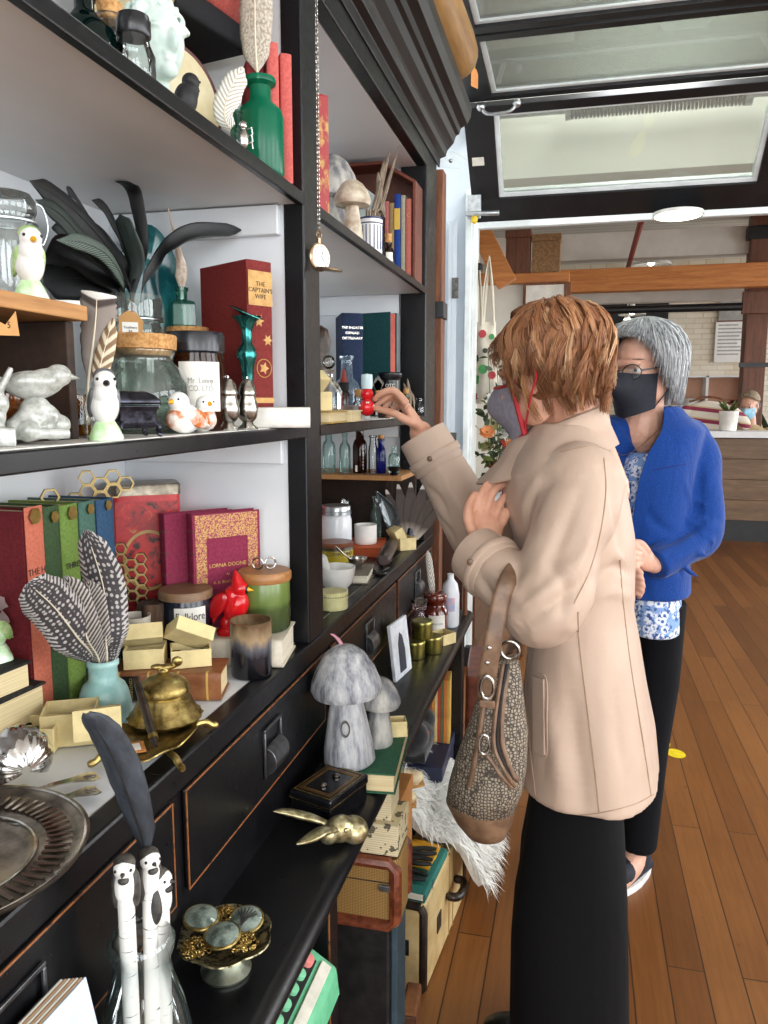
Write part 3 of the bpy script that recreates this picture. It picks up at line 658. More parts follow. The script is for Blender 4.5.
for sx in (-1, 1):
    for k in range(3): MB().tube([(sx*.006, 0, .010+k*.009), (sx*.012, -.002, .012+k*.009), (sx*.013, -.001, .004+k*.009)], .0011, 6).build('leg', M_silver, o)
M_sal = cloth('salmon_bookcloth', 'b5534e', 'c4645c'); M_mar0 = cloth('dark_red_bookcloth', '6e1c20')
for i, (y, hh, lb) in enumerate(((-.449, .190, 'thin salmon red book nearest the emerald bottle'), (-.437, .182, 'thin salmon red book against the end of the top shelf'))):
    book(lb, (y, 1.143+.022*i, ZT), R(32), .0175, hh, .05, M_sal, 'thin red books at the end of the top shelf', pages=M_page2)
book('dark red book standing behind the thin salmon red books', (-.474, 1.137, ZT), R(32), .026, .165, .055, M_mar0, 'thin red books at the end of the top shelf')
# ================================================================== first bay, eye-level shelf
ZM = ZS2+.0014
# small open crate used as a riser
zt = 1.497
p = V((-.60, .46, ZM)); o = thing('wooden_crate', 'old open wooden crate used as a riser on the eye-level shelf', 'crate', p, 0)
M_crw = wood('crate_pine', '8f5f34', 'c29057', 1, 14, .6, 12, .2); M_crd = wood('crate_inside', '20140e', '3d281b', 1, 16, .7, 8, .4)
def cb(name, lo, hi, m): return MB().bb(V(lo)-V(p), V(hi)-V(p)).build(name, m, o, False, .0015)
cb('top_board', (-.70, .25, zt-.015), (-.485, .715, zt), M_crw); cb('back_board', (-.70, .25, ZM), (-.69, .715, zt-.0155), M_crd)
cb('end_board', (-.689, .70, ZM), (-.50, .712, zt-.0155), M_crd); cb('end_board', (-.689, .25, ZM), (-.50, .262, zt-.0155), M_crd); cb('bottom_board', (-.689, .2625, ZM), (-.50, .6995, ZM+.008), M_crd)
q = onX(0, -.484, zt-.03); tg = thing('price_tag', 'tan card price tag hanging from the front of the wooden crate', 'tag', (q.x, q.y+.01, zt-.014), R(90))
b = MB(); b.prism([(-.024, -.010), (-.004, -.016), (.010, -.003), (.013, -.024), (-.02, -.026)], 0, .0006, rot(x=90)); b.build('card', M_tag, tg, False); text('5', M_ink, tg, (.0, -.0008, -.016), size=.008)
# clip-top jar on the crate
p = V((-.585, onX(13, -.585, zt).y, zt+.0005)); o = vessel('clip_top_jar', 'tall clip-top glass jar standing on the wooden crate', 'jar', p, [(.0285, 0), (.031, .006), (.031, .075), (.0285, .086), (.026, .090), (.027, .096)], glass('thick_clear_glass', 'f7faf9', 'd8e3df', dens=1.2, base=.05), hollow=True)
MB().lathe([(.0275, .097), (.029, .100), (.029, .110), (.024, .118), (.010, .122), (1e-5, .122)], 32).build('lid', MATS['thick_clear_glass'], o)
MB().torus(.0285, .0016, 36, 6, T(0, 0, .089)).build('neck_wire', M_steel, o)
rz = face(p); d = V((math.cos(rz+.2), math.sin(rz+.2), 0))
MB().tube(smoothcurve([d*.0285+V((0, 0, .112)), d*.036+V((0, 0, .108)), d*.040+V((0, 0, .088)), d*.034+V((0, 0, .070)), d*.0305+V((0, 0, .078))], 16), .0011, 6).build('clip', M_steel, o)
M_mint = mat('mint_glaze', 'a9d68e', .18, col2='eef3ea', scale=50, lo=.35, hi=.7); M_wglz = mat('white_glaze', 'f0efea', .15, scale=8); M_grn = mat('leaf_green_glaze', '7fae4c', .2, col2='c4d9a0', scale=60)
M_ygl = mat('yellow_glaze', 'e5a71c', .2); M_grgl = mat('grey_glaze', '5d5f63', .2, col2='7f8286', scale=60)
p = onX(31, -.512, zt); o = thing('bird_figurine', 'green backed white china bird with a yellow beak standing on the wooden crate', 'figurine', p+V((0, 0, .0005)), face(p, 14)); bird_parts(o, M_wglz, M_grn, M_ygl, True, M_mint, s=.98, lean=12)
p = onX(70, -.545, zt); o = thing('ribbed_lid', 'white ribbed lid lying flat on the wooden crate', 'lid', p+V((0, 0, .0005)))
MB().lathe([(.028, 0), (.028, .009), (.0265, .011), (1e-5, .011)], 72, wob=lambda a, j: 1+(.018 if int(a*72/(2*PI)+.5) % 2 else 0)).build('lid_body', M_wglz, o, ang=25)
# cork-lidded and feather jars
p = V((-.525, onX(143, -.525, ZM).y, ZM)); o = vessel('glass_jar', 'wide clear glass jar with a cork lid in the middle of the eye-level shelf', 'jar', p, [(.043, 0), (.050, .008), (.054, .030), (.052, .055), (.042, .072), (.036, .078), (.036, .084), (.0385, .087), (.0385, .091)], glass('pale_green_clear', 'f2f8f3', 'cfe2d6', dens=1.2, base=.06), hollow=True)
MB().lathe([(.035, .085), (.035, .0915), (.040, .092), (.041, .106), (.0395, .108), (1e-5, .108)], 40).build('cork_lid', M_cork, o)
rnd = random.Random(5); b = MB()
for i in range(60): 
    a, rr, z = rnd.uniform(0, 6.28), .045*math.sqrt(rnd.random()), .008+.030*rnd.random()
    b.ell((rr*math.cos(a), rr*math.sin(a), z), (.006, .005, .004), None, 8, 5)
sh = b.build('sea_glass', glass('sea_glass', 'eaf5ee', 'cfe6d9', base=.4), o); sh['kind'] = 'stuff'; sc_(o, 1.1)
FJ = V((-.64, 1.055, ZM)); o = vessel('glass_jar', 'tall glass jar full of black feathers with a paper tag', 'jar', FJ, [(.036, 0), (.041, .006), (.041, .140), (.039, .150), (.037, .156), (.042, .160), (.042, .188), (.041, .192)], glass('smoky_clear', 'eef2ee', 'c4d1c9', dens=1.2, base=.08), hollow=True)
MB().torus(.0397, .0014, 36, 6, T(0, 0, .157) @ S(1.05, 1.05, 1)).build('neck_wire', M_steel, o)
q = P(138, 320, X=-.60); q = FJ+V((.020, -.042, .148)); t_ = thing('price_tag', 'kraft card tag with a white label hanging on the feather jar', 'tag', q, face(q, 0))
b = MB(); b.prism([(-.016, -.018), (.015, -.024), (.018, .004), (.008, .016), (-.003, .018), (-.015, .010)], 0, .0007, rot(x=90)); b.build('card', M_tag, t_, False)
MB().bb((-.011, -.0014, -.018), (.0105, -.0009, .002)).build('label', M_lblw, t_, False); text('Feathers\n$4', M_ink, t_, (0, -.0016, -.008), size=.0052)
MB().tube([(.002, -.0005, .015), (.003, .001, .03), (-.002, .004, .034)], .0005, 5).build('string', M_tag, t_)
F_blk = feathermat('black_rooster', 'mottle', '030304', '0c1113', None, .5, (3, 9)); F_blk2 = feathermat('dark_green_hackle', 'mottle', '0a1413', '2c3a34', None, .5, (9, 3)); F_pal = feathermat('pale_green_hackle', 'bars', '6a7a6e', '1a2220', None, .5, (3, 40))
base = FJ+V((0, 0, .08)); nk = FJ+V((0, 0, .192)); G_ = 'black rooster feathers in the glass jar'
def jf(label, uvx, w, m, sd, prof=None, seed=1, off=(0, 0, 0)):
    pts = [base+V(off), nk+V(off)*1.2]+[P(u, v, X=X) for u, v, X in uvx]; feather(label, pts, w, m, sd, G_, prof or [(0, .02), (.2, .05), (.3, .5), (.55, 1), (.85, .8), (1, .05)], .03, mat('dark_quill', '1c1a18', .5), seed=seed, camber=.1)
SC = [(0, .02), (.22, .05), (.3, .55), (.55, .95), (.8, 1), (.95, .8), (1, .1)]
jf('tall black sickle feather curling up to the shelf above', [(143, 250, -.64), (137, 205, -.64), (131, 188, -.64), (117, 181, -.64)], .022, F_blk, RT, SC, 11, (.005, -.01, 0))
jf('black sickle feather arching out to the right above the ink bottle', [(156, 262, -.61), (172, 243, -.585), (196, 231, -.56), (241, 230, -.53)], .024, F_blk, UP, SC, 12, (.012, .0, 0))
jf('long black feather sweeping left over the top of the crate', [(118, 262, -.64), (86, 222, -.63), (56, 196, -.62), (30, 181, -.61)], .034, F_blk, UP, None, 13, (-.006, .005, 0))
jf('dark green feather sweeping left below the long black one', [(112, 268, -.63), (84, 240, -.62), (60, 214, -.61), (36, 200, -.60)], .030, F_blk2, UP, None, 14, (-.01, -.005, 0))
jf('black feather with a pale green fringe low over the crate', [(124, 282, -.62), (108, 256, -.61), (84, 243, -.60), (57, 240, -.595)], .024, F_pal, UP, None, 15, (-.008, -.012, 0))
jf('black feather hanging low against the back of the crate', [(120, 285, -.65), (98, 266, -.66), (70, 250, -.67), (42, 262, -.67)], .05, F_blk, UP, None, 16, (-.012, .0, 0))
jf('thin black feather with a club tip standing up behind', [(112, 256, -.66), (92, 222, -.66), (78, 200, -.66), (67, 187, -.66)], .014, F_blk, UP, [(0, .02), (.3, .3), (.8, .5), (.92, 1), (1, .3)], 17)
jf('short black feather standing up behind the teal plate side', [(126, 250, -.66), (114, 222, -.66), (104, 206, -.66), (92, 200, -.66)], .018, F_blk, UP, None, 18)
jf('broad black feather filling the gap behind the jar', [(118, 292, -.66), (92, 280, -.68), (66, 278, -.69), (40, 280, -.69)], .07, F_blk, UP, None, 19, (-.014, .006, 0))
jf('black feather falling behind the ribbed lid', [(126, 276, -.67), (104, 248, -.68), (80, 232, -.69), (52, 228, -.70)], .06, F_blk, UP, None, 20, (-.004, .008, 0))
jf('dark feather curving down at the right of the jar neck', [(136, 262, -.63), (126, 230, -.63), (120, 214, -.63)], .028, F_blk2, RT, None, 21)
# teal plate leaning in the corner
p = V((-.668, 1.135, ZM)); p = V((-.675, 1.165, ZM)); o = thing('glass_plate', 'teal glass plate standing on edge in the back corner behind the feathers', 'plate', p, face(p, 5))
rr = (P(150, 228, X=-.69).z-ZM)/2
o.rotation_euler = (M.Rotation(face(p, 5), 4, 'Z') @ rot(x=-4)).to_euler()
MB().lathe([(1e-5, 0), (rr*.5, .001), (rr*.62, .004), (rr*.64, .006), (rr*.98, .012), (rr, .0135), (rr*.98, .0155), (rr*.64, .0095), (rr*.5, .0045), (1e-5, .0035)], 48, T(0, .0, rr) @ rot(x=90) @ S(.36, 1, 1)).build('dish', mat('teal_glass_glaze', '124e54', .1, col2='2a7c7e', scale=30), o)
# second cork jar with the ink bottle on its lid
p = V((-.598, 1.140, ZM)); o = vessel('glass_jar', 'clear glass jar with a broad cork lid behind the amber candle', 'jar', p, [(.040, 0), (.043, .005), (.043, .085), (.042, .09)], M_gclear, hollow=True)
MB().lathe([(.041, .082), (.044, .0905), (.0455, .092), (.0455, .106), (.044, .108), (1e-5, .108)], 40).build('cork_lid', M_cork, o); sc_(o, (.74, .74, 1.42))
q = p+V((-.010, .004, .1540)); o = thing('ink_bottle', 'square aqua glass ink bottle standing on the broad cork lid', 'bottle', q, face(q, 12))
b = MB(); sq = lambda r, z: [V((r*sx, r*sy, z)) for sx, sy in ((-1, -1), (1, -1), (1, 1), (-1, 1))]
b.loft([sq(.0165, 0), sq(.018, .002), sq(.018, .034), sq(.016, .039), sq(.009, .042)]); b.build('body', glass('ink_aqua', 'a9dccb', '3d8f7d', base=.18, dens=1.2), o, False, .002)
MB().lathe([(.0085, .041), (.0085, .055), (.0105, .056), (.0105, .061), (.008, .062)], 20).build('neck', MATS['ink_aqua'], o)
F_ora = feathermat('orange_quill', 'mottle', 'b89a7e', 'e1d8cc', 'cfc8bc', sc=(4, 12))
feather('small buff feather standing in the square ink bottle', [q+V((0, 0, .03)), q+V((0, 0, .075)), q+V((-.002, 0, .11)), P(168, 208, X=q.x)], .020, F_ora, RT, prof=[(0, .05), (.2, .3), (.32, 1), (.55, .8), (.75, .3), (1, .08)], seed=31)
# amber candle with label
p = V((-.498, onX(193, -.498, ZM).y+.012, ZM)); rz = face(p); o = thing('candle_jar', 'amber glass candle with a black lid and a white label', 'candle', p, rz)
MB().lathe(shell([(.034, 0), (.0365, .005), (.0365, .070), (.0345, .078), (.0345, .084)], .0025), 40).build('glass_body', glass('amber_candle', '8a4a1a', '3a1a08', base=.42), o)
MB().lathe([(1e-5, .004), (.0335, .004), (.0335, .050), (1e-5, .050)], 32).build('wax', mat('brown_wax', '6b3a16', .5), o)
MB().lathe([(.0352, .079), (.0372, .081), (.0372, .097), (.0355, .1005), (1e-5, .1005)], 40).build('lid', mat('black_tin', '15171f', .25), o)
label_on(o, M_lblw, .0369, .020, .070, -32, 52); t_ = text('Mr. Lenny\nCO. LTD', mat('grey_print', '9a9a98', .7), o, (0, 0, 0), size=.008); wraptext(t_, .0374, .047, R(10)); sc_(o, (1.06, 1.06, 1.28))
# leaning red book on a white book
M_oxr = cloth('oxblood_bookcloth', '6b1f1d', '7a2a26'); M_spg = mat('spine_gilt_panel', 'c69a55', .55, col2='b0823f', scale=60)
wb = book('white book lying flat under the tall red book', (-.440, 1.063, ZM), R(70), .030, .14, .115, mat('white_bookcloth', 'e4e0d8', .6), None, lay=True, pages=M_page2)
wb.location = (-.452, 1.085, ZM); wb.rotation_euler = (0, 0, R(20)); 
rb = book('tall dark red book with a gilt spine standing on the white book', (-.468, 1.120, ZM+.0306), R(60), .046, .215, .12, M_oxr, None, pages=M_page, round_=.12, spine=[("THE\nCAPTAIN'S\nWIFE", .80, .0092, M_ink), ], name='book')
plate_on(rb, M_spg, (-.022, -.0033, .150), (.022, -.0028, .200)); plate_on(rb, M_spg, (-.022, -.0033, .006), (.022, -.0028, .014))
def flower(par, m, c, r, n=6):
    b = MB(); poly = []
    for i in range(2*n): a = PI*i/n; q = r if i % 2 == 0 else r*.5; poly.append((c[0]+q*math.cos(a), c[1]+q*math.sin(a)))
    b.prism(poly, .0029, .0035, rot(x=90)); b.build('spine_flower', m, par, False)
flower(rb, M_spg, (-.004, .128), .010); flower(rb, M_spg, (.012, .100), .009); flower(rb, M_spg, (.004, .058), .0095, 5)
MB().torus(.0135, .0007, 30, 6, T(.004, -.0033, .058) @ rot(x=90)).build('spine_ring', M_spg, rb)
# lily vase
p = onX(249, -.478, ZM); o = thing('bud_vase', 'dark iridescent lily shaped bud vase in front of the tall red book', 'vase', p, face(p))
M_iri = mat('iridescent_bronze', '15221f', .16, .85, col2='3c8f8a', scale=34, lo=.38, hi=.66)
b = MB(); b.lathe([(1e-5, 0), (.013, 0), (.012, .004), (.006, .008), (.0058, .045), (.0072, .060), (.0088, .066), (.0108, .072), (.0095, .078), (.006, .083), (.0056, .096), (.008, .104), (.014, .110)], 28, wob=lambda a, j: 1+(.18*math.cos(a*2+.4) if j > 10 else .22*max(0, math.cos(a-2.6)) if 6 < j < 9 else 0)); b.build('stem', M_iri, o)
MB().grid(lambda u, v: ((.002+.016*v)*math.cos(2*PI*u), (.002+.016*v)*math.sin(2*PI*u)*.8, .1095+.004*v+.007*v*math.cos(2*PI*u-2.8)), 28, 5, .0009).build('lip', M_iri, o); sc_(o, (1.35, 1.35, 1.48))
# a slim clear bottle, two shakers, china birds, casket
p = onX(224, -.515, ZM); vessel('glass_bottle', 'slim clear glass bottle behind the silver shakers', 'bottle', p, bottle_prof(.009, .078, .006, .55), M_gclear, hollow=True)
def shaker(u, X, lb):
    p = onX(u, X, ZM); o = thing('salt_shaker', lb, 'shaker', p, face(p), 'silver shakers by the red book')
    MB().lathe([(1e-5, 0), (.0125, 0), (.0128, .002), (.008, .006), (.0065, .009), (.011, .014), (.0138, .022), (.0128, .031), (.0098, .040), (.0108, .043)], 32).build('body', M_silver, o)
    MB().lathe([(.0112, .0425), (.0116, .045), (.0112, .047), (.0098, .054), (.006, .060), (.0018, .0625), (.0016, .065), (1e-5, .066)], 32).build('cap', M_silver, o); sc_(o, 1.12)
shaker(229, -.459, 'silver salt shaker on the left, beside the orange china birds'); shaker(248, -.449, 'silver salt shaker on the right, in front of the white book')
M_orw = mat('orange_glaze', 'c46a2c', .18, col2='efe6dc', scale=45, lo=.42, hi=.58)
for i, (u, X, e, s_, lb) in enumerate(((184, -.455, -40, 1.08, 'orange and white china bird, the front one of the snuggling pair'), (203, -.455, 30, 1.0, 'orange and white china bird snuggled behind the other one'))):
    p = onX(u, X, ZM+.002); o = thing('bird_figurine', lb, 'figurine', p, face(p, e), 'pair of orange china birds'); 
    b = MB(); m = S(s_, s_, s_)
    b.ell((0, .002, .015), (.0155, .022, .0165), m); b.ell((0, -.007, .033), (.0115, .0118, .0115), m); b.ell((0, -.004, .025), (.012, .012, .012), m); b.lathe([(.009, -.004), (.006, .02), (.003, .034)], 12, m @ T(0, .016, .012) @ rot(x=-105) @ S(1.3, .5, 1)); b.fuse('body', M_wglz, o, vox=.0012, it=5)
    for sx in (-1, 1): w_ = MB(); w_.ell((0, 0, 0), (.003, .0165, .010), m @ T(sx*.0138, .008, .015) @ rot(x=-18)); w_.build('wing', M_orw, o); MB().ell((sx*.0070*s_, -.0155*s_, .036*s_), .0014, None, 8, 5).build('eye', mat('bead_black', '0a0a0a', .1), o)
    b = MB(); b.ell((0, -.0100, .014), (.0125, .012, .0125), m); b.build('breast', M_orw, o)
    MB().lathe([(.0033, 0), (.0022, .003), (1e-4, .007)], 10, m @ T(0, -.0175, .0335) @ rot(x=95)).build('beak', M_ygl, o)
p = onX(133, -.470, ZM); o = thing('trinket_casket', 'small black metal footed casket with a domed lid', 'casket', p, face(p, 28)); M_cas = mat('black_pewter', '15151b', .22, .7, col2='3b3b46', scale=120, bump=.5, bdist=.001)
MB().loft([[V((sx*.020*k, sy*.0135*k, z)) for sx, sy in ((-1, -1), (1, -1), (1, 1), (-1, 1))] for z, k in ((.007, .82), (.012, .95), (.020, .9), (.0255, 1.05))]).build('box', M_cas, o, True, .0015)
MB().loft([[V((sx*.020*k, sy*.0135*k, z)) for sx, sy in ((-1, -1), (1, -1), (1, 1), (-1, 1))] for z, k in ((.026, 1.1), (.029, 1.1), (.033, .9), (.0365, .55))]).build('lid', M_cas, o, True, .0015)
for sx in (-1, 1):
    for sy in (-1, 1): MB().tube(smoothcurve([(sx*.015, sy*.010, .012), (sx*.0195, sy*.013, .008), (sx*.018, sy*.0125, .003), (sx*.0215, sy*.0145, 0.0014)], 8), [.003]*5+[.0018]*4, 8).build('foot', M_cas, o)
sc_(o, (1.2, 1.2, 1.35))
p = onX(106, -.456, ZM); o = thing('bird_figurine', 'white china bird with a grey cap standing on a green base', 'figurine', p, face(p, 8)); bird_parts(o, M_wglz, M_grgl, mat('dark_beak', '1d1d20', .3), True, M_mint, s=1.02, lean=10)
# feather holder
p = onX(88, -.505, ZM); o = vessel('glass_vase', 'small clear glass vase holding two barred feathers', 'vase', p, [(.014, 0), (.016, .004), (.0145, .03), (.0135, .045), (.0165, .052)], M_gclear, hollow=True)
MB().lathe([(1e-5, .003), (.0138, .003), (.0138, .014), (1e-5, .014)], 24).build('oil', glass('amber_oil', 'b8862e', '7a5414', base=.3), o)
F_tip = feathermat('white_tipped_grey', 'tip', '8d837b', 'eeeae4', None, sc=(10, 30)); F_bar = feathermat('tawny_bars', 'bars', '7d6346', 'd8c8ad', None, sc=(5, 8))
feather('broad grey feather with a ragged white tip in the small glass vase', [p+V((0, 0, .012)), P(88, 385, X=-.50), P(93, 345, X=-.495), P(96, 315, X=-.49), P(97, 292, X=-.485)], .040, F_tip, RT, prof=[(0, .08), (.28, .12), (.42, .8), (.7, 1), (.92, 1), (.975, .85), (1, .25)], ragged=.16, seed=41)
feather('smaller tawny barred feather in the small glass vase', [p+V((.004, -.004, .012)), P(96, 385, X=-.485), P(103, 355, X=-.48), P(113, 318, X=-.475)], .022, F_bar, RT, prof=[(0, .08), (.3, .15), (.42, .85), (.65, 1), (.88, .7), (1, .1)], seed=42)
# pressed-glass birds on a rock, amber votives
p = onX(38, -.472, ZM); o = thing('glass_bird_ornament', 'frosted silvery glass bird perched on a glass rock', 'ornament', p, face(p, 0)); M_fg = NT('frosted_silver_glass'); pset(M_fg.b, .16, spec=.8); n_ = M_fg.noise(M_fg.coord(), 90, 4); M_fg.l(M_fg.ramp(n_, [(.35, 'a2a59b'), (.65, 'e8eae3')]), M_fg.b.inputs['Base Color']); M_fg.b.inputs['Transmission Weight'].default_value = .35; M_fg.bump(n_, .5, .001); M_fg = M_fg.m
b = MB(); rnd = random.Random(9)
for i in range(26):
    a = rnd.uniform(0, 6.28); rr = rnd.uniform(0, 1); z = (1-rr)*.030*rnd.random()+.006
    b.ell((.024*rr*math.cos(a), .016*rr*math.sin(a), z), rnd.uniform(.006, .011), None, 10, 7)
b.box((0, 0, .004), (.050, .034, .008)); b.ell((0, 0, .024), (.012, .010, .012)); b.fuse('rock', M_fg, o, vox=.0016, it=2)
b = MB(); b.ell((-.002, 0, .044), (.022, .0115, .0120), rot(0)); b.ell((.019, 0, .052), (.0105, .009, .0095)); b.ell((.009, 0, .047), (.014, .010, .011)); b.lathe([(.008, 0), (.0052, .02), (.004, .034)], 12, T(-.014, 0, .042) @ rot(y=-66) @ S(.6, 1.2, 1)); b.ell((-.004, -.009, .047), (.015, .004, .007), None); b.fuse('bird', M_fg, o, vox=.0014, it=4)
MB().lathe([(.003, 0), (1e-4, .008)], 10, T(.028, 0, .051) @ rot(y=100)).build('beak', M_fg, o); sc_(o, 1.08); o.location.z += .005
p = onX(1, -.478, ZM); o = thing('glass_bird_ornament', 'second frosted glass bird with raised wings at the photo edge of the shelf', 'ornament', p, face(p, 0)); b = MB(); b.box((-.003, 0, .008), (.03, .03, .016)); b.ell((-.008, 0, .026), (.014, .011, .016)); b.ell((-.004, 0, .036), (.013, .010, .012)); b.lathe([(.007, 0), (.004, .030)], 12, T(-.002, 0, .040) @ rot(y=28) @ S(.6, 1.2, 1)); b.fuse('bird', M_fg, o, vox=.0014, it=4)
b = MB(); b.lathe([(.003, 0), (1e-4, .008)], 10, T(-.017, 0, .036) @ rot(y=-100)); b.build('beak', M_fg, o)
M_amg = glass('amber_votive', 'd99a52', '8a5220', base=.2, dens=1.2)
for i, (u, X, lb) in enumerate(((72, -.535, 'amber glass goblet behind the frosted glass bird'), (14, -.55, 'amber glass goblet behind the frosted bird nearer the photo edge'))):
    p = onX(u, X, ZM); vessel('glass_goblet', lb, 'goblet', p, [(.015, 0), (.015, .002), (.005, .005), (.004, .016), (.012, .022), (.017, .032), (.0165, .046)], M_amg, hollow=True, group='amber goblets on the eye-level shelf')
# ================================================================== first bay, worktop
ZW = ZC+.0006
M_r1 = cloth('deep_red_bookcloth', '5c1219', '6e1a20'); M_pk = cloth('coral_spine_cloth', 'bd654e', 'cb755e'); M_g1 = cloth('moss_bookcloth', '33482c', '3f5636'); M_g2 = cloth('apple_bookcloth', '637d36', '738d44'); M_g3 = cloth('sage_bookcloth', '436458', '4f7265'); M_bl = cloth('steel_blue_bookcloth', '2a4866', '345576')
GB_ = 'old novels standing on the worktop'
def upright(u0, u1, vt, m, label, spine, X=-.655, extra=0, sm=None):
    a, b = onX(u0, X, 1.15), onX(u1, X, 1.15); t = (b.y-a.y)*.96; hz = P((u0+u1)/2, vt, X=X).z-ZW
    return book(label, (X+.002, (a.y+b.y)/2, ZW), R(90+extra), t, hz, .105, m, GB_, pages=M_page, spine=spine, round_=.22)
o = upright(25, 44, 509, M_r1, 'deep red old novel with a coral spine, nearest of the standing row', [('THE H', .72, .0115, M_ink), ('IN', .65, .009, M_ink), ('THE GA', .585, .0115, M_ink)])
plate_on(o, M_pk, (-.0165, -.0042, .002), (.0165, -.0036, .280), 'spine_cover'); 
def gem(o, z, m=M_gold, r=.008): MB().lathe([(1e-5, 0), (r, .0), (r, .0008), (1e-5, .0008)], 6, T(0, -.0068, z) @ rot(x=90)).build('spine_emblem', m, o, False)
gem(o, .268, r=.011)
ro = random.Random(2)
for i in range(5): MB().lathe([(1e-5, 0), (.009, 0), (.009, .0006), (1e-5, .0006)], 10, T(-.0205, .03+ro.random()*.05, .10+.02*i) @ rot(y=-90), wob=lambda a, j: 1+.25*math.sin(4*a+i)).build('cover_flower', mat('faded_print', 'a38a88', .8), o, False)
o = upright(45, 62, 505, M_g1, 'moss green old novel between the red one and the apple green one', [('SEEK\nBIN', .62, .009, M_ink)]); gem(o, .262)
o = upright(62, 80, 503, M_g2, 'apple green old novel lettered in black', [('THREE', .70, .0115, M_ink), ('PEOPLE', .585, .0105, M_ink)]); gem(o, .262, r=.010)
o = upright(81, 97, 500, M_g3, 'sage green old novel beside the blue one', []); gem(o, .262)
o = upright(98, 115, 498, M_bl, 'steel blue old novel at the far end of the standing row', [('ALICE', .70, .008, M_ink)]); gem(o, .262)
# honeycomb ornaments
M_hex = mat('gold_edged_wood', '140e0a', .5); M_hexe = mat('gilded_edge', 'b39a62', .4, .4)
def honey(label, p, rz, cells, r=.0085, th=.008, group='honeycomb ornaments', tilt=0):
    o = thing('honeycomb_ornament', label, 'ornament', p, rz, group)
    a, e = MB(), MB(); s3 = math.sqrt(3)
    for (q, w) in cells:
        cx, cz = r*1.5*q, r*s3*(w+.5*(q % 2))
        ri, ro_ = r*.78, r*1.0; fs = []; vs = []
        for y in (0, th):
            for rr in (ri, ro_):
                for k in range(6): an = PI/3*k; vs.append((cx+rr*math.cos(an), y, cz+rr*math.sin(an)))
        for k in range(6):
            n = (k+1) % 6; fs += [(k, n, 12+n, 12+k), (6+k, 18+k, 18+n, 6+n), (12+k, 12+n, 18+n, 18+k)]
        a.add(vs, fs); vs2 = [(x, y-.0003, z) for x, y, z in vs[:12]]; e.add(vs2, [(k, (k+1) % 6, 6+(k+1) % 6, 6+k) for k in range(6)])
    a.build('cells', M_hex, o, False); x = e.build('gilt_face', M_hexe, o, False); sd = x.modifiers.new('t', 'SOLIDIFY'); sd.thickness = .0007
    return o
q = P(101, 497, X=-.70); honey('gold edged honeycomb ornament perched on top of the blue and sage novels', (q.x, q.y, ZW+.262), face(q, 5), [(-1, 0), (0, 0), (1, 0), (0, 1), (1, 1), (2, 1), (-2, 0), (1, 2)] if False else [(-2, 0), (-1, 0), (0, 0), (1, 0), (0, 1), (1, 1), (-1, 1), (2, 1)], r=.0125)
q = P(50, 490, X=-.70); honey('single gold hexagon ring lying on the green novels', (q.x, q.y, ZW+.278), face(q, 10), [(0, 0), (2, -1)] if False else [(0, 0)], r=.013)
q = onX(128, -.607, 1.2); q = V((-.645, 1.082, ZW+.020)); honey('tall gold edged honeycomb ornament propped in front of the red tin', q, face(q, -6), [(-1, 1), (0, 1), (1, 1), (0, 2), (1, 2), (-1, 2), (2, 2), (0, 3), (-1, 3), (2, 3), (-1, 4), (-2, 5), (-1, 5), (-2, 6), (-1, 6), (-2, 7), (-1, 7), (-2, 8), (-1, 8), (-3, 6), (-3, 7), (-3, 8), (-3, 9)] , r=.0098)
# red biscuit tin
q = V((-.692, 1.152, ZW)); rz = face(q, 4); o = thing('biscuit_tin', 'old red biscuit tin with a picture panel and a pewter lid', 'tin', q, rz)
hh = P(150, 490, X=-.62).z-ZW
M_tin = NT('red_litho_tin'); pset(M_tin.b, .4); n_ = M_tin.noise(M_tin.coord((1, 1, 1)), 45, 5, .7, 1.2); M_tin.l(M_tin.ramp(n_, [(.36, '1a1210'), (.44, '9c1f20'), (.62, 'c4262a'), (.70, 'b08a45')]), M_tin.b.inputs['Base Color'])
def rr_(w, d, r, z, n=5):
    out = []
    for sx, sy, a0 in ((1, 1, 0), (-1, 1, 90), (-1, -1, 180), (1, -1, 270)):
        for k in range(n+1): a = R(a0+90*k/n); out.append(V((sx*(w-r)+r*math.cos(a), sy*(d-r)+r*math.sin(a), z)))
    return out
MB().loft([rr_(.053, .036, .010, z) for z in (0, hh-.012)]).build('tin_body', mat('tin_red', 'b3262a', .38, col2='c8383a', scale=30), o)
MB().loft([rr_(.0545*k, .0375*k, .010, z) for z, k in ((hh-.018, 1), (hh-.003, 1), (hh, .97))]).build('tin_lid', mat('pewter_tin', '6f675a', .35, .8, col2='9a9080', scale=40), o)
def ell2(w, h, z, th, m, nm, cx=0): MB().lathe([(1e-5, 0), (1, 0), (1, th), (1e-5, th)], 40, T(cx, -.0361, z) @ rot(x=90) @ S(w, h, 1)).build(nm, m, o, False)
MB().bb((-.049, -.0364, .045), (.049, -.036, hh-.028)).build('picture_panel', M_tin.m, o, False)
ell2(.041, .050, hh*.55, .0008, mat('tin_gold', 'b99a55', .4), 'picture_border'); ell2(.037, .045, hh*.55, .0012, mat('tin_scene', 'c92a28', .4, col2='3a1412', scale=60, lo=.5, hi=.62), 'picture')
MB().bb((-.043, -.0366, .012), (.043, -.036, .040)).build('name_panel', mat('tin_panel', 'cf2f2f', .4), o, False)
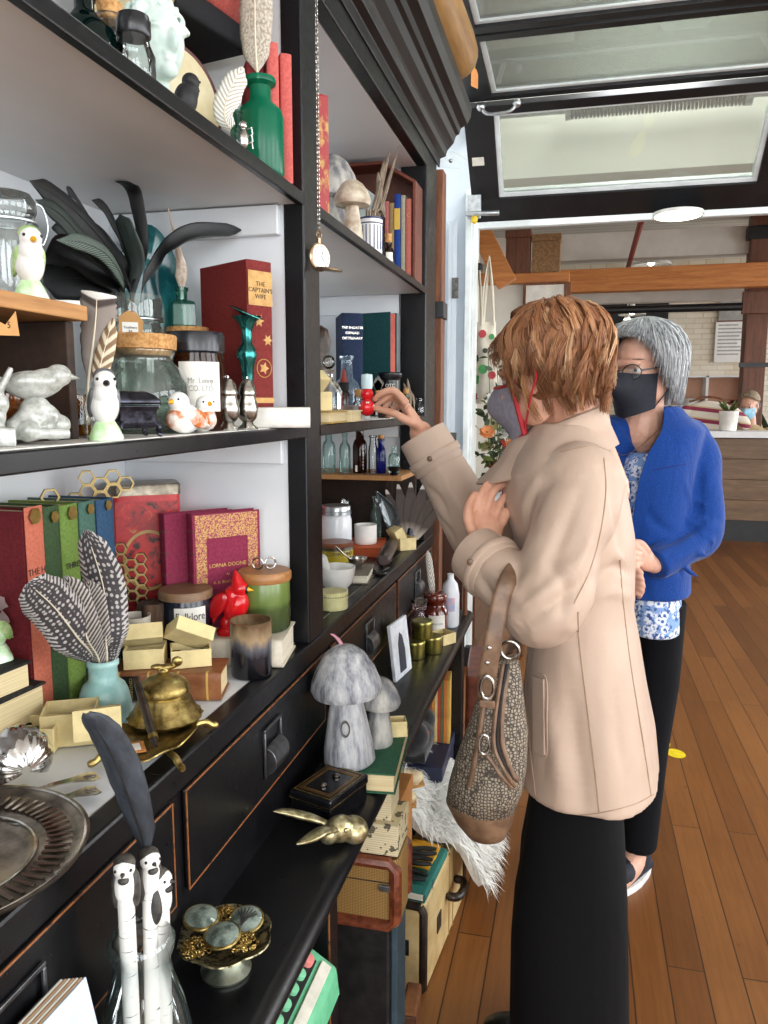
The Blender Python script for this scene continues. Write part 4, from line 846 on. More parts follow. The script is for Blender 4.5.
# two maroon volumes
M_mar = cloth('maroon_bookcloth', '7d2440', '8d2f4c'); M_rib = mat('dark_tooled_spine', '4a1116', .5, col2='7a2a26', scale=120); M_gp = mat('gold_arabesque', 'c19a56', .45, .3, col2='8d2f4c', scale=420, lo=.44, hi=.56)
for i, (dx, dy, lb) in enumerate(((0, 0, 'maroon book with a gold tooled cover facing the room'), (-.038, .0, 'second maroon book standing behind the gold tooled one'))):
    hh2 = P(230, 514, X=-.53).z-ZW
    o = book(lb, (-.592+dx, 1.114+dy+.002*i, ZW), R(-42), .024, hh2, .115, M_mar, 'pair of maroon volumes', pages=M_page2, bands=6, bandm=M_rib, round_=.15,
             cover=[('LORNA DOONE', .5, .63, .0088, M_giltp, 1), ('by', .5, .565, .0055, M_giltp, 1), ('R. D. BLACKMORE', .5, .51, .0062, M_giltp, 1)] if i == 0 else ())
    if i == 0:
        b = MB(); x = .0121
        for lo, hi in (((x, .004, .002), (x+.0005, .022, hh2-.002)), ((x, .093, .002), (x+.0005, .111, hh2-.002)), ((x, .022, hh2-.040), (x+.0005, .093, hh2-.002))): b.bb(lo, hi)
        b.build('gilt_border', M_gp, o, False)
    else: o.location = (-.636, 1.106, ZW); 
# green canister with a wooden lid, on a white book
wb2 = book('cream white book lying flat under the green canister', (-.440, 1.118, ZW), R(76), .044, .13, .105, mat('cream_bookcloth', 'ddd5c2', .6), None, lay=True, pages=M_page2)
wb2.location = (-.494, 1.082, ZW); wb2.rotation_euler = (0, 0, R(10))
q = V((-.482, 1.150, ZW+.0446)); rz = face(q); o = thing('candle_jar', 'mossy green candle jar with a wooden lid, two metal rings on top', 'candle', q, rz)
t = NT('banded_green_glaze'); pset(t.b, .25); sp_ = t.n('ShaderNodeSeparateXYZ'); t.l(t.coord(), sp_.inputs[0]); t.l(t.ramp(t.math('ADD', t.math('MULTIPLY', sp_.outputs[2], 10), t.math('MULTIPLY', t.noise(t.coord(), 30, 3), .12)), [(.0, '2a3420'), (.22, '3e4a2a'), (.42, '43522a'), (.5, '5f7238'), (.8, '6c8040')]), t.b.inputs['Base Color'])
MB().lathe(shell([(.036, 0), (.0385, .004), (.0385, .073), (.0375, .076)], .003), 40).build('jar_body', t.m, o)
M_wl = wood('turned_lid_wood', '8a5a30', 'b98550', 0, 16, .45, 8)
MB().lathe([(1e-5, .075), (.040, .075), (.0415, .078), (.0415, .087), (.039, .0905), (1e-5, .0905)], 40).build('lid', M_wl, o)
for sx in (-1, 1): MB().torus(.0085, .0014, 24, 8, T(sx*.0095, 0, .1005) @ rot(x=90, z=20*sx)).build('lid_ring', M_silver, o)
sc_(o, (1.05, 1.05, 1.06))
# cardinal
M_card = mat('cardinal_red_glaze', 'c3141a', .12, col2='d8232a', scale=20)
q = V((-.528, 1.098, ZW+.044)); o = thing('bird_figurine', 'glossy red cardinal figurine with a crest in front of the green candle jar', 'figurine', q+V((0, 0, .012)), face(q, 70))
b = MB(); b.ell((0, 0, .040), (.0150, .017, .0235), rot(x=24)); b.ell((0, -.022, .062), (.0115, .012, .012)); b.lathe([(.0100, 0), (.0055, .012), (.0008, .021)], 14, T(0, -.020, .068) @ rot(x=-12)); b.ell((0, -.012, .052), (.012, .012, .014))
b.lathe([(.0085, 0), (.0065, .025), (.0058, .052), (.004, .055)], 12, T(0, .010, .026) @ rot(x=-146) @ S(1, .45, 1)); b.ell((0, -.002, .012), (.010, .009, .012)); b.fuse('body', M_card, o, vox=.0013, it=5)
MB().lathe([(.0040, 0), (1e-4, .010)], 10, T(0, -.0325, .061) @ rot(x=98)).build('beak', M_ygl, o)
MB().ell((0, -.0322, .0605), (.0062, .0022, .0062)).build('face_mask', mat('bead_black', '0a0a0a', .1), o)
for sx in (-1, 1): MB().ell((0, 0, 0), (.004, .011, .021), T(sx*.0135, .006, .040) @ rot(x=34)).build('wing', mat('cardinal_dark', 'a01016', .15), o)
o.location.z = ZW+.0447; 
for ch in o.children: ch.location.z = .004
MB().lathe([(1e-5, 0), (.011, 0), (.012, .006), (.007, .012), (1e-5, .013)], 20).build('base', M_card, o)
sc_(o, 1.14)
# horn cups
def hornmat(n, st):
    t = NT(n); pset(t.b, .18, coat=.3); v = t.coord((1, 1, 1)); sp_ = t.n('ShaderNodeSeparateXYZ'); t.l(v, sp_.inputs[0])
    f = t.math('ADD', t.math('MULTIPLY', sp_.outputs[2], 8), t.math('MULTIPLY', t.noise(t.coord((1, 1, .25)), 34, 4), .45)); t.l(t.ramp(f, st), t.b.inputs['Base Color']); return t.m
q = V((-.466, 1.055, ZW)); o = vessel('horn_cup', 'dark polished horn cup at the front of the worktop below the cardinal', 'cup', q, [(.029, 0), (.0305, .003), (.0315, .07), (.0320, .085)], hornmat('streaked_horn', [(.30, '0b0b0f'), (.52, '1d1d25'), (.64, '55565e'), (.74, '9a8466'), (.9, '5d4630')]), hollow=True)
q = V((-.628, 1.002, ZW)); o = vessel('horn_cup', 'pale and blue grey horn cup beside the guinea feathers', 'cup', q, [(.020, 0), (.021, .003), (.0235, .085), (.024, .095)], hornmat('pale_horn', [(.3, '20252e'), (.6, '3d4d66'), (.8, 'b5b2ac'), (1, 'd8cfbe')]), hollow=True)
# bark candle and the navy candle
q = V((-.622, 1.044, ZW)); o = vessel('bark_candle', 'candle in a rough dark bark log beside the navy candle', 'candle', q, [(.022, 0), (.0225, .101), (.021, .105), (.014, .105), (1e-5, .102)], mat('bark', '241812', .9, col2='5a4230', scale=60, stretch=(1, 1, .15), bump=.8, bdist=.003), wob=lambda a, j: 1+.06*math.sin(7*a)+.04*math.sin(13*a))
q = V((-.584, 1.078, ZW)); rz = face(q); o = thing('candle_jar', 'navy candle jar with a wooden lid and a Folklore label', 'candle', q, rz)
MB().lathe(shell([(.037, 0), (.0395, .004), (.0395, .082), (.038, .085)], .003), 40).build('jar_body', mat('navy_glass', '10131f', .2, col2='161a29'), o)
MB().lathe([(1e-5, .083), (.0405, .083), (.0405, .091), (.039, .093), (1e-5, .093)], 40).build('lid', wood('lid_walnut', '5f452f', '8f6f50', 0, 16, .5, 8), o)
label_on(o, M_lblw, .0398, .016, .076, -26, 44); t_ = text('Folklore', M_ink, o, (0, 0, 0), size=.0135, sx=1); wraptext(t_, .0403, .065, R(9)); t_ = text('Pine - Birch Amber\nhand poured soy wax', mat('grey_print', '9a9a98', .7), o, (0, 0, 0), size=.0042); wraptext(t_, .0403, .048, R(9))
sc_(o, (1.03, 1.03, 1.30))
# brown leather book with two pairs of little boxes
M_lea = mat('tan_leather', '6d3d22', .42, col2='9a6238', scale=26, lo=.35, hi=.7, bump=.15)
o = book('brown leather book lying flat under the cream ring boxes', (-.540, .926, ZW), R(15), .040, .158, .062, M_lea, None, lay=True, bands=4, pages=M_page, round_=.18, name='book')
mm = T(0, 0, .020) @ rot(y=90) @ T(0, 0, -.079)
plate_on(o, mat('black_title_label', '0f0e10', .4), (-.017, -.0055, .024), (.017, -.0046, .048), 'title_label', mm); tt = text('CENTURIES', M_giltp, o, (0, 0, 0), size=.0058); tt.matrix_local = mm @ T(0, -.0058, .036) @ rot(x=90)
def ringbox(label, loc, rz, w, d, h, lidpose, group='cream ring boxes with their lids off'):
    w, d, h = w*1.1, d*1.05, h*1.15
    o = openbox(label, loc, rz, w, d, h, M_box, group, inside=M_blk, name='ring_box')
    mm = T(*lidpose[0]) @ rot(*lidpose[1]); MB().bb((-w*.25, -d*.25, 0), (w*.25, d*.25, h*.12), T(0, 0, h*.56)).build('insert', M_lblw, o, False, .001)
    openbox('', None, 0, w*1.03, d*1.03, h*.8, M_box, par=o, part='lid', mm=mm); return o
zl = ZW+.0405
ringbox('cream ring box on the left end of the brown leather book, lid propped open', onX(146, -.555, zl)+V((0, 0, 0)), R(24), .050, .042, .024, ((-.004, -.001, .032), (-30, 0, 8)))
ringbox('cream ring box on the right end of the brown leather book, lid tipped up', onX(192, -.502, zl), R(30), .050, .042, .022, ((-.003, -.004, .036), (-34, 26, 10)))
for ob in [x for x in bpy.data.objects if x.name.startswith('ring_box')]: ob.location.y = .952 if ob.location.x < -.53 else .972
for ob in [x for x in bpy.data.objects if x.name.startswith('ring_box')]: ob.location.x = onY(146 if ob.location.y < .96 else 191, ob.location.y, zl).x
# aqua bottle with guinea-fowl feathers
q = V((-.583, .853, ZW)); o = vessel('glass_bottle', 'squat frosted aqua glass bottle holding spotted guinea fowl feathers', 'bottle', q, [(.030, 0), (.0335, .004), (.0335, .020), (.030, .038), (.0265, .046), (.0185, .053), (.0175, .070), (.020, .073), (.020, .078), (.018, .080)], mat('frosted_aqua', '86b3b0', .3, col2='a9cdc9', scale=30, sss=.2), hollow=True)
F_gui = feathermat('guinea_dots', 'dots', '3a3638', 'b4aeaa', '7d7470', sc=(8, 36)); F_gui2 = feathermat('guinea_bars', 'bars', '433c3a', 'b3aba3', '8c8178', sc=(5, 28))
nk = q+V((0, 0, .078)); FG = 'guinea fowl feathers in the aqua bottle'
pf = [(0, .03), (.14, .05), (.24, .5), (.5, 1), (.8, .95), (.94, .65), (1, .12)]
def gf(lb, uvx, w, m, sd, off, seed): feather(lb, [q+V((0, 0, .02))+V(off)*.3, nk+V(off)*.8]+[P(u, v, X=X) for u, v, X in uvx], w, m, sd, FG, pf, .04, seed=seed, camber=.12)
gf('spotted guinea feather leaning far to the left of the aqua bottle', [(78, 638, -.575), (55, 608, -.57), (28, 583, -.565)], .058, F_gui, UP+RT*.6, (-.010, -.004, 0), 51)
gf('short barred guinea feather in the middle of the aqua bottle', [(88, 640, -.575), (78, 608, -.57), (66, 576, -.57)], .038, F_gui2, RT+UP*.3, (-.002, -.006, 0), 52)
gf('tall spotted guinea feather standing in the aqua bottle, topmost', [(106, 640, -.57), (104, 590, -.57), (86, 530, -.575)], .054, F_gui, RT+UP*.2, (.008, 0, 0), 53)
gf('barred guinea feather half hidden between the spotted ones in the bottle', [(98, 645, -.58), (93, 610, -.58), (88, 580, -.585)], .036, F_gui2, RT, (.003, .006, 0), 54)
# brass inkwell, tray, tag, pen
q = V((-.474, .792, ZW)); rz = R(8); o = thing('brass_tray', 'ornate brass pen tray on scroll feet under the brass inkwell', 'tray', q, rz)
def trf(u, v): 
    a = 2*PI*u; r = 1+.07*math.cos(8*a); x = .046*v*r*math.cos(a); y = .082*v*r*math.sin(a); return (x, y, .012+.010*max(0, v-.72)**1*(1+.5*math.cos(8*a))/.28*.8)
MB().grid(trf, 64, 10, .0016).build('dish', M_brass, o)
for sx, sy in ((1, .75), (1, -.75), (-1, .75), (-1, -.75)): MB().tube(smoothcurve([(sx*.030, sy*.050, .012), (sx*.042, sy*.066, .012), (sx*.049, sy*.074, .006), (sx*.055, sy*.082, .0045)], 10), [.004, .004, .004, .004, .0045, .0045, .004, .004, .0045, .0045, .003], 8).build('foot', M_brass, o)
q = V((-.488, .838, ZW+.017)); o = thing('inkwell', 'ornate brass inkwell with a hinged dome lid standing on the brass tray', 'inkwell', q, face(q))
MB().lathe([(1e-5, 0), (.034, 0), (.036, .004), (.031, .010), (.024, .030), (.0215, .034), (.0235, .037)], 48, wob=lambda a, j: 1+(.03*math.cos(16*a) if 1 < j < 5 else 0)).build('base', M_brass, o)
MB().lathe([(.0240, .0375), (.0245, .040), (.0225, .050), (.015, .058), (.008, .061), (.0055, .064), (1e-5, .066)], 40, wob=lambda a, j: 1+.02*math.cos(12*a)).build('lid', M_brass, o)
b = MB(); b.ell((0, 0, .068), (.006, .006, .005)); b.ell((.004, 0, .073), (.009, .0045, .0045), rot(0)); b.ell((-.006, 0, .074), (.006, .004, .004)); b.ell((.013, 0, .079), (.0055, .003, .0075), None); b.fuse('finial', M_brass, o, vox=.001, it=2); sc_(o, (1.28, 1.28, .9))
a, c = V((-.512, .815, ZW+.075)), V((-.4515, .752, ZW+.021)); q = c; o = thing('dip_pen', 'dark wooden dip pen with a brass band leaning from the inkwell to the tray', 'pen', q, 0)
d = a-c; pp = [d*k for k in (0, .12, .3, .62, .9, 1)]; MB().tube(pp, [.0028, .0046, .0052, .005, .0045, .003], 14).build('barrel', mat('ebony', '17120f', .3, col2='33261c', scale=80), o)
MB().tube([d*.10, d*.16], .0055, 14).build('band', M_brass, o)
q = V((-.486, .746, ZW+.0165)); o = thing('price_tag', 'orange price tag lying on the near end of the brass tray', 'tag', q, R(38)); MB().bb((-.021, -.014, -.001), (.021, .014, .0008)).build('card', mat('orange_card', 'c98446', .7), o, False, .0004); MB().bb((-.015, -.009, .0008), (.016, .009, .0013)).build('label', M_lblw, o, False); text('$16', M_ink, o, (0, 0, .0016), rx=0, size=.009)
o.rotation_euler = (0, R(0), R(38))
# stack of old books at the back left
M_bd = cloth('black_worn_cloth', '1c1a19', '2c2926'); M_br = mat('brown_worn_leather', '3d2417', .55, col2='6b452c', scale=40)
GS = 'old books lying in a stack by the photo edge'
z = ZW
for i, (t, h, d, m, yc, e, lb) in enumerate(((.018, .22, .118, M_br, .710, -92, 'thin brown old book, lowest of the stack'), (.046, .20, .114, M_bd, .712, -95, 'thick old book with brown pages in the middle of the stack'), (.034, .185, .112, M_bd, .700, -97, 'old book with pale pages on top of the stack'))):
    book(lb, (-.752, yc, z), R(e), t, h, d, m, GS, lay=True, pages=M_page); z += t+.0006
q = V((-.668, onX(-2, -.668, z).y, z)); o = thing('bird_figurine', 'green and white china bird on the stack of old books, cut by the photo edge', 'figurine', q, face(q, -30)); bird_parts(o, M_mint, M_grn, M_ygl, True, M_mint, s=1.05)
# dark green book lying behind the aqua bottle
book('green old book lying flat behind the aqua bottle', (-.612, .905, ZW), R(40), .032, .06, .04, M_g1, None, lay=True)
bpy.data.objects[-1] if False else None
# three open boxes, front left
GX = 'open cream gift boxes at the front of the worktop'
def gbox(lb, u, v, X, rz, w, d, h, tilt, dz): q = P(u, v, X=X); openbox(lb, (q.x, q.y, ZW+dz), R(rz), w, d, h, M_box, GX, inside=M_blk if dz >= 0 else None, tilt=tilt, name='gift_box')
gbox('open cream gift box with black lining, behind the other two', 72, 742, -.588, 28, .062, .052, .040, (0, 0, 0), 0.0005)
gbox('open cream gift box tipped up in front, beside the brass tray', 100, 770, -.545, 34, .054, .050, .036, (-18, 0, 0), .0085)
gbox('open cream gift box leaning at the left, next to the silver shell', 40, 762, -.612, 20, .050, .046, .030, (0, 0, 0), .0005)
# silver: shell cup, two spoons, salver, tumbler
q = V((-.548, .652, ZW)); o = thing('shell_dish', 'ribbed silver shell shaped dish on its side', 'dish', q, R(55)); M_sil = mat('bright_silver', 'a9a7a4', .12, 1, col2='dad9d6', scale=14)
def shf(u, v):
    a = R(-118+236*u); fl = 1+.05*abs(math.sin(11*a*.72)); ph = R(8+112*v); r = .040*math.sin(ph)*fl*(1-.10*abs(a)/2); return (r*math.sin(a), .034*(1-math.cos(ph))*1.0-.020, .040+r*math.cos(a)*1.0-.002)
MB().grid(shf, 66, 14, .0016).build('shell', M_sil, o); MB().lathe([(1e-5, 0), (.018, 0), (.019, .002), (.006, .006), (.006, .012)], 20).build('foot', M_sil, o); sc_(o, .92)
def spoon(lb, a, c, bw=.019):
    a, c = V(a), V(c); d = (c-a); L = d.length; o = thing('spoon', lb, 'spoon', a, math.atan2(d.y, d.x), 'silver spoons by the salver')
    prof_ = [(0, .009), (.08, .012), (.16, .009), (.3, .0048), (.62, .004), (.70, .006), (.78, bw*.8), (.88, bw), (.97, bw*.6), (1, .002)]
    def f(u, v): 
        w = interp(prof_, v); dip = -.006*math.sin(PI*max(0, (v-.70)/.30)) * (1-(2*u-1)**2); return (v*L, (2*u-1)*w, .008+dip+.004*math.sin(PI*v))
    MB().grid(f, 8, 40, .0014).build('handle_and_bowl', M_sil if 'near' not in lb else M_silver, o); MB().tube([(L*k, 0, .0095+.004*math.sin(PI*k)) for k in (.02, .05, .09, .13, .16)], [.002, .0045, .0035, .0045, .001], 8, flat=.35).build('pattern', M_silver, o)
    o.location.z = ZW; return o
spoon('silver spoon with a patterned handle nearest the gift boxes', P(98, 783, Z=ZW), P(2, 812, Z=ZW)); spoon('silver spoon with a patterned handle near the salver rim', P(98, 797, Z=ZW), P(8, 830, Z=ZW))
q = V((-.524, .520, ZW)); o = thing('silver_salver', 'tarnished silver salver with a pierced rim by the photo edge', 'tray', q, R(20))
M_tar = mat('tarnished_plate', '4b433a', .28, .95, col2='a49a8e', scale=26, lo=.35, hi=.68)
MB().lathe([(1e-5, .004), (.060, .004), (.066, .006), (.070, .010), (.100, .013), (.106, .016), (.108, .0185), (.110, .018), (.108, .014), (.100, .0105), (.070, .0065), (.064, .002), (1e-5, .0015)], 72).build('dish', M_tar, o)
b = MB()
for k in range(64): a = 2*PI*k/64; b.box((.086, 0, .0128), (.020, .0032, .0022), M.Rotation(a, 4, 'Z'))
b.build('pierced_pattern', mat('rim_silver', '8a8178', .25, 1), o, False); MB().torus(.068, .0016, 72, 6, T(0, 0, .0098)).build('beading', M_silver, o); MB().torus(.107, .0018, 72, 6, T(0, 0, .0170)).build('rim_bead', M_silver, o); sc_(o, 1.1)
q = V((-.578, .525, ZW+.0072)); vessel('glass_tumbler', 'cut glass tumbler standing on the silver salver, mostly out of the photo', 'glass', q, [(.022, 0), (.025, .004), (.030, .075), (.031, .08)], M_gclear, hollow=True, n=20)
# ================================================================== the ledge
ZG = ZL+.0006
# carafe of birch pencils with bird heads
q = onX(146, -.374, .80); q.z = ZG; o = vessel('glass_carafe', 'clear glass milk bottle holding bird headed pencils and a black feather', 'bottle', q, [(.028, 0), (.0315, .005), (.0315, .045), (.027, .066), (.0205, .085), (.0185, .097), (.0215, .103), (.0225, .110), (.020, .114)], glass('carafe_glass', 'fafcfc', 'b5cdcb', dens=1.3, base=.03), hollow=True); sc_(o, (1.36, 1.36, 1.45))
CA = V(q); M_bir = NT('birch_bark'); pset(M_bir.b, .6); n_ = M_bir.noise(M_bir.coord((60, 60, 1)), 7, 3); v_ = M_bir.noise(M_bir.coord((20, 20, 130)), 1.6, 2)
M_bir.l(M_bir.ramp(v_, [(.30, '3a3430'), (.37, 'e3e0da')]), M_bir.b.inputs['Base Color']); M_bir = M_bir.m
M_chw = mat('chickadee_white', 'e9e7e2', .5); M_chb = mat('chickadee_black', '2a2826', .5, col2='4a463f', scale=90)
tops = [(P(125, 880, X=-.385), 'bird headed birch pencil at the left in the glass bottle', -10), (P(150, 872, X=-.378), 'bird headed birch pencil in the middle of the bottle with wings folded', 20), (P(161, 892, X=-.370), 'bird headed birch pencil at the right in the glass bottle', 60)]
for i, (tp_, lb, e) in enumerate(tops):
    bs = CA+V(((-.010, .004, .012)[i], (-.006, .004, .012)[i], .006)); d = tp_-bs; L = d.length; o = thing('pencil', lb, 'pencil', bs, 0, 'bird headed pencils in the bottle')
    rq = V((0, 0, 1)).rotation_difference(d.normalized()).to_matrix().to_4x4() @ M.Rotation(face(bs, e), 4, 'Z')
    MB().tube([rq @ V((0, 0, z)) for z in (0.020, L*.5, L-.012)], .0076, 14).build('barrel', M_bir, o); MB().lathe([(1e-4, 0), (.0018, .005), (.006, .0205)], 14, rq).build('point', mat('raw_wood_tip', 'c39a68', .6), o)
    b = MB(); b.ell((0, 0, L-.006), (.0100, .0104, .017), rq); b.ell((0, -.0012, L+.012), (.0096, .0098, .0100), rq); b.fuse('bird_head', M_chw, o, vox=.001, it=3)
    c_ = MB(); c_.ell((0, .0016, L+.0156), (.0097, .0100, .0080), rq); c_.build('cap', M_chb, o); MB().lathe([(.0022, 0), (1e-4, .006)], 8, rq @ T(0, -.0105, L+.0115) @ rot(x=95)).build('beak', M_chb, o)
    for sx in (-1, 1): MB().ell((sx*.0086, .003, L-.010), (.0046, .0085, .018), rq).build('wing', M_chb, o); MB().ell((sx*.0066, -.0078, L+.0135), .0015, rq, 8, 5).build('eye', mat('bead_black', '0a0a0a', .1), o)
    cb_ = MB(); cb_.ell((0, -.0080, L+.004), (.0050, .0036, .0036), rq); cb_.build('bib', M_chb, o)
feather('tall slate black feather standing in the glass milk bottle', [CA+V((-.006, .014, .03)), CA+V((-.006, .016, .13)), P(146, 860, X=-.386), P(131, 805, X=-.38), P(112, 755, X=-.385), P(86, 714, X=-.39)], .034, feathermat('slate_black', 'mottle', '20242a', '3a4048', sc=(3, 10)), RT+UP*.2, prof=[(0, .02), (.40, .05), (.46, .7), (.62, 1), (.86, .9), (.95, .7), (1, .2)], ragged=.1, seed=61, camber=.3, shaftm=mat('dark_quill', '1c1a18', .5))
# pewter compote with pendants
q = V((-.373, .752, ZG)); o = thing('footed_dish', 'small pewter footed dish with a pierced rim full of pendants', 'dish', q, R(20)); M_pew = mat('pale_pewter', '6d7466', .3, .9, col2='a9b0a0', scale=30); 
MB().lathe([(1e-5, 0), (.0225, 0), (.0235, .003), (.0195, .006), (.011, .014), (.009, .020), (.012, .024)], 36).build('foot', M_pew, o)
sc_(o, 1.24)
def dsh(u, v): a = 2*PI*u; r = 1+.09*v*abs(math.sin(3*a)); return (.041*v*r*math.cos(a), .041*v*r*math.sin(a), .024+.012*v*v)
MB().grid(dsh, 72, 8, .0014).build('bowl', mat('pierced_brass', '3a3628', .4, .85, col2='a39a78', scale=160, lo=.45, hi=.55), o)
for i, (dx, dy, e, lb) in enumerate(((.012, .020, 12, 'round glass pendant with a tree motif leaning on the back of the pewter dish'), (.002, -.010, 4, 'round glass pendant lying at the front of the pewter dish'), (-.026, .004, 6, 'round glass pendant at the left of the pewter dish'))):
    p_ = q+V((dx, dy, .0395+.0035*i))*1.24; c_ = thing('pendant', lb, 'pendant', p_, R(40*i), 'glass pendants in the pewter dish'); c_.rotation_euler = (R(e), R(e*.5-6), R(40*i)); sc_(c_, 1.24)
    MB().torus(.0155, .0018, 32, 8).build('rim', M_brass, c_); MB().lathe([(1e-5, -.001), (.0155, -.001), (.0150, .002), (.009, .0042), (1e-5, .005)], 32).build('glass_dome', mat('pale_cabochon', '4d5a52', .05, col2='8f9c92', scale=90, coat=.6), c_)
    if i == 0:
        b = MB()
        for k in range(7): an = R(-60+20*k); b.tube([(0, -.010, .004), (.004*math.sin(an), -.002, .0055), (.011*math.sin(an), .010*math.cos(an), .0042)], .0006, 5)
        b.build('tree_motif', M_ink, c_)
rnd = random.Random(8)
for i, (dx, dy, lb) in enumerate(((.022, -.008, 'heap of fine gold chain at the right of the pewter dish'), (-.016, -.024, 'heap of fine gold chain at the front left of the pewter dish'), (-.010, .024, 'heap of fine gold chain at the back of the pewter dish'))):
    c_ = thing('chain', lb, 'chain', q+V((dx, dy, .036))*1.24, 0, 'gold chains in the pewter dish'); b = MB()
    for k in range(60): a, r = rnd.uniform(0, 6.28), .014*math.sqrt(rnd.random()); b.torus(.0021, .0005, 10, 4, T(r*math.cos(a), r*math.sin(a), .0025+.006*(1-r/.014)*rnd.random()) @ rot(rnd.uniform(0, 180), rnd.uniform(0, 180), 0))
    ch = b.build('links', M_gold, c_); ch['kind'] = 'stuff'; sc_(c_, 1.15)
# stack of postcards
for i in range(7):
    q = P(62+2.2*(i-3), 1012, X=-.405-.0035*(6-i)) if False else V((-.362, .488, ZG))+V((-.0030*(6-i), -.0012*(6-i), 0))
    o = tag(MB().bb((-.0011, -.040, 0), (.0011, .040, .165)).build('postcard', mat('card_front', 'c9d6e6', .4) if i == 6 else mat('card_kraft', 'b99470', .7) if i % 2 else M_lblw, None, False, .0003), ('front postcard of the set, pale blue with a small blue print' if i == 6 else 'brown' if i % 2 else 'white')+('' if i == 6 else ' edged card packed behind the pale blue postcard'), 'card', 'cards standing at the near end of the ledge', q, R(-38))
    o.rotation_euler = (M.Rotation(R(-2), 4, 'Z') @ rot(y=-12)).to_euler()
    if i == 6: MB().lathe([(1e-5, 0), (.011, 0), (.011, .0003), (1e-5, .0003)], 20, T(.0011, -.004, .030) @ rot(y=90), wob=lambda a, j: 1+.2*math.sin(3*a)).build('print', mat('blue_print', '3f7fc0', .6), o, False)
# rabbit head, cash tin, mushrooms on a green book
q = V((-.372, 1.045, ZG)); o = thing('rabbit_ornament', 'brass rabbit head ornament with long ears lying on the ledge', 'ornament', q, R(118)); M_rab = mat('gold_metal', '857a54', .36, .85, col2='c6bd98', scale=90, bump=.3)
b = MB(); b.ell((0, -.026, .018), (.022, .020, .018)); b.ell((0, -.004, .022), (.0165, .022, .018)); b.ell((0, .012, .017), (.013, .014, .013)); b.ell((0, -.004, .030), (.010, .014, .011))
for sx in (-1, 1):
    e = smoothcurve([(sx*.010, .012, .028), (sx*.020, .034, .034), (sx*.030, .062, .036+.004*sx), (sx*.034, .082, .036+.006*sx)], 10); b.tube(e, [.006, .0075, .009, .0098, .0100, .0098, .009, .0078, .006, .004, .0015], 12, flat=.5)
b.fuse('head', M_rab, o, vox=.0014, it=3)
for sx in (-1, 1): MB().ell((sx*.0155, -.004, .027), (.0025, .004, .0035)).build('eye', M_rab, o)
o.rotation_euler = (0, 0, R(-22)); o.location = V((-.328, 1.028, ZG)); 
o.rotation_euler = (R(10), 0, R(138)); sc_(o, 1.12); 
M_japan = mat('japanned_black', '0f0f11', .16, col2='17171a', scale=60)
q = V((-.368, 1.128, ZG)); o = thing('cash_tin', 'black japanned cash tin with gold lines and two lid studs', 'tin', q, R(-18)); w_, d_ = .038, .052
MB().bb((-w_, -d_, 0), (w_, d_, .030)).build('tin_body', M_japan, o, False, .002); MB().bb((-w_-.002, -d_-.002, .0305), (w_+.002, d_+.002, .046)).build('tin_lid', M_japan, o, False, .003)
def frame_(z, k0, k1, m, nm):
    b = MB(); x0, y0, x1, y1 = w_*k0, d_*k0, w_*k1, d_*k1
    for lo, hi in (((-x0, -y0, z), (x0, -y1, z+.0006)), ((-x0, y1, z), (x0, y0, z+.0006)), ((-x0, -y1, z), (-x1, y1, z+.0006)), ((x1, -y1, z), (x0, y1, z+.0006))): b.bb(lo, hi)
    b.build(nm, m, o, False)
frame_(.0461, .93, .90, M_gold, 'gold_line'); frame_(.0461, .80, .70, mat('bronze_band', '6e4f2c', .35, .5), 'bronze_band'); frame_(.0461, .68, .66, M_gold, 'gold_line')
b = MB(); 
for lo, hi in (((-w_-.0024, -d_-.0024, .0335), (w_+.0024, -d_-.0019, .0345)), ((w_+.0019, -d_, .0335), (w_+.0024, d_, .0345))): b.bb(lo, hi)
b.build('gold_line', M_gold, o, False)
for y in (-.018, .018): MB().lathe([(1e-5, .0462), (.006, .0462), (.0065, .049), (.003, .0515), (1e-5, .052)], 20, T(0, y, 0)).build('stud', M_silver, o)
gb = book('green cloth book lying flat under the wooden mushrooms', (-.3, 1.2, ZG), R(0), .036, .235, .122, cloth('forest_bookcloth', '28523c', '336149'), None, lay=True, pages=M_page)
gb.location = (-.366, 1.202, ZG); gb.rotation_euler = (0, 0, R(6)); gb.location = (-.3505, 1.205, ZG); gb.rotation_euler = (0, 0, R(-84)); gb.location = (-.409, 1.300, ZG); 
M_mush = NT('whitewashed_wood'); pset(M_mush.b, .65); v_ = M_mush.coord((1, 1, .12)); n_ = M_mush.noise(v_, 60, 5, .7); c_ = M_mush.noise(M_mush.coord((1, 1, .06)), 30, 2); M_mush.l(M_mush.mix(M_mush.ramp(c_, [(.28, (1, 1, 1)), (.33, (0, 0, 0))]), M_mush.ramp(n_, [(.33, '5d5f68'), (.5, '9d9ea2'), (.68, 'c6c5c2')]), '4c4744'), M_mush.b.inputs['Base Color']); M_mush.bump(n_, .4, .002); M_mush = M_mush.m
M_mush2 = mat('speckled_grey_wood', '6c6c70', .65, col2='b9b5ac', scale=40, bump=.4, stretch=(1, 1, .3))
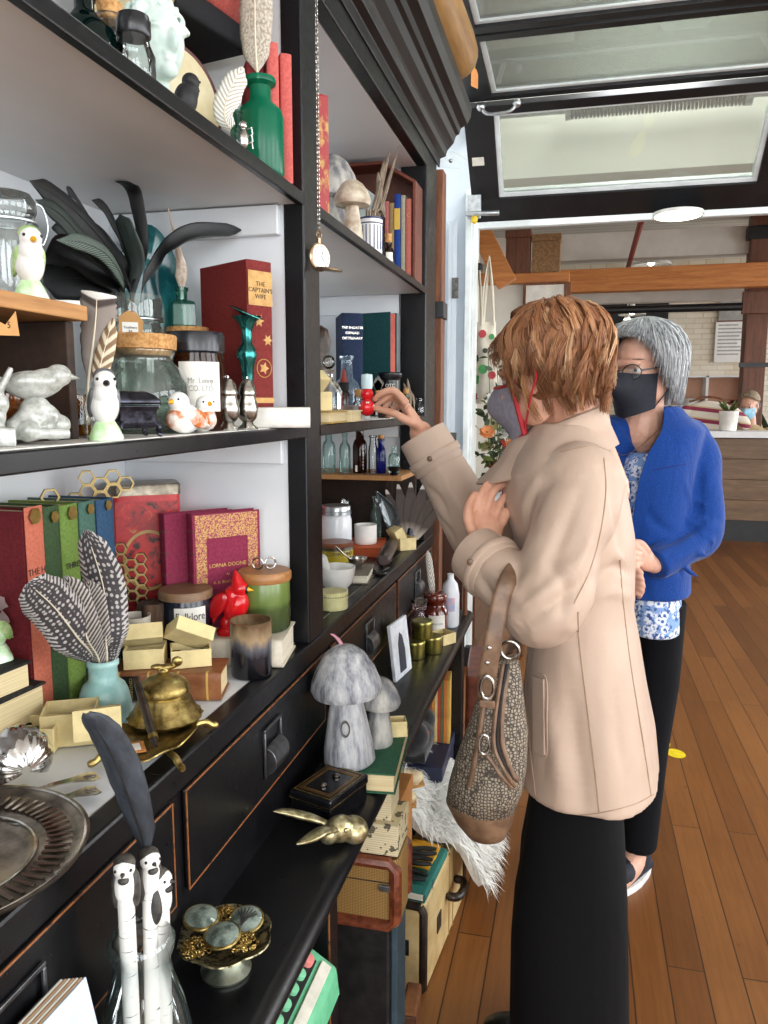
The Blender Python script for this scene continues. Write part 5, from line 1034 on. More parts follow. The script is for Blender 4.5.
def mushroom(lb, q, h, rc, rs, e, m, ms):
    o = thing('wooden_mushroom', lb, 'mushroom', q, 0, 'carved wooden mushrooms'); o.rotation_euler = (R(e[0]), R(e[1]), R(e[2])); hs = h*.60
    MB().lathe([(1e-5, 0), (rs*1.02, 0), (rs*1.1, .006), (rs*1.06, hs*.25), (rs*.86, hs*.6), (rs*.70, hs*.88), (rs*.72, hs+.006)], 40, wob=lambda a, j: 1+.03*math.sin(3*a+j*.6)+.015*math.sin(7*a)).build('stalk', ms, o)
    MB().lathe([(rs*.7, hs-.004), (rc*.92, hs-.002), (rc, hs+h*.045), (rc*.97, hs+h*.10), (rc*.82, hs+h*.21), (rc*.56, hs+h*.33), (rc*.28, hs+h*.39), (1e-5, hs+h*.405)], 48, wob=lambda a, j: 1+.008*math.sin(3*a+1)+.006*math.sin(9*a)).build('cap', m, o); return o
zg = ZG+.0365
mq = V((-.363, 1.222, zg)); o = mushroom('large whitewashed wooden mushroom standing on the green book', mq, .208, .061, .040, (0, -2, 0), M_mush, M_mush)
MB().grid(lambda u, v: (-.004-.018*v*v+(.5-u)*.007, .002, .200+.030*v-.004*v*v), 2, 10, .0006).build('ribbon_tag', mat('pink_ribbon', 'c98f9c', .7), o)
MB().torus(.0095, .0016, 24, 6, T(.008, -.0385, .075) @ rot(x=86) @ S(.75, 1.3, 1)).build('knot', mat('knot_grey', '55534f', .8), o)
mushroom('smaller grey wooden mushroom beside the large one on the green book', V((-.334, 1.305, zg)), .125, .038, .025, (0, 3, 0), M_mush2, M_mush2)
o = openbox('little cream box with beads standing behind the smaller mushroom', V((-.308, 1.352, zg)), R(20), .034, .030, .030, M_box, None, inside=mat('yellow_beads', 'c9a13a', .5), name='small_box')
# ================================================================== second bay, top shelf
ZT2 = ZS1-.0014
M_rg = mat('red_gilt_spine', 'a8383a', .5, col2='c9a05a', scale=70, stretch=(1, 1, .5), lo=.5, hi=.62)
q = V((-.462, 1.405, ZT2)); o = book('tall red and gilt book standing beside the wooden mushrooms', q, R(34), .026, .215, .10, cloth('rose_red_cloth', '9a2b32', 'a8363c'), None, pages=M_page, bands=7)
plate_on(o, M_rg, (-.0125, -.0052, .004), (.0125, -.0045, .212), 'gilt_spine')
mushroom('big pale wooden mushroom behind the tall red and gilt book', V((-.562, 1.790, ZT2)), .232, .062, .036, (0, 0, 0), M_mush2, M_mush2)
M_must = mat('tan_wood_mushroom', 'a08f78', .6, col2='cfc6b2', scale=40, bump=.3)
mushroom('small tan topped mushroom in front of the quill cup on the high shelf', V((-.458, 1.590, ZT2)), .120, .038, .019, (0, 0, 0), M_must, M_must)
q = V((-.462, 1.755, ZT2)); o = vessel('enamel_cup', 'white cup with blue stripes holding brown quills', 'cup', q, [(.023, 0), (.025, .003), (.026, .075), (.0265, .08)], M_wglz, hollow=True)
QC = V(q); M_bls = mat('blue_glaze', '27305e', .2)
MB().torus(.0262, .0022, 36, 6, T(0, 0, .079)).build('rim_band', M_bls, o); MB().torus(.0262, .0014, 36, 6, T(0, 0, .068)).build('rim_band', M_bls, o)
for k in range(18): a = 2*PI*k/18; MB().bb((.0252, -.0009, .012), (.0268, .0009, .064), M.Rotation(a, 4, 'Z')).build('stripe', M_bls, o, False)
F_brq = feathermat('brown_quills', 'mottle', '5b4a3c', '9b8a76', None, sc=(3, 12))
for i, (u, v, X, w) in enumerate(((390, 150, -.47, .016), (384, 160, -.47, .020), (399, 145, -.46, .012), (378, 172, -.475, .022))):
    b0 = QC+V((.004*i-.008, .004, .01)); feather(['thin brown quill with a pale shaft rising highest from the striped cup', 'brown quill leaning against the thin one in the striped cup', 'pale slender quill leaning right in the striped cup', 'short broad brown quill in the striped cup'][i], [b0, b0+V((.002*i, 0, .09)), P(372+i*3, 215, X=X), P(u, v, X=X)], w, F_brq, RT, 'brown quills in the striped cup', seed=70+i)
q = V((-.452, 1.878, ZT2)); corked('medicine_bottle', 'small amber medicine bottle with a paper label beside the striped cup', 'bottle', q, .014, .052, .008, M_gamber, group=None); o = bpy.data.objects['medicine_bottle']
label_on(o, M_lblw, .0143, .006, .028, -10, 60)
q = V((-.60, 2.00, ZT2)); o = thing('stone_slab', 'blue grey mottled stone slab standing behind the quills', 'slab', q, R(8)); b = MB(); b.prism([(-.085, 0), (.085, 0), (.088, .19), (.03, .235), (-.04, .245), (-.09, .21)], -.014, .014, rot(x=90)); b.build('slab', mat('mottled_stone', '7d8a8c', .8, col2='b4bcb8', scale=18, bump=.4), o, False, .004)
o.data if False else None
# chamfered wooden book nook
q = V((-.548, 2.140, ZT2)); o = thing('wooden_nook', 'reddish wooden book box with a sloping corner at the end of the high shelf', 'box', q, 0)
M_nook = wood('mahogany_box', '4a1f14', '7c3c28', 0, 12, .4, 8)
xl, xr, xa = -.11, .108, .016; h1, h2 = .262, .318; tk = .008
out = [(xl, 0), (xr, 0), (xr, h1), (xa, h2), (xl, h2)]; inn = [(xl+tk, tk), (xr-tk, tk), (xr-tk, h1-tk*.6), (xa-tk*.4, h2-tk), (xl+tk, h2-tk)]
b = MB(); n = 5; vs = [(x, y, z) for y in (0, .095) for pl in (out, inn) for x, z in pl]; fs = []
for k in range(n): j = (k+1) % n; fs += [(k, j, n+j, n+k), (2*n+k, 3*n+k, 3*n+j, 2*n+j), (k, 2*n+k, 2*n+j, j), (n+k, n+j, 3*n+j, 3*n+k)]
b.add(vs, fs); b.build('case', M_nook, o, False, .001)
MB().prism(inn, .082, .090, M(((1, 0, 0, 0), (0, 0, 1, 0), (0, 1, 0, 0), (0, 0, 0, 1)))).build('back_board', mat('nook_inside', '5a2f20', .6), o, False)
zz = ZT2+tk+.0008; x = -.497
for i, (t, h, m, lb) in enumerate(((.012, .205, cloth('pink_cloth', 'b56a68'), 'thin pink book in the wooden nook'), (.015, .200, cloth('tan_cloth', '9a8058'), 'tan book in the wooden nook'), (.018, .222, cloth('royal_blue_cloth', '1d3f8c'), 'royal blue book with a yellow spine label in the wooden nook'), (.013, .218, cloth('stone_cloth', '9d9a88'), 'grey book in the wooden nook'), (.017, .208, cloth('brick_cloth', 'b5675a'), 'brick red book at the right of the wooden nook'))):
    x += t/2; bk = book(lb, (q.x+.078+x+.440, 2.146, zz), 0, t-.001, h, .072, m, 'books in the wooden nook', pages=M_page2); x += t/2
    if i == 2: plate_on(bk, mat('yellow_label', 'd9b04c', .6), (-.008, -.0042, .13), (.008, -.003, .185))
    if i == 4: text('C', M_giltp, bk, (0, -.0042, .165), size=.012)
# pocket watch hanging on its chain from the post
q = V((XF+.004, 1.262, 0)); zw = P(318, 258, X=XF+.01).z; o = thing('pocket_watch', 'gold pocket watch hanging open by a long chain on the black post', 'watch', (XF+.0135, 1.250, zw), R(62))
M_rg2 = mat('rose_gold', '8d7458', .34, 1, col2='d8c2a2', scale=40)
b = MB(); b.lathe([(1e-5, -.004), (.019, -.004), (.0225, -.001), (.0225, .002), (.0205, .004), (1e-5, .004)], 40, rot(x=90)); b.build('case', M_rg2, o)
MB().lathe([(1e-5, .0041), (.0188, .0041), (.0186, .0052), (1e-5, .0056)], 40, rot(x=90)).build('dial', M_wglz, o)
for a, l in ((20, .013), (140, .009)): MB().bb((-.0005, -.0062, 0), (.0005, -.0057, l), rot(y=a)).build('hand', M_ink, o, False)
for k in range(12): MB().bb((-.0006, -.006, .0145), (.0006, -.0055, .0172), rot(y=30*k)).build('hour_mark', M_ink, o, False)
MB().tube([(0, 0, .022), (0, 0, .030)], .0028, 10).build('stem', M_rg2, o); MB().torus(.0055, .0013, 20, 6, T(0, 0, .035) @ rot(x=90)).build('bow', M_rg2, o)
b = MB(); b.lathe([(.0222, 0), (.0232, .001), (.021, .004), (1e-5, .0055)], 36, T(.003, -.018, -.0225) @ rot(x=8)); b.build('open_cover', M_rg2, o)
b = MB(); z = .040; top = 2.05-zw; k = 0
while z < top: b.torus(.0034, .0008, 10, 5, T(0, 0, z) @ rot(x=90, z=90*(k % 2)) @ S(.7, 1.25, 1)); z += .0068; k += 1
c_ = b.build('chain', M_silver, o); c_['kind'] = 'stuff'
# ================================================================== second bay, eye-level shelf
b0 = book('navy blue dictionary with gilt lettering standing on the eye-level shelf', (-.578, 2.00, ZM), R(24), .056, .268, .13, cloth('navy_bookcloth', '16233c', '1e2f4e'), None, pages=M_page, round_=.12, spine=[('THE SHORTER', .86, .0088, M_silver), ('OXFORD', .81, .0088, M_silver), ('DICTIONARY', .76, .0088, M_silver)])
b1 = book('teal green book with red page edges leaning in the corner', (-.520, 2.12, ZM), R(-62), .040, .285, .150, cloth('teal_bookcloth', '153f42', '1e4f50'), None, pages=mat('red_page_edge', 'a3463c', .8, col2='b85a4a'), tilt=(0, 4, 0))
b1.location = (-.650, 2.195, ZM); b1.rotation_euler = (0, 0, R(-104))
q = onX(322, -.55, ZM); vessel('carved_figure', 'dark carved wooden figure half hidden by the post', 'figurine', q, [(.022, 0), (.024, .01), (.016, .03), (.019, .07), (.022, .10), (.016, .125), (.017, .15), (.020, .17), (.015, .195), (1e-5, .205)], mat('dark_carving', '2a1d16', .45, col2='5a4636', scale=50, bump=.3), wob=lambda a, j: 1+.12*math.sin(3*a+j))
q = onX(329, -.49, ZM); o = vessel('decanter', 'clear glass decanter with a ball stopper beside the post', 'decanter', q, [(.026, 0), (.028, .004), (.028, .06), (.020, .075), (.010, .083), (.009, .098), (.012, .102)], M_gclear, hollow=True); MB().ell((0, 0, .118), .014).build('stopper', M_gclear, o)
q = onX(347, -.53, ZM); vessel('glass_bottle', 'tall pale blue glass bottle in front of the navy dictionary', 'bottle', q, [(.030, 0), (.032, .004), (.032, .07), (.026, .085), (.015, .095), (.013, .135), (.0165, .138), (.0165, .146)], glass('pale_blue_glass', 'dbe9f2', '9db9cc', base=.1), hollow=True)
q = onX(390, -.50, ZM); o = vessel('apothecary_jar', 'dark amber apothecary jar with a black lid', 'jar', q, [(.026, 0), (.027, .004), (.027, .060), (.022, .068)], M_gamber); MB().lathe([(1e-5, .067), (.024, .068), (.024, .098), (.030, .104), (.033, .108), (.033, .116), (.028, .119), (1e-5, .119)], 32).build('lid', mat('black_lid', '121316', .3), o); t_ = text('OTC', M_lblw, o, (0, 0, 0), size=.013); wraptext(t_, .0245, .083, face(q))
q = onX(378, -.525, ZM); o = thing('feather_tuft', 'striped black and white feather tuft stuck in a corked vial', 'feather', q, 0)
vv = MB(); vv.lathe([(.010, 0), (.011, .003), (.011, .04), (.008, .05), (.008, .056)], 20); vv.build('vial', M_gclear, o); MB().lathe([(.0075, .05), (.0085, .07)], 16).build('cork', M_cork, o)
for k in range(7): MB().grid(lambda u, v: ((u-.5)*.02*math.sin(PI*min(1, v+.1))+.022*v*v*(k-3)/3, .004*(k % 2), .066+.05*v-.016*v*v*abs(k-3)/2), 4, 10, .0005).build('plume', F_gui2, o)
def smallcork(u, X, r, h, m, lb, fill=None, cm=M_cork): q = onX(u, X, ZM); return corked('glass_vial', lb, 'vial', q, r, h, r*.62, m, cm, group='little corked vials on the eye-level shelf', ch=.014, fill=fill)
smallcork(359, -.470, .015, .052, M_gclear, 'corked vial filled with orange powder', mat('orange_powder', 'b5552a', .8))
smallcork(383, -.468, .013, .046, M_gamber, 'corked amber vial in front of the apothecary jar')
smallcork(406, -.462, .012, .062, glass('olive_glass', '93a35c', '5c6a2e', base=.3), 'corked olive green vial near the hand')
smallcork(396, -.490, .014, .060, M_gamber, 'corked brown vial beside the olive green one')
q = onX(344, -.472, ZM+.03); o = thing('vial', 'little brown vial with a dark stopper topped by a red bead', 'vial', V((q.x, q.y, ZM+.0335)), 0); MB().lathe([(1e-5, 0), (.012, 0), (.012, .022), (.008, .028), (1e-5, .03)], 20).build('glass_body', M_gamber, o); MB().lathe([(.0085, .027), (.0105, .030), (.0105, .045), (1e-5, .046)], 18).build('stopper', M_blk, o); MB().lathe([(.009, .046), (.006, .056), (.003, .07), (1e-5, .074)], 14).build('bead', mat('red_bead', '7c2a20', .3), o)
q = V((-.468, 1.50, ZM)); o = openbox('long grey metal tray carrying little vials', V((-.480, 1.615, ZM)), R(78), .20, .045, .032, mat('zinc', '7d7a78', .4, .7, col2='9a9692'), None, name='metal_tray', cat='tray')
o.location = (-.492, 1.60, ZM)
b0 = book('pale gilt edged book lying at the front of the eye-level shelf', (-.42, 1.4, ZM), R(-80), .022, .135, .075, cloth('ochre_cloth', 'a98a4a'), None, lay=True, pages=M_page); b0.location = (-.505, 1.395, ZM); b0.rotation_euler = (0, 0, R(-86))
b0 = book('cream book lying at the front of the shelf behind the gilt edged one', (-.42, 1.4, ZM), R(-80), .022, .115, .075, cloth('cream_cloth', 'd3c39a'), None, lay=True, pages=M_page); b0.location = (-.508, 1.530, ZM); b0.rotation_euler = (0, 0, R(-84))
q = V((-.468, 1.385, ZM+.0226)); o = ringbox('cream ring box standing open on the gilt edged book', q, R(30), .042, .042, .030, ((0, -.002, .040), (-50, 0, 40)), None)
for k, (y, X) in enumerate(((2.13, -.455), (2.14, -.462), (2.15, -.450), (2.12, -.466))):
    q = V((X, y+.04, ZM)); feather(['tallest dry brown twig feather beside the end upright', 'dry brown twig feather leaning left beside the end upright', 'short dry twig feather beside the end upright', 'thin dry twig feather by the olive green vial'][k], [q, q+V((-.004, 0, .05)), q+V((-.012-.006*k, .0, .105-.012*k))], .010, F_brq, RT, 'dry twig feathers', seed=80+k)
q = onX(419, -.447, ZM); vessel('glass_bottle', 'small clear glass bottle at the end of the eye-level shelf', 'bottle', q, bottle_prof(.013, .05, .008, .5), M_gclear, hollow=True)
# ================================================================== second bay, riser with bottles
zr = 1.206; o = thing('wooden_riser', 'thin wooden riser shelf carrying old bottles above the worktop', 'shelf', (-.6, 1.6, ZW), 0); Q = V(o.location)
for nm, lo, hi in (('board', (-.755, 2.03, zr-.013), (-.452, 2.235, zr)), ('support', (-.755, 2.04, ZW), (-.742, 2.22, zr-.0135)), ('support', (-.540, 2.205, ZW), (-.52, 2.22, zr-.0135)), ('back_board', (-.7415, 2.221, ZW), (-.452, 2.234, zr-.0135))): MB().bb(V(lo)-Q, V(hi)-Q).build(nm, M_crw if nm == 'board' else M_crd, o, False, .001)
zq = zr+.0006
def rb(u, X, r, h, rn, m, lb, cork=None, sq=None): 
    q = onY(u, 2.10, zq)
    if cork: return corked('glass_bottle', lb, 'bottle', q, r, h, rn, m, cork, group='old bottles on the wooden riser', hs=.6, ch=.01)
    return vessel('glass_bottle', lb, 'bottle', q, bottle_prof(r, h, rn, .6), m, hollow=True, group='old bottles on the wooden riser')
rb(329, -.52, .019, .118, .009, M_gaqua, 'pale aqua old bottle, first on the riser from the post')
rb(345, -.52, .016, .112, .007, M_gaqua, 'slim pale aqua old bottle, second on the riser from the post')
o = rb(360, -.515, .020, .125, .011, M_gamber, 'brown glass bottle with raised lettering on the riser'); 
for i, ch in enumerate('WATTERS'): text(ch, M_lblw, o, (.009, -.0186, .066-.0088*i), size=.0085, rx=90, rz=18)
MB().bb((-.013, -.0186, .004), (-.003, -.0178, .022)).build('label', M_lblw, o, False)
o.rotation_euler = (0, 0, face(o.location))
rb(373, -.50, .013, .105, .009, M_gclear, 'clear glass bottle with raised lettering beside the brown one')
rb(381, -.50, .014, .096, .008, M_gblue, 'cobalt blue glass bottle with a cork on the riser', cork=M_cork)
rb(394, -.49, .016, .075, .007, M_gaqua, 'short clear bottle at the far end of the riser')
q = V((-.478, 2.055, zq)); o = thing('egg_cup', 'small dark metal dish lying in front of the blue bottle', 'dish', q, 0); MB().lathe([(1e-5, .001), (.010, 0), (.012, .004), (.005, .008), (.016, .014), (.020, .022), (.0185, .022), (.014, .016), (1e-5, .011)], 24).build('dish', M_cas, o)
# ================================================================== second bay, worktop
q = V((-.607, 1.935, ZW)); o = vessel('canister', 'white glass canister with a zinc screw lid', 'canister', q, [(.039, 0), (.042, .005), (.042, .092), (.039, .102), (.037, .105)], mat('milk_glass', 'e3e7ec', .15, col2='eceef1', sss=.1)); MB().lathe([(.038, .1055), (.041, .106), (.041, .113), (.0395, .114), (.0395, .124), (.037, .127), (1e-5, .127)], 36).build('lid', M_steel, o); sc_(o, (1, 1, 1.12))
q = V((-.475, 1.415, ZW)); o = vessel('letter_tin', 'tall orange red tin half hidden by the post', 'tin', q, [(.020, 0), (.020, .2), (1e-5, .2)], mat('orange_red_tin', 'b8402a', .4)); MB().cyl(.021, .2, .21).build('lid', mat('orange_red_tin', 'b8402a', .4), o)
o.location = (-.662, 1.90, ZW)
M_yt = NT('yellow_tin_print'); pset(M_yt.b, .35); sp_ = M_yt.n('ShaderNodeSeparateXYZ'); M_yt.l(M_yt.coord(), sp_.inputs[0]); n_ = M_yt.noise(M_yt.coord((1, 1, 2)), 60, 2); M_yt.l(M_yt.ramp(M_yt.math('MULTIPLY', sp_.outputs[2], 10), [(0, '4a4312'), (.04, 'c9b228'), (.46, 'b5a024'), (.5, '3a3410')]), M_yt.b.inputs['Base Color'])
q = V((-.572, 1.822, ZW)); rz = face(q); o = vessel('round_tin', 'round yellow lettered tin with a brown lid', 'tin', q, [(.042, 0), (.043, .002), (.043, .054), (.042, .056)], M_yt.m, rz=rz); MB().lathe([(1e-5, .0565), (.044, .0565), (.0445, .064), (.042, .067), (1e-5, .067)], 40).build('lid', mat('brown_tin', '6b3a24', .35, col2='8a5238'), o)
for body, z, s_ in (('COMPOUND', .041, .0125), ('HOMOEO', .015, .0145)): t_ = text(body, M_ink, o, (0, 0, 0), size=s_); wraptext(t_, .0435, z, R(16))
q = V((-.497, 1.585, ZW)); o = vessel('mortar', 'white china mortar bowl with its pestle', 'mortar', q, [(.022, 0), (.026, .003), (.024, .008), (.036, .022), (.041, .045), (.042, .056)], M_wglz, hollow=True)
MB().tube([(-.004, -.004, .018), (-.016, -.012, .050), (-.024, -.018, .070)], [.009, .007, .011], 14).build('pestle', M_wglz, o); MB().ell((-.0255, -.019, .073), .012).build('pestle_knob', M_wglz, o)
q = V((-.462, 1.452, ZW)); o = vessel('round_tin', 'flat round pale yellow tin with a dotted border at the front of the worktop', 'tin', q, [(.028, 0), (.029, .002), (.029, .020)], mat('pale_yellow_tin', 'c9c48a', .4, col2='d8d4a0', scale=60)); MB().lathe([(1e-5, .0205), (.0298, .0205), (.0298, .034), (.028, .036), (1e-5, .036)], 40).build('lid', mat('pale_yellow_tin', 'c9c48a', .4), o)
d_ = MB()
for k in range(40): a = 2*PI*k/40; d_.ell((.0299*math.cos(a), .0299*math.sin(a), .0275), .0014, None, 6, 4)
d_.build('dotted_border', mat('olive_print', '6d6c3a', .6), o)
M_oc = cloth('orange_bookcloth', 'b9542f', 'c9623a'); b0 = book('orange red book lying flat at the front of the far worktop', (-.5, 2, ZW), R(-78), .026, .16, .10, M_oc, None, lay=True, pages=M_oc); b0.location = (-.600, 2.035, ZW); b0.rotation_euler = (0, 0, R(-78))
q = V((-.475, 1.86, ZW)); o = tag(MB().tube([(0, -.11, .019), (0, -.10, .019), (0, .10, .019), (0, .11, .019)], [.012, .018, .018, .012], 20).build('leather_roll', mat('dark_brown_leather', '2a1c1a', .45, col2='3e2b27'), None), 'dark brown leather roll in front of the orange red book', 'roll', None, (-.472, 1.955, ZW), R(8))
b0 = book('grey covered book lying beside the mortar', (-.5, 1.6, ZW), R(-80), .022, .12, .07, cloth('grey_brown_cloth', '7d7468'), None, lay=True, pages=M_page2); b0.location = (-.525, 1.715, ZW); b0.rotation_euler = (0, 0, R(-82))
q = V((-.452, 1.565, ZW+.001)); 
q = V((-.475, 1.715, ZW)); o = thing('scissors', 'black iron scissors lying in front of the leather roll', 'scissors', V((-.452, 1.80, ZW)), R(80))
for sx in (-1, 1): MB().torus(.012, .003, 20, 8, T(-.025, sx*.013, .004)).build('handle', M_black, o); MB().loft([[V((x, sx*y+dy, z)) for dy, z in ((-w, .001), (w, .001), (w, .005), (-w, .005))] for x, y, w in ((-.014, .009, .003), (.005, .001, .004), (.045, -.004, .0015))]).build('blade', M_dsteel, o)
q = V((-.552, 2.03, ZW+.0268)); o = thing('candle_cup', 'plain white candle cup standing on the orange red book', 'candle', q, 0); MB().lathe(shell([(.029, 0), (.031, .003), (.031, .052)], .003), 36).build('cup', M_wglz, o); MB().cyl(.0278, .004, .045, 30).build('wax', mat('white_wax', 'e8e4da', .5), o)
q = V((-.535, 1.655, ZW)); o = thing('tea_strainer', 'silver tea strainer with a long handle propped on the white canister', 'strainer', q, 0)
q = V((-.47, 1.60, ZW+.0222)); o.location = (-.492, 1.735, ZW+.0225)
b = MB(); b.grid(lambda u, v: (.022*math.sin(v*PI*.5)*math.cos(2*PI*u), .022*math.sin(v*PI*.5)*math.sin(2*PI*u), .023-.022*math.cos(v*PI*.5)), 28, 8, .001); b.build('bowl', M_silver, o); MB().torus(.022, .0018, 28, 6, T(0, 0, .023)).build('rim', M_silver, o); MB().tube([(-.01, -.02, .023), (-.02, -.045, .040), (-.03, -.075, .062)], [.0015, .0015, .003], 8).build('handle', M_silver, o)
q = V((-.64, 2.03, ZW)); o = thing('cruet', 'glass cruet with a tilted cut stopper behind the candle cup', 'cruet', q, 0); MB().lathe([(1e-5, 0), (.028, 0), (.033, .02), (.030, .06), (.032, .075), (.034, .078)], 32).build('glass_body', M_gclear, o); MB().lathe([(1e-5, .004), (.030, .02), (.027, .05), (1e-5, .05)], 24).build('amber_filling', glass('amber_oil', 'b8862e', '7a5414', base=.3), o); MB().tube([(0, 0, .06), (.02, .01, .11), (.035, .016, .145)], [.010, .012, .016], 8).build('stopper', M_gclear, o)
sc_(o, .95); o.location = (-.655, 2.07, ZW)
q = V((-.56, 2.175, ZW)); vessel('glass_bottle', 'small aqua bottle behind the glass leaf on the far worktop', 'bottle', q, bottle_prof(.017, .14, .009, .6), M_gaqua, hollow=True)
q = V((-.505, 2.09, ZW)); o = ringbox('cream ring box at the far end of the worktop, filled with beads', V((-.462, 2.11, ZW)), R(40), .046, .050, .030, ((-.026, .012, .028), (0, 62, 0)), None)
q = V((-.50, 2.12, ZW)); o = thing('glass_leaf', 'clear glass feather shaped leaf standing on edge by the cream box', 'ornament', V((-.497, 2.115, ZW)), face((-.48, 2.05)))
MB().lathe([(1e-5, 0), (.017, 0), (.012, .006), (.008, .04), (.010, .05)], 20).build('foot', M_gclear, o)
MB().grid(lambda u, v: ((u-.5)*.042*math.sin(PI*min(1, .12+v*.88))-.045*v*v, .010*math.sin(PI*u), .045+.135*v-.02*v*v), 8, 18, .0025).build('leaf', glass('silvered_glass', 'cfd6da', '7f8a90', base=.25, dens=1.3), o)
q = V((-.455, 2.165, ZW)); o = thing('feather_fan', 'dark brown feather fan standing at the end of the worktop', 'fan', q, face(q)); 
for k in range(7): 
    a = R(-42+14*k); MB().grid(lambda u, v: (math.sin(a)*(.03+.145*v)+(u-.5)*.045*math.sin(PI*(.1+.85*v))*math.cos(a), -.002*k, math.cos(a)*(.03+.185*v)), 4, 12, .0006).build('plume', feathermat('brown_white_tip', 'tip', '3b302c', 'd9d4cc', None, sc=(10, 30)), o)
MB().lathe([(1e-5, 0), (.02, 0), (.018, .02), (.010, .06), (1e-5, .065)], 20).build('holder', M_cas, o); sc_(o, .85)
# ================================================================== far end of the ledge
q = V((-.388, 1.765, ZG)); o = tag(MB().bb((-.004, -.055, 0), (.004, .055, .135)).build('picture_card', mat('white_card', 'dfe3ea', .4), None, False, .001), 'white picture card with a dark figure leaning against the drawers', 'picture', None, q, R(-6)); o.rotation_euler = (0, R(-7), R(-8))
b = MB(); b.prism([(-.022, .0), (.020, .0), (.022, .05), (.012, .085), (-.004, .095), (-.018, .07)], 0, .0006, T(.0041, 0, .012) @ rot(z=90) @ rot(x=90)); b.build('printed_figure', mat('dark_print', '2d3040', .5), o, False)
M_tinG = mat('gold_tin', '77702f', .3, .9, col2='a39a52', scale=20); M_tinL = mat('gold_tin_lid', '8d8648', .3, .9, col2='b9b070', scale=20)
def goldtin(q, lb, k=1): 
    o = vessel('candle_tin', lb, 'tin', q, [(.0255, 0), (.0265, .002), (.0265, .034)], M_tinG, group='gold candle tins on the ledge'); MB().lathe([(1e-5, .0342), (.0272, .0342), (.0276, .036), (.0276, .043), (.0260, .045), (.0245, .0445), (1e-5, .0445)], 40).build('lid', M_tinL, o); sc_(o, k)
q = V((-.388, 1.905, ZG)); goldtin(q, 'gold candle tin at the lower left of the three'); goldtin(V((-.352, 1.958, ZG)), 'gold candle tin at the right of the three'); goldtin(V((-.372, 1.951, ZG+.046)) if False else V((-.374, 1.936, ZG+.0455)), 'gold candle tin stacked on the other two')
q = V((-.376, 2.135, ZG)); rz = face(q); o = vessel('apothecary_jar', 'brown glass apothecary jar with a white label on the far ledge', 'jar', q, [(.034, 0), (.036, .004), (.036, .065), (.030, .075), (.026, .080), (.026, .088), (.033, .094), (.034, .11), (.030, .115), (1e-5, .116)], mat('brown_glass', '4a160c', .1, col2='6a2415', coat=.6), rz=rz); label_on(o, M_lblw, .0364, .008, .058, -30, 50); t_ = text('Lavender', mat('grey_print', '9a9a98', .7), o, (0, 0, 0), size=.011); wraptext(t_, .0368, .034, R(8))
q = V((-.402, 2.035, ZG)); o = vessel('glass_bottle', 'clear pharmacy bottle with a flat stopper on a pink glass dish', 'bottle', q, [(.024, 0), (.026, .02), (.026, .06), (.014, .075), (.013, .09), (.020, .094), (.020, .105)], glass('pinkish_glass', 'ead9dc', 'b58d96', base=.12), hollow=True)
MB().lathe([(.012, .09), (.016, .107), (.022, .112), (.022, .120), (1e-5, .121)], 24).build('stopper', M_gclear, o)
q = V((-.345, 2.215, ZG)); o = vessel('white_bottle', 'white plastic bottle with a pastel label at the far end of the ledge', 'bottle', q, [(.030, 0), (.033, .004), (.033, .095), (.026, .125), (.012, .14), (.012, .155), (1e-5, .156)], mat('white_plastic', 'dfe5ee', .3, col2='e8ecf2'), sx=.8); label_on(o, mat('pastel_print', '9db4d8', .5, col2='e5b0b8', scale=60), .0334, .05, .09, -40, 40).scale = (.8, 1, 1)
q = V((-.335, 2.06, ZG)); openbox('small cream box of seeds beside the gold candle tins', V((-.337, 2.045, ZG)), R(-35), .05, .05, .03, M_box, None, inside=mat('seeds', '6b5a2c', .8, col2='a8964a', scale=90), name='small_box')
feather('thin pale quill standing behind the brown apothecary jar', [V((-.395, 2.22, ZG)), V((-.396, 2.21, ZG+.08)), V((-.402, 2.19, ZG+.17)), V((-.406, 2.17, ZG+.23))], .022, F_tur2, RT, seed=91)
q = V((-.318, 2.34, ZG)); tag(MB().tube([(0, 0, 0), (0, 0, .12), (.002, 0, .15)], [.007, .006, .002], 8).build('wooden_stick', M_rec, None), 'short wooden stick standing at the end of the ledge', 'stick', None, q)
# ================================================================== below the ledge
hb('base_back', (-.72, 1.03, .0), (-.70, 2.34, ZL-.035), M_bp, 0)
M_keyg = mat('mint_enamel', '5fae82', .35, col2='6fbe92'); 
o = thing('adding_machine', 'mint green adding machine with round keys on the shelf below the ledge', 'adding machine', V((-.472, .775, .5606)), 0); Q = V(o.location)
hb_ = lambda nm, lo, hi, m, bev=.003: MB().bb(lo, hi).build(nm, m, o, False, bev)
b = MB(); b.prism([(-.15, 0), (.166, 0), (.172, .012), (.168, .050), (.05, .125), (-.15, .125)], -.185, .185, rot(x=90)); b.build('housing', M_keyg, o, False, .006)
sl = V((.168-.05, 0, .050-.125)); L = sl.length; sl.normalize(); mm = M((sl, V((0, 1, 0)), sl.cross(V((0, 1, 0))))).transposed().to_4x4(); mm.translation = V((.05, 0, .125))
MB().bb((.008, -.165, -.002), (L-.030, .165, .003), mm).build('key_bed', mat('key_bed_black', '0c0c0d', .5), o, False, .001)
for r in range(4):
    for c in range(12):
        if r == 3 and c == 11: continue
        MB().lathe([(.0085, 0), (.0078, .006), (1e-5, .007)], 16, mm @ T(.018+.026*r, -.151+.0275*c, .0032)).build('key', mat('mint_key', '7cc79a', .4), o)
MB().lathe([(.0105, 0), (.0095, .007), (1e-5, .008)], 18, mm @ T(.096, .152, .0032)).build('red_key', mat('coral_key', 'd8807a', .4), o)
MB().bb((L-.024, -.16, .0), (L-.008, .172, .004), mm).build('space_bar', mat('ivory_bar', 'd6d2c4', .4), o, False, .001)
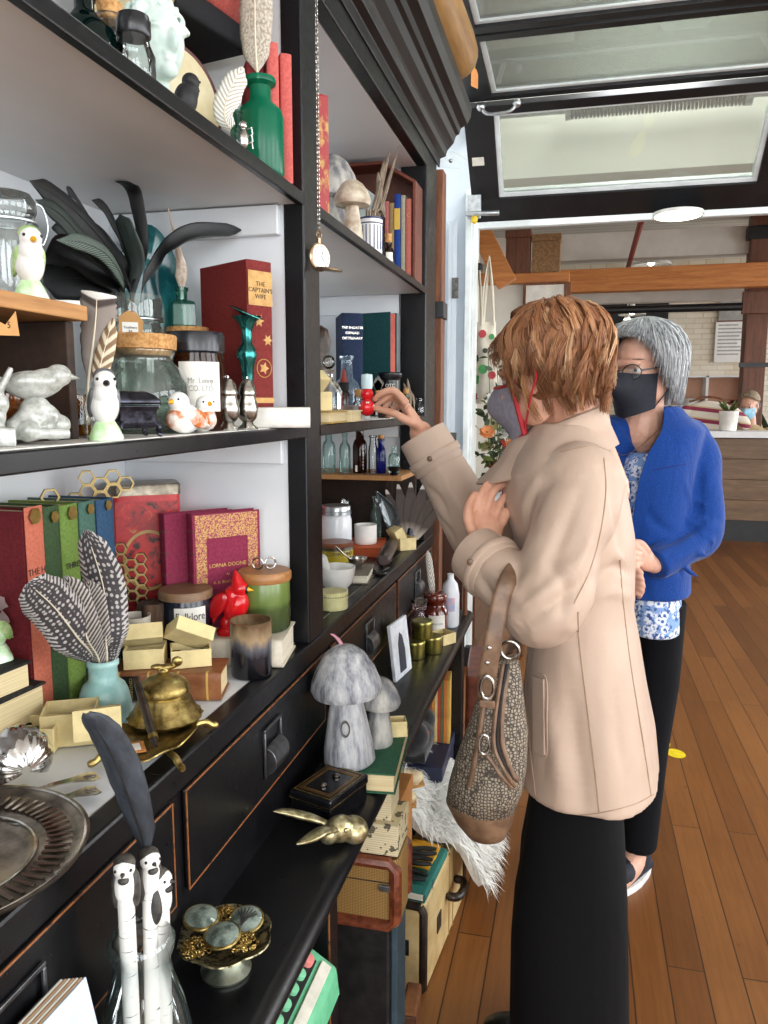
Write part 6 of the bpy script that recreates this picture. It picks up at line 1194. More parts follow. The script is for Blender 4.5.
o = openbox('pale wooden crate on the bottom shelf under the adding machine', V((-.52, .78, .1005)), 0, .34, .36, .34, wood('pale_crate', 'a9814c', 'cfa86c', 1, 14, .6, 8), None, wall=.012, name='wooden_crate', cat='crate')
# black case, wicker case, music boxes
o = thing('black_case', 'black worn instrument case standing under the wicker suitcase', 'case', V((-.452, 1.345, 0)), 0); M_bc = mat('worn_black_leatherette', '0f0f10', .5, col2='242122', scale=30)
MB().bb((-.14, 0, .0), (.132, .09, .402)).build('body', M_bc, o, False, .006); MB().bb((.1325, .01, 0), (.145, .085, .39)).build('blue_edge', mat('slate_blue_cloth', '33454e', .7), o, False, .002)
b = MB(); b.bb((-.1, -.0012, .39), (.125, .001, .394)); b.build('worn_trim', M_worn, o, False)
o = thing('brown_satchel', 'brown leather satchel on the floor behind the black case', 'bag', V((-.300, 1.44, 0)), R(4)); MB().bb((-.020, 0, 0), (.014, .10, .13)).build('body', M_lea, o, False, .006); MB().bb((-.0205, -.004, .06), (.0145, .0, .13)).build('flap', mat('dark_leather_strap', '4a2a18', .45), o, False, .001); MB().bb((-.006, -.007, .05), (.004, -.0042, .07)).build('buckle', M_gold, o, False, .001)
def strapcase(o, w, d, h, mface, medge, edge=.016, nm='panel'):
    MB().loft([rr_(w, d, .014, z) for z in (0, h)]).build('body', mface, o, True, .004, ang=30)
    b = MB()
    for sy in (-1, 1):
        pts = [V((x, sy*(d-.002), z)) for x, z in ((-w+.018, .006), (w-.018, .006), (w-.006, .018), (w-.006, h-.018), (w-.018, h-.006), (-w+.018, h-.006), (-w+.006, h-.018), (-w+.006, .018))]
        b = MB(); b.tube(pts, edge*.62, 8, None, close=True, up=(0, 1, 0)); b.build('leather_edge', medge, o)
M_wick = NT('woven_cane'); pset(M_wick.b, .7); w1 = M_wick.n('ShaderNodeTexWave', _wave_type='BANDS', _bands_direction='Z', Scale=100); w2 = M_wick.n('ShaderNodeTexWave', _wave_type='BANDS', _bands_direction='X', Scale=100); vv = M_wick.coord(); M_wick.l(vv, w1.inputs['Vector']); M_wick.l(vv, w2.inputs['Vector']); M_wick.l(M_wick.ramp(M_wick.math('MULTIPLY', w1.outputs['Fac'], w2.outputs['Fac']), [(.05, '6f4f24'), (.5, 'b08a4c')]), M_wick.b.inputs['Base Color']); M_wick = M_wick.m
o = thing('suitcase', 'woven brown suitcase with leather edges stacked on the black case under the ledge', 'suitcase', V((-.476, 1.372, .4105)), 0)
strapcase(o, .178, .050, .138, M_wick, mat('red_brown_leather', '5a2a18', .4, col2='82452c', scale=60), .020)
MB().bb((-.172, -.0512, .092), (.172, -.0502, .0935)).build('seam', M_ink, o, False); MB().bb((.142, -.057, .078), (.178, -.0505, .090)).build('latch', M_steel, o, False, .001)
M_mus = NT('sheet_music_paper'); pset(M_mus.b, .8); wv = M_mus.n('ShaderNodeTexWave', _wave_type='BANDS', _bands_direction='Z', Scale=70); vv = M_mus.coord(); M_mus.l(vv, wv.inputs['Vector']); n_ = M_mus.noise(M_mus.coord((1, 1, 1)), 55, 2); n2 = M_mus.noise(vv, 9, 2)
M_mus.l(M_mus.mix(M_mus.math('MULTIPLY', M_mus.math('GREATER_THAN', n_, .60), .85), M_mus.mix(M_mus.math('MULTIPLY', M_mus.math('GREATER_THAN', wv.outputs['Fac'], .93), .5), M_mus.ramp(n2, [(.3, 'd5c193'), (.7, 'e2d3ae')]), '4a4030'), '2c261e'), M_mus.b.inputs['Base Color']); M_mus = M_mus.m
z0 = .4105+.1460
for i, (lo, hi, lb) in enumerate((((-.53, 1.325, z0), (-.300, 1.42, z0+.062), 'box covered in sheet music on top of the woven suitcase'), ((-.52, 1.335, z0+.0625), (-.318, 1.42, z0+.118), 'second sheet music box stacked on the first'))):
    c = (V(lo)+V(hi))/2; c.z = lo[2]; o = thing('music_box', lb, 'box', c, R(2*i), 'sheet music boxes'); MB().bb(V(lo)-c, V(hi)-c-V((0, 0, .022))).build('box', M_mus, o, False, .001); MB().bb(V((lo[0]-.001, lo[1]-.001, hi[2]-.0215))-c, V((hi[0]+.001, hi[1]+.001, hi[2]))-c).build('lid', M_mus, o, False, .001)
M_oran = mat('orange_lit_paper', 'd08a48', .7, col2='dd9c58', scale=20)  # orange glow on the music boxes, put into the colour of an added box
o = thing('paper_box', 'paper box added behind the sheet music boxes, coloured for their orange glow', 'box', V((-.372, 1.515, .2365 if 0 else .4035)), 0); MB().bb((-.06, -.06, 0), (.05, .05, .17)).build('box', M_oran, o, False, .002); MB().bb((-.062, -.062, .171), (.052, .052, .20)).build('lid', M_oran, o, False, .002)
tk_ = thing('trunk', 'dark wooden trunk standing on the floor under the ledge', 'trunk', V((-.535, 1.78, 0)), 0); MB().bb((-.085, -.22, 0), (.075, .20, .36)).build('body', M_dbeam, tk_, False, .004); MB().bb((-.088, -.223, .361), (.078, .203, .402)).build('lid', M_dbeam, tk_, False, .004); MB().bb((.0785, -.05, .33), (.084, .0, .38)).build('hasp', M_dsteel, tk_, False, .001)
# cream suitcase standing on its long edge
M_crm = mat('cream_leather', 'c2a36c', .5, col2='d6bd8a', scale=14); M_dkl = mat('black_leather_trim', '17120f', .35, col2='34261c', scale=60)
a, c = P(424, 998, Z=.0), P(474, 872, Z=.0); ang = math.atan2(c.y-a.y, c.x-a.x); d = V((math.cos(ang), math.sin(ang), 0)); nrm = V((-d.y, d.x, 0))
o = thing('suitcase', 'cream leather suitcase with black corner trim standing on the floor', 'suitcase', a+d*.20+nrm*.058, ang); L, W, hh_ = .20, .058, .235
MB().loft([rr_(L, W, .02, z) for z in (.004, hh_)]).build('body', M_crm, o, True, .006, ang=30)
b = MB()
for sx in (-1, 1):
    for sy in (-1, 1): b = MB(); b.tube([(sx*(L-.004), sy*(W-.012), .012), (sx*(L-.004), sy*(W-.004), .02), (sx*(L-.004), sy*(W-.004), hh_-.02), (sx*(L-.004), sy*(W-.012), hh_-.006)], .0105, 8); b.build('corner_trim', M_dkl, o)
    b = MB(); b.tube([(sx*(L-.002), -W+.01, hh_-.004), (sx*(L-.002), W-.01, hh_-.004)], .0105, 8); b.build('corner_trim', M_dkl, o)
for y in (.03, .07): 
    b = MB(); b.bb((y-.004, -W-.001, .004), (y+.004, -W+.001, hh_)); b.build('stitched_band', mat('tan_band', 'a9844c', .5), o, False)
MB().bb((-.09, -W-.003, .09), (-.055, -W+.001, .135)).build('lock_plate', M_dsteel, o, False, .001)
MB().tube(smoothcurve([(.0, -W, .135), (.005, -W-.028, .135), (.04, -W-.036, .135), (.075, -W-.028, .135), (.08, -W, .135)], 16), [.006]+[.011]*15+[.006], 10).build('handle', M_dkl, o)
MB().bb((-L-.001, -.02, .1), (-L+.001, .02, .14)).build('end_latch', M_dsteel, o, False)
top = hh_+.0008; SB = V(o.location)
b0 = book('teal green book lying on top of the cream suitcase', SB, 0, .024, .20, .115, cloth('teal_green_cloth', '276a62', '327a70'), None, lay=True, pages=M_page2, spine=[('DEAN', .3, .010, M_ink)]); p_ = SB-d*.085; b0.location = (p_.x+.052, p_.y-.01, top); b0.rotation_euler = (0, 0, ang)
zt_ = top+.0246
q = SB-d*.075; o = thing('yellow_duster', 'folded yellow duster on the teal green book under the pliers', 'cloth', (q.x, q.y+.03, zt_), ang); MB().grid(lambda u, v: ((u-.5)*.11, (v-.5)*.085, .006+.004*math.sin(6*u+3*v)), 10, 8, .006).build('fabric', mat('yellow_cloth', 'd59a1e', .8), o)
for i in range(3):
    q = SB-d*(.135-.038*i); o = thing('pliers', ['black handled pliers nearest on the teal green book', 'black handled pliers in the middle on the teal green book', 'black handled pliers furthest back on the yellow duster'][i], 'pliers', (q.x-.02, q.y, zt_+(.0005 if i == 0 else .012)), R(-8+10*i), 'black handled pliers on the suitcase')
    for sy in (-1, 1): MB().tube(smoothcurve([(-.028, sy*.003, .008), (-.005, sy*.006, .008), (.03, sy*.012, .008), (.065, sy*.009, .008)], 10), [.004, .005, .0055, .006, .0062, .0062, .006, .006, .006, .0055, .004], 8).build('handle', mat('black_rubber', '0b0b0c', .6), o)
    MB().loft([[V((x, y, z)) for y, z in ((-w, .003), (w, .003), (w, .013), (-w, .013))] for x, w in ((-.062, .002), (-.045, .006), (-.028, .008), (-.02, .004))]).build('jaws', M_dsteel, o)
# white sheepskin draped over the far end of the suitcase
q = SB+d*.16; FUR = V((q.x-.035, q.y+.0, 0)); o = thing('sheepskin', 'fluffy white sheepskin draped over the far end of the cream suitcase', 'sheepskin', (FUR.x, FUR.y, hh_+.024), 0)
ctl = [(-.10, .105), (-.05, .105), (.0, .06), (.05, .040), (.09, .024), (.125, -.02), (.15, -.075), (.165, -.10)]
def furp(u, v):
    x = -.13+.30*u; z = interp(ctl, x); w = .30-.10*max(0, u-.55)*2; y = (v-.42)*w*1.3+.05*(1-u); return V((x, y, z-.10*max(0, abs(v-.5)-.38)+.010*math.sin(9*u+5*v)))
b = MB(); b.grid(furp, 24, 24, .02); b.build('hide', mat('sheepskin_hide', 'dcd8cf', .9), o)
rnd = random.Random(12); b = MB()
for i in range(5200):
    u, v = rnd.random(), rnd.random(); p_ = furp(u, v); a_ = furp(min(1, u+.03), v)-furp(max(0, u-.03), v); c_ = furp(u, min(1, v+.03))-furp(u, max(0, v-.03)); nn = a_.cross(c_).normalized(); dr = (nn*.6+a_.normalized()*(.5+.6*u)+c_.normalized()*(v-.5)*.8+V((rnd.gauss(0, .3), rnd.gauss(0, .3), rnd.gauss(0, .2)-.25))).normalized(); l = rnd.uniform(.02, .040)*(1+.5*u)
    s_ = dr.cross(nn).normalized()*.0017; mid = p_+dr*l*.55+nn*.003; tip = p_+dr*l-V((0, 0, l*.25)); b.add([p_-s_, p_+s_, mid+s_*.8, mid-s_*.8, tip], [(0, 1, 2, 3), (3, 2, 4)])
f_ = b.build('wool', mat('white_wool', 'eceae4', .9, col2='f5f3ee', sheen=.3), o, True, ang=180); f_['kind'] = 'stuff'
# baby shoes, basket, navy boxes, plush, striped papers, briefcase
zt2 = .4026
M_shoe = mat('cream_shoe_leather', 'c9b48c', .5, col2='ddcba6', scale=40)
for i, (x, y, e, lb) in enumerate(((-.425, 1.79, -80, 'cream baby shoe with laces, the nearer of the pair'), (-.425, 1.89, -68, 'cream baby shoe with laces, the farther of the pair'))):
    o = thing('baby_shoe', lb, 'shoe', (x, y, zt2), R(e), 'pair of baby shoes'); b = MB(); b.ell((0, .035, .020), (.023, .032, .018)); b.ell((0, -.022, .028), (.021, .028, .026)); b.lathe([(.018, 0), (.019, .045), (.0175, .062)], 20, T(0, -.024, .02)); b.ell((0, .008, .026), (.020, .03, .018)); b.box((0, .006, .004), (.036, .085, .008)); b.fuse('upper', M_shoe, o, vox=.002, it=5)
    for k in range(4): MB().tube([(-.013, .012-.010*k, .040+.006*k), (0, .016-.010*k, .047+.006*k), (.013, .012-.010*k, .040+.006*k)], .0016, 6).build('lace', M_wglz, o)
    MB().loft([[V((x*1.02, y, z)) for x, y in ((-.020, -.05), (.020, -.05), (.026, .03), (.016, .066), (-.016, .066), (-.026, .03))] for z in (0, .006)]).build('sole', M_tag, o)
q = V((-.492, 1.665, zt2)); vessel('basket', 'orange brown wooden bowl tipped behind the glow coloured paper box', 'bowl', q, [(.03, 0), (.05, .01), (.066, .05), (.070, .09), (.068, .12)], wood('bowl_wood', '8a5320', 'c08038', 0, 12, .4, 6), hollow=True)
bpy.data.objects['basket'].name = 'wooden_bowl'
M_nav = mat('navy_card', '151b33', .5, col2='1d2645', scale=30)
for i, (z, lb) in enumerate(((.0, 'navy blue box on the floor at the far end under the ledge'), (.185, 'navy blue box stacked on the other one'))):
    o = thing('navy_box', lb, 'box', V((-.43, 2.205, z+.0004*i)), R(1*i), 'navy blue boxes'); MB().bb((-.09, -.13, 0), (.085, .13, .145)).build('box', M_nav, o, False, .003); MB().bb((-.093, -.133, .1455), (.088, .133, .184)).build('lid', M_nav, o, False, .003); 
MB().bb((-.05, -.1345, .05), (.06, -.1305, .075)).build('label', M_lblw, o, False)
q = V((-.435, 2.145, .370)); o = thing('plush_bag', 'black fluffy bag lying on the navy boxes', 'bag', q, 0); b = MB(); b.ell((0, 0, .075), (.075, .11, .072)); b.ell((.01, -.06, .10), (.055, .05, .06)); b.ell((.02, .05, .12), (.05, .05, .055)); b.box((0, 0, .02), (.11, .16, .035)); b.fuse('body', mat('black_plush', '0d0d10', .95, col2='1b1b20', scale=90, bump=.6, sheen=.4), o, vox=.006, it=4); MB().ell((.055, -.055, .115), .010).build('button', mat('coral_button', '9a4a34', .4), o); MB().tube(smoothcurve([(0, -.06, .15), (.03, 0, .21), (.02, .06, .165)], 12), .007, 8).build('handle', mat('black_plush', '0d0d10', .95), o); sc_(o, .78)
cols = ['c4532a', 'd98f3a', 'e3c98a', 'b5452a', '5d6d4a', 'd07a34', 'c9a04a']
for i, c_ in enumerate(cols):
    o = tag(MB().bb((-.0045, -.045, 0), (.0045, .045, .20)).build('folded_paper', mat('wrap_'+c_, c_, .7), None, False, .0008), ['rust red', 'amber', 'cream', 'brick red', 'olive green', 'orange', 'ochre'][i]+' folded paper standing in the striped row on the navy boxes', 'paper', 'striped row of folded papers', (-.338+.0095*i-.052, 2.255, .3702), R(6))
    o.location = (-.412+.0094*i, 2.285, .3705)
o = thing('briefcase', 'brown leather briefcase standing beyond the end of the ledge', 'briefcase', V((-.285, 2.60, 0)), R(5)); M_bri = mat('brown_case_leather', '5a2a1a', .4, col2='7a3c26', scale=30); MB().loft([rr_(.055, .17, .015, z) for z in (0, .52)]).build('body', M_bri, o, True, .006, ang=30)
MB().tube(smoothcurve([(0, -.05, .518), (.0, -.045, .55), (0, 0, .562), (0, .045, .55), (0, .05, .518)], 16), .009, 8).build('handle', M_dkl, o); 
for y in (-.10, .10): MB().bb((.050, y-.012, .46), (.059, y+.012, .50)).build('clasp', M_gold, o, False, .002)
# ================================================================== people
from mathutils.bvhtree import BVHTree
def bvh_of(o):
    dg = bpy.context.evaluated_depsgraph_get(); me = o.evaluated_get(dg).to_mesh(); mw = o.matrix_world
    t = BVHTree.FromPolygons([mw @ v.co for v in me.vertices], [tuple(p.vertices) for p in me.polygons]); return t
def surf(t, u, v, lift=.0015):
    r = (FW + RT*((u-384)/FPX) + UP*((512-v)/FPX)).normalized(); h = t.ray_cast(EYE, r)
    return (h[0]-r*lift) if h[0] else None
def crease(o, tree, org, lines):
    """press folds into a finished garment along lines seen on its surface: (points, width, depth)"""
    import numpy as np
    n = len(o.data.vertices); co = np.empty(n*3); o.data.vertices.foreach_get('co', co); co = co.reshape(-1, 3); nr = np.empty(n*3); o.data.vertices.foreach_get('normal', nr); nr = nr.reshape(-1, 3); off = np.zeros(n)
    for uv, w, amp in lines:
        q = [surf(tree, p.x, p.y, 0) for p in smoothcurve([(u, v, 0) for u, v in uv], 16)]; q = [p-org for p in q if p]
        if len(q) < 4: continue
        best = np.full(n, 9.); tt = np.zeros(n)
        for k, p in enumerate(q):
            d = np.linalg.norm(co-np.array(p), axis=1); m_ = d < best; best[m_] = d[m_]; tt[m_] = k/(len(q)-1)
        off += amp*np.exp(-(best/w)**2)*np.sin(np.pi*np.clip(tt, .06, .94))**.6
    co += nr*off[:, None]; o.data.vertices.foreach_set('co', co.reshape(-1)); o.data.update()
def skinmat(name, c1, c2): return mat(name, c1, .5, col2=c2, scale=18, lo=.35, hi=.7, sss=.12, bump=.04)
def basis(o, fwd, up=(0, 0, 1)):
    f = V(fwd).normalized(); y = -f; x = V(up).cross(y)*-1; x = y.cross(V(up)).normalized(); z = x.cross(y).normalized()
    m = M((x, y, z)).transposed().to_4x4(); m.translation = V(o); return m
def add_head(b, m, k=1):
    m = m @ S(k, k, k)
    b.ell((0, .016, .030), (.072, .090, .080), m); b.ell((0, -.026, -.012), (.060, .062, .080), m); b.ell((0, -.044, -.066), (.040, .042, .034), m); b.ell((0, -.078, -.094), (.017, .014, .013), m)
    b.ell((0, -.080, .022), (.048, .015, .013), m); b.ell((0, -.094, -.018), (.0105, .018, .024), m); b.ell((0, -.104, -.030), (.0125, .013, .0105), m)
    for s in (-1, 1): b.ell((s*.036, -.066, -.024), (.021, .020, .018), m); b.ell((s*.074, .010, -.008), (.008, .020, .031), m); b.ell((s*.050, -.01, -.05), (.018, .04, .04), m)
    b.ell((0, -.088, -.058), (.022, .010, .0055), m); b.ell((0, -.087, -.067), (.019, .010, .006), m)
def add_eyes(o, m, skin, iris):
    for s in (-1, 1):
        MB().ell((s*.030, -.0725, .004), (.0135, .0115, .0105), m).build('eye', mat('eye_white', 'e8e4de', .2), o)
        MB().ell((s*.031, -.0828, .004), (.0056, .0022, .0056), m, 14, 8).build('iris', iris, o)
        MB().grid(lambda u, v: m @ V((s*.030+.0165*(2*u-1), -.0845-.002*v+.012*(2*u-1)**2, .004+.0005+.010*v*math.sin(PI*u)+.004*math.sin(PI*u))), 10, 3, .002).build('eyelid', skin, o)
        MB().tube([m @ V((s*(.016+.010*k), -.0865+.0030*k*k*.9, .0285+.003*math.sin(k*.9))) for k in range(4)], [.0022, .003, .0028, .001], 6, flat=.6).build('eyebrow', mat('brow_hair', '5a4a40', .8), o)
def limb(b, pts, rad, n=14):
    q = smoothcurve(pts, 6*(len(pts)-1)); k = len(q)-1; rr = [interp([(i/(len(rad)-1), r) for i, r in enumerate(rad)], j/k) for j in range(k+1)]
    b.tube(q, rr, n)
    b.ell(q[0], rr[0], None, 12, 8); b.ell(q[-1], rr[-1], None, 12, 8)
def add_hand(b, wrist, palm_end, side, fingers, thumb, pw=.036, pt=.013):
    """palm as a flattened bar from wrist to knuckles; fingers: lists of world points; side: direction across the knuckles"""
    w, e, s = V(wrist), V(palm_end), V(side).normalized(); d = (e-w).normalized(); nr = s.cross(d).normalized()
    rings = []
    for t, kw, kt in ((-.10, .62, 1.25), (.1, .66, 1.2), (.35, .9, 1.15), (.7, 1.05, 1.0), (1, 1.0, .8)):
        c = w+(e-w)*t; rings.append([c+s*(pw*kw*math.cos(2*PI*i/14))+nr*(pt*kt*math.sin(2*PI*i/14)) for i in range(14)])
    b.loft(rings)
    for f in fingers+[thumb]:
        q = smoothcurve(f, 12); r0 = .0095 if f is thumb else .0082
        b.tube(q, [r0*(1.08-.30*j/12) for j in range(13)], 10); b.ell(q[-1], r0*.80, None, 10, 7)
        for j in (4, 8): b.ell(q[j], r0*(1.07-.30*j/12)*1.04, None, 10, 6)
def hairmat(name, stops, rough=.42):
    if name in MATS: return MATS[name]
    t = NT(name); pset(t.b, rough, spec=.35); tc = t.n('ShaderNodeTexCoord'); sp_ = t.n('ShaderNodeSeparateXYZ'); t.l(tc.outputs['UV'], sp_.inputs[0])
    t.l(t.ramp(sp_.outputs[0], stops), t.b.inputs['Base Color']); MATS[name] = t.m; return t.m
def add_hair(par, m, c, rad, m_base, m_str, n, hem, seed, face_gap=52, fringe=46, wave=.006, r=.0011, name='hair', mess=.05, flip=0, taper=.8, lenv=.10, locks=0):
    """hair falling from the crown over a hull; hem(az) gives the lowest height of the hair at an azimuth (0 = face)"""
    rnd = random.Random(seed); cz = V(c); LK = [(rnd.uniform(-PI, PI), rnd.uniform(0, 6.28), rnd.uniform(.6, 1.5), rnd.uniform(1-lenv, 1.06), rnd.uniform(.94, 1.05+mess), rnd.uniform(.0, .5)*rnd.random(), rnd.random()) for _ in range(locks)]
    def hull(az, th, k=1):
        sx, sy, sz = rad; q = math.sin(min(th, PI/2)); x, y = math.sin(az)*q*sx, -math.cos(az)*q*sy
        if th <= PI/2: z = math.cos(th)*sz
        else: z = -(th-PI/2)*sz*1.15; w = 1-(1-taper)*(th-PI/2); x *= w; y *= w
        return cz+V((x, y, z))*k
    b = MB()
    for i in range(n):
        az = rnd.uniform(-PI, PI); a = abs(math.degrees(az)); te = R(hem(a)*rnd.uniform(1-lenv, 1.05)); t0 = te*rnd.uniform(.0, .62)*rnd.random()
        k = rnd.uniform(.95, 1.02+mess*rnd.random()); ph, am = rnd.uniform(0, 6.28), wave*rnd.uniform(.4, 1.3); daz = rnd.gauss(0, .10); pts = []; hu = rnd.random()
        if locks: l = LK[i % locks]; sp = rnd.gauss(0, .035); az = l[0]+sp; a = abs(math.degrees((az+PI) % (2*PI)-PI)); te = R(hem(a)*l[3]*rnd.uniform(.96, 1.02)); t0 = te*l[5]*rnd.uniform(.7, 1); ph, am, k, daz = l[1]+sp*3, wave*l[2], l[4]*rnd.uniform(.985, 1.012), .22*math.sin(l[1]*3); hu = .72*l[6]+.28*hu
        L = 9
        for j in range(L+1):
            t = j/L; th = t0+(te-t0)*t; p = hull(az+daz*t+am*14*math.sin(ph+5*t), th, k*(1+.02*math.sin(ph+7*t))*(.93+.07*min(1, 3*t+t0)))
            if flip and t > .7: p += V((math.sin(az), -math.cos(az), 0))*flip*(t-.7)*rnd.uniform(.5, 1.4)
            pts.append(m @ (p+V((am*math.sin(ph+9*t), am*math.cos(ph+8*t), 0))*.7))
        k0 = len(b.v); b.tube(pts, [r*(1.15-.85*(j/L)**2) for j in range(L+1)], 3); hue = hu
        for q in range(k0, len(b.v)): b.uv[q] = (hue, b.uv[q][1])
    h = b.build(name, m_str, par, True, ang=180)
    g = MB(); nu, nv = 40, 18
    def base(u, v): az = (2*u-1)*PI; th = R(hem(abs(math.degrees(az)))*.95)*v; return m @ hull(az, th, .95)
    g.grid(base, nu, nv, .012); g.build('hair_volume', m_base, h, True, ang=180); return h
def add_mask(par, m, mm, trim=None, sc=1, name='face_mask', strap=True, trimr=.0022):
    def f(u, v): a = R(-72+144*u); z = .004-.103*v*(1-.18*abs(2*u-1)); rr = 1+.14*math.sin(PI*min(1, v*1.15))*math.cos(a)**4; rx, ry = .066-.012*v, (.090+.032*math.exp(-((v-.25)/.32)**2)*math.cos(a)**8)-.010*v; return m @ V((rx*math.sin(a)*rr*sc, (-.006-ry*math.cos(a)*rr)*sc, (z-.012+.010*math.cos(a)**6*(1-v))*sc))
    x = MB().grid(f, 28, 14, .0016).build(name, mm, par)
    if trim:
        MB().tube([f(i/24, 0) for i in range(25)], trimr, 6).build('trim', trim, x); MB().tube([f(i/24, 1) for i in range(25)], trimr, 6).build('trim', trim, x)
        for s in (0, 1): MB().tube([f(s, i/8) for i in range(9)], trimr*1.6, 6).build('trim', trim, x)
    if strap:
        for s in (0, 1):
            sg = -1 if s == 0 else 1; MB().tube(smoothcurve([f(s, .05), m @ V((sg*.080*sc, .012*sc, .014*sc)), m @ V((sg*.083*sc, .030*sc, -.008*sc)), m @ V((sg*.078*sc, .012*sc, -.035*sc)), f(s, .95)], 16), .0016 if not trim else .0020, 6).build('ear_loop', trim or mm, x)
    return x
def ringsec(xl, xr, y, hy, z, n=40, p=2.4, wob=None):
    cx, hx = (xl+xr)/2, (xr-xl)/2; out = []
    for i in range(n):
        a = 2*PI*i/n; ca, sa = math.cos(a), math.sin(a); r = (abs(ca)**p+abs(sa)**p)**(-1/p); k = wob(a) if wob else 1; out.append(V((cx+hx*r*ca*k, y+hy*r*sa*k, z)))
    return out
M_sk1 = skinmat('warm_skin', 'c08a70', 'd9a78c'); M_sk2 = skinmat('pale_skin', 'c4917a', 'dcae98')
# ------------------------------------------------------------------ the woman in the beige coat
YC = 1.47
w1 = thing('person', 'person in a beige coat and grey mask reaching for a red ornament on the shelf', 'person', (.02, YC, 0), 0); O1 = V(w1.location)
def loc_(ps): return [V(p)-O1 for p in ps]
hc = P(551, 375, Y=1.46); hm = basis(hc-O1, (-.83, .54, -.20)); hc = hc; 
sh_l, el_l, wr_l = P(578, 474, Y=1.315), P(533, 602, Y=1.235), P(478, 556, Y=1.315)
sh_r, el_r, wr_r = V((.0, 1.635, 1.265)), P(487, 548, Y=1.66), P(421, 433, Y=1.660)
b = MB(); add_head(b, hm, 1.0)
limb(b, loc_([hc+V((.026, -.0, -.03)), hc+V((.050, .0, -.10)), V((.035, YC, 1.24))]), [.050, .050, .062])
b.loft([[p-O1 for p in ringsec(x0, x1, YC, hy, z, 20)] for z, x0, x1, hy in ((1.245, -.02, .065, .085), (1.16, -.05, .075, .11), (1.0, -.07, .09, .12), (.86, -.08, .11, .14), (.78, -.08, .11, .14))])
for sy in (-1, 1): limb(b, loc_([(.02, YC+sy*.075, .84), (.015, YC+sy*.08, .45), (.03, YC+sy*.08, .10)]), [.085, .06, .042]); limb(b, loc_([(.03, YC+sy*.08, .08), (-.02, YC+sy*.082, .05), (-.10, YC+sy*.085, .035)]), [.038, .036, .028])
limb(b, loc_([sh_l+V((.02, .03, -.02)), el_l, wr_l]), [.034, .032, .027]); limb(b, loc_([sh_r+V((.02, -.03, -.02)), el_r, wr_r]), [.034, .031, .026])
# reaching hand: thumb and index pinch, the others tucked behind
RH = lambda u, v, y: P(u, v, Y=y)-O1
kn = RH(404, 404, 1.648)
add_hand(b, wr_r-O1, kn, (RH(408, 408, 1.62)-RH(402, 400, 1.672)), [
    [RH(407, 404, 1.628), RH(394, 391, 1.622), RH(382, 393, 1.622), RH(375, 399, 1.625)],
    [RH(405, 403, 1.650), RH(393, 395, 1.652), RH(384, 400, 1.648), RH(377, 405, 1.644)],
    [RH(403, 403, 1.670), RH(392, 399, 1.680), RH(386, 406, 1.676), RH(382, 411, 1.668)],
    [RH(404, 406, 1.688), RH(395, 407, 1.698), RH(391, 413, 1.692), RH(388, 416, 1.684)]],
    [RH(416, 424, 1.632), RH(404, 419, 1.612), RH(393, 413, 1.612), RH(376, 408.5, 1.620)])
# resting hand on the chest
LH = lambda u, v, y: P(u, v, Y=y)-O1
add_hand(b, wr_l-O1, LH(490, 518, 1.362), LH(478, 510, 1.36)-LH(502, 526, 1.364), [
    [LH(478, 511, 1.360), LH(481, 495, 1.372), LH(487, 485, 1.388), LH(496, 481, 1.40)], [LH(486, 514, 1.362), LH(491, 496, 1.376), LH(499, 486, 1.392), LH(508, 484, 1.402)],
    [LH(494, 519, 1.364), LH(501, 502, 1.378), LH(509, 494, 1.392), LH(516, 493, 1.402)], [LH(501, 525, 1.366), LH(508, 512, 1.378), LH(514, 505, 1.39), LH(519, 504, 1.40)]],
    [LH(474, 536, 1.325), LH(468, 520, 1.335), LH(469, 505, 1.35), LH(474, 495, 1.365)], pw=.030, pt=.012)
bd = b.fuse('body', M_sk1, w1, vox=.0026, it=3)
add_eyes(w1, hm, M_sk1, mat('iris_brown', '3a2a1c', .2))
add_mask(w1, hm, mat('grey_lilac_mask', '8b8794', .75, col2='9a96a2', scale=120), mat('red_trim', 'b3202c', .7), 1.09, trimr=.0036)
H_b = hairmat('auburn_hair', [(0, '6b452e'), (.25, '86573a'), (.5, '9c6b48'), (.75, 'b08058'), (.92, 'c49c76'), (1, 'd6bc9c')])
def hem1(a): return interp([(0, 58), (28, 62), (46, 84), (64, 126), (90, 142), (180, 146)], a)
add_hair(w1, hm, (0, .014, .034), (.083, .096, .092), mat('auburn_base', '7d5236', .7, col2='a06e48', scale=60, stretch=(1, 1, .2)), H_b, 5200, hem1, 21, wave=.015, r=.0012, mess=.08, taper=.62, flip=.05, lenv=.22, locks=190)
# the coat: torso and both sleeves in one skin
rows = [(806, 517, 659, .205), (770, 519, 655, .20), (720, 523, 647, .19), (670, 527, 640, .178), (630, 527, 634, .168), (590, 521, 634, .168), (550, 512, 634, .176), (510, 502, 628, .182), (480, 505, 620, .182), (458, 516, 613, .168), (440, 524, 604, .128), (424, 532, 596, .085)]
rings = []
for i, (v, uL, uR, hy) in enumerate(rows):
    a, c = P(uL, v-(38 if v > 700 else 24 if v > 600 else 0), Y=YC-.03), P(uR, v-(38 if v > 700 else 24 if v > 600 else 0), Y=YC); z = P((uL+uR)/2, v+(14 if i == 0 else 0), Y=YC-hy).z; kf = max(0, 1-i/5)
    rings.append([p-O1 for p in ringsec(a.x, c.x, YC+.0, hy, z, 48, 2.3, lambda q: 1+.022*kf*math.sin(5*q+.6)+.012*kf*math.sin(9*q))])
b = MB(); b.loft(rings)
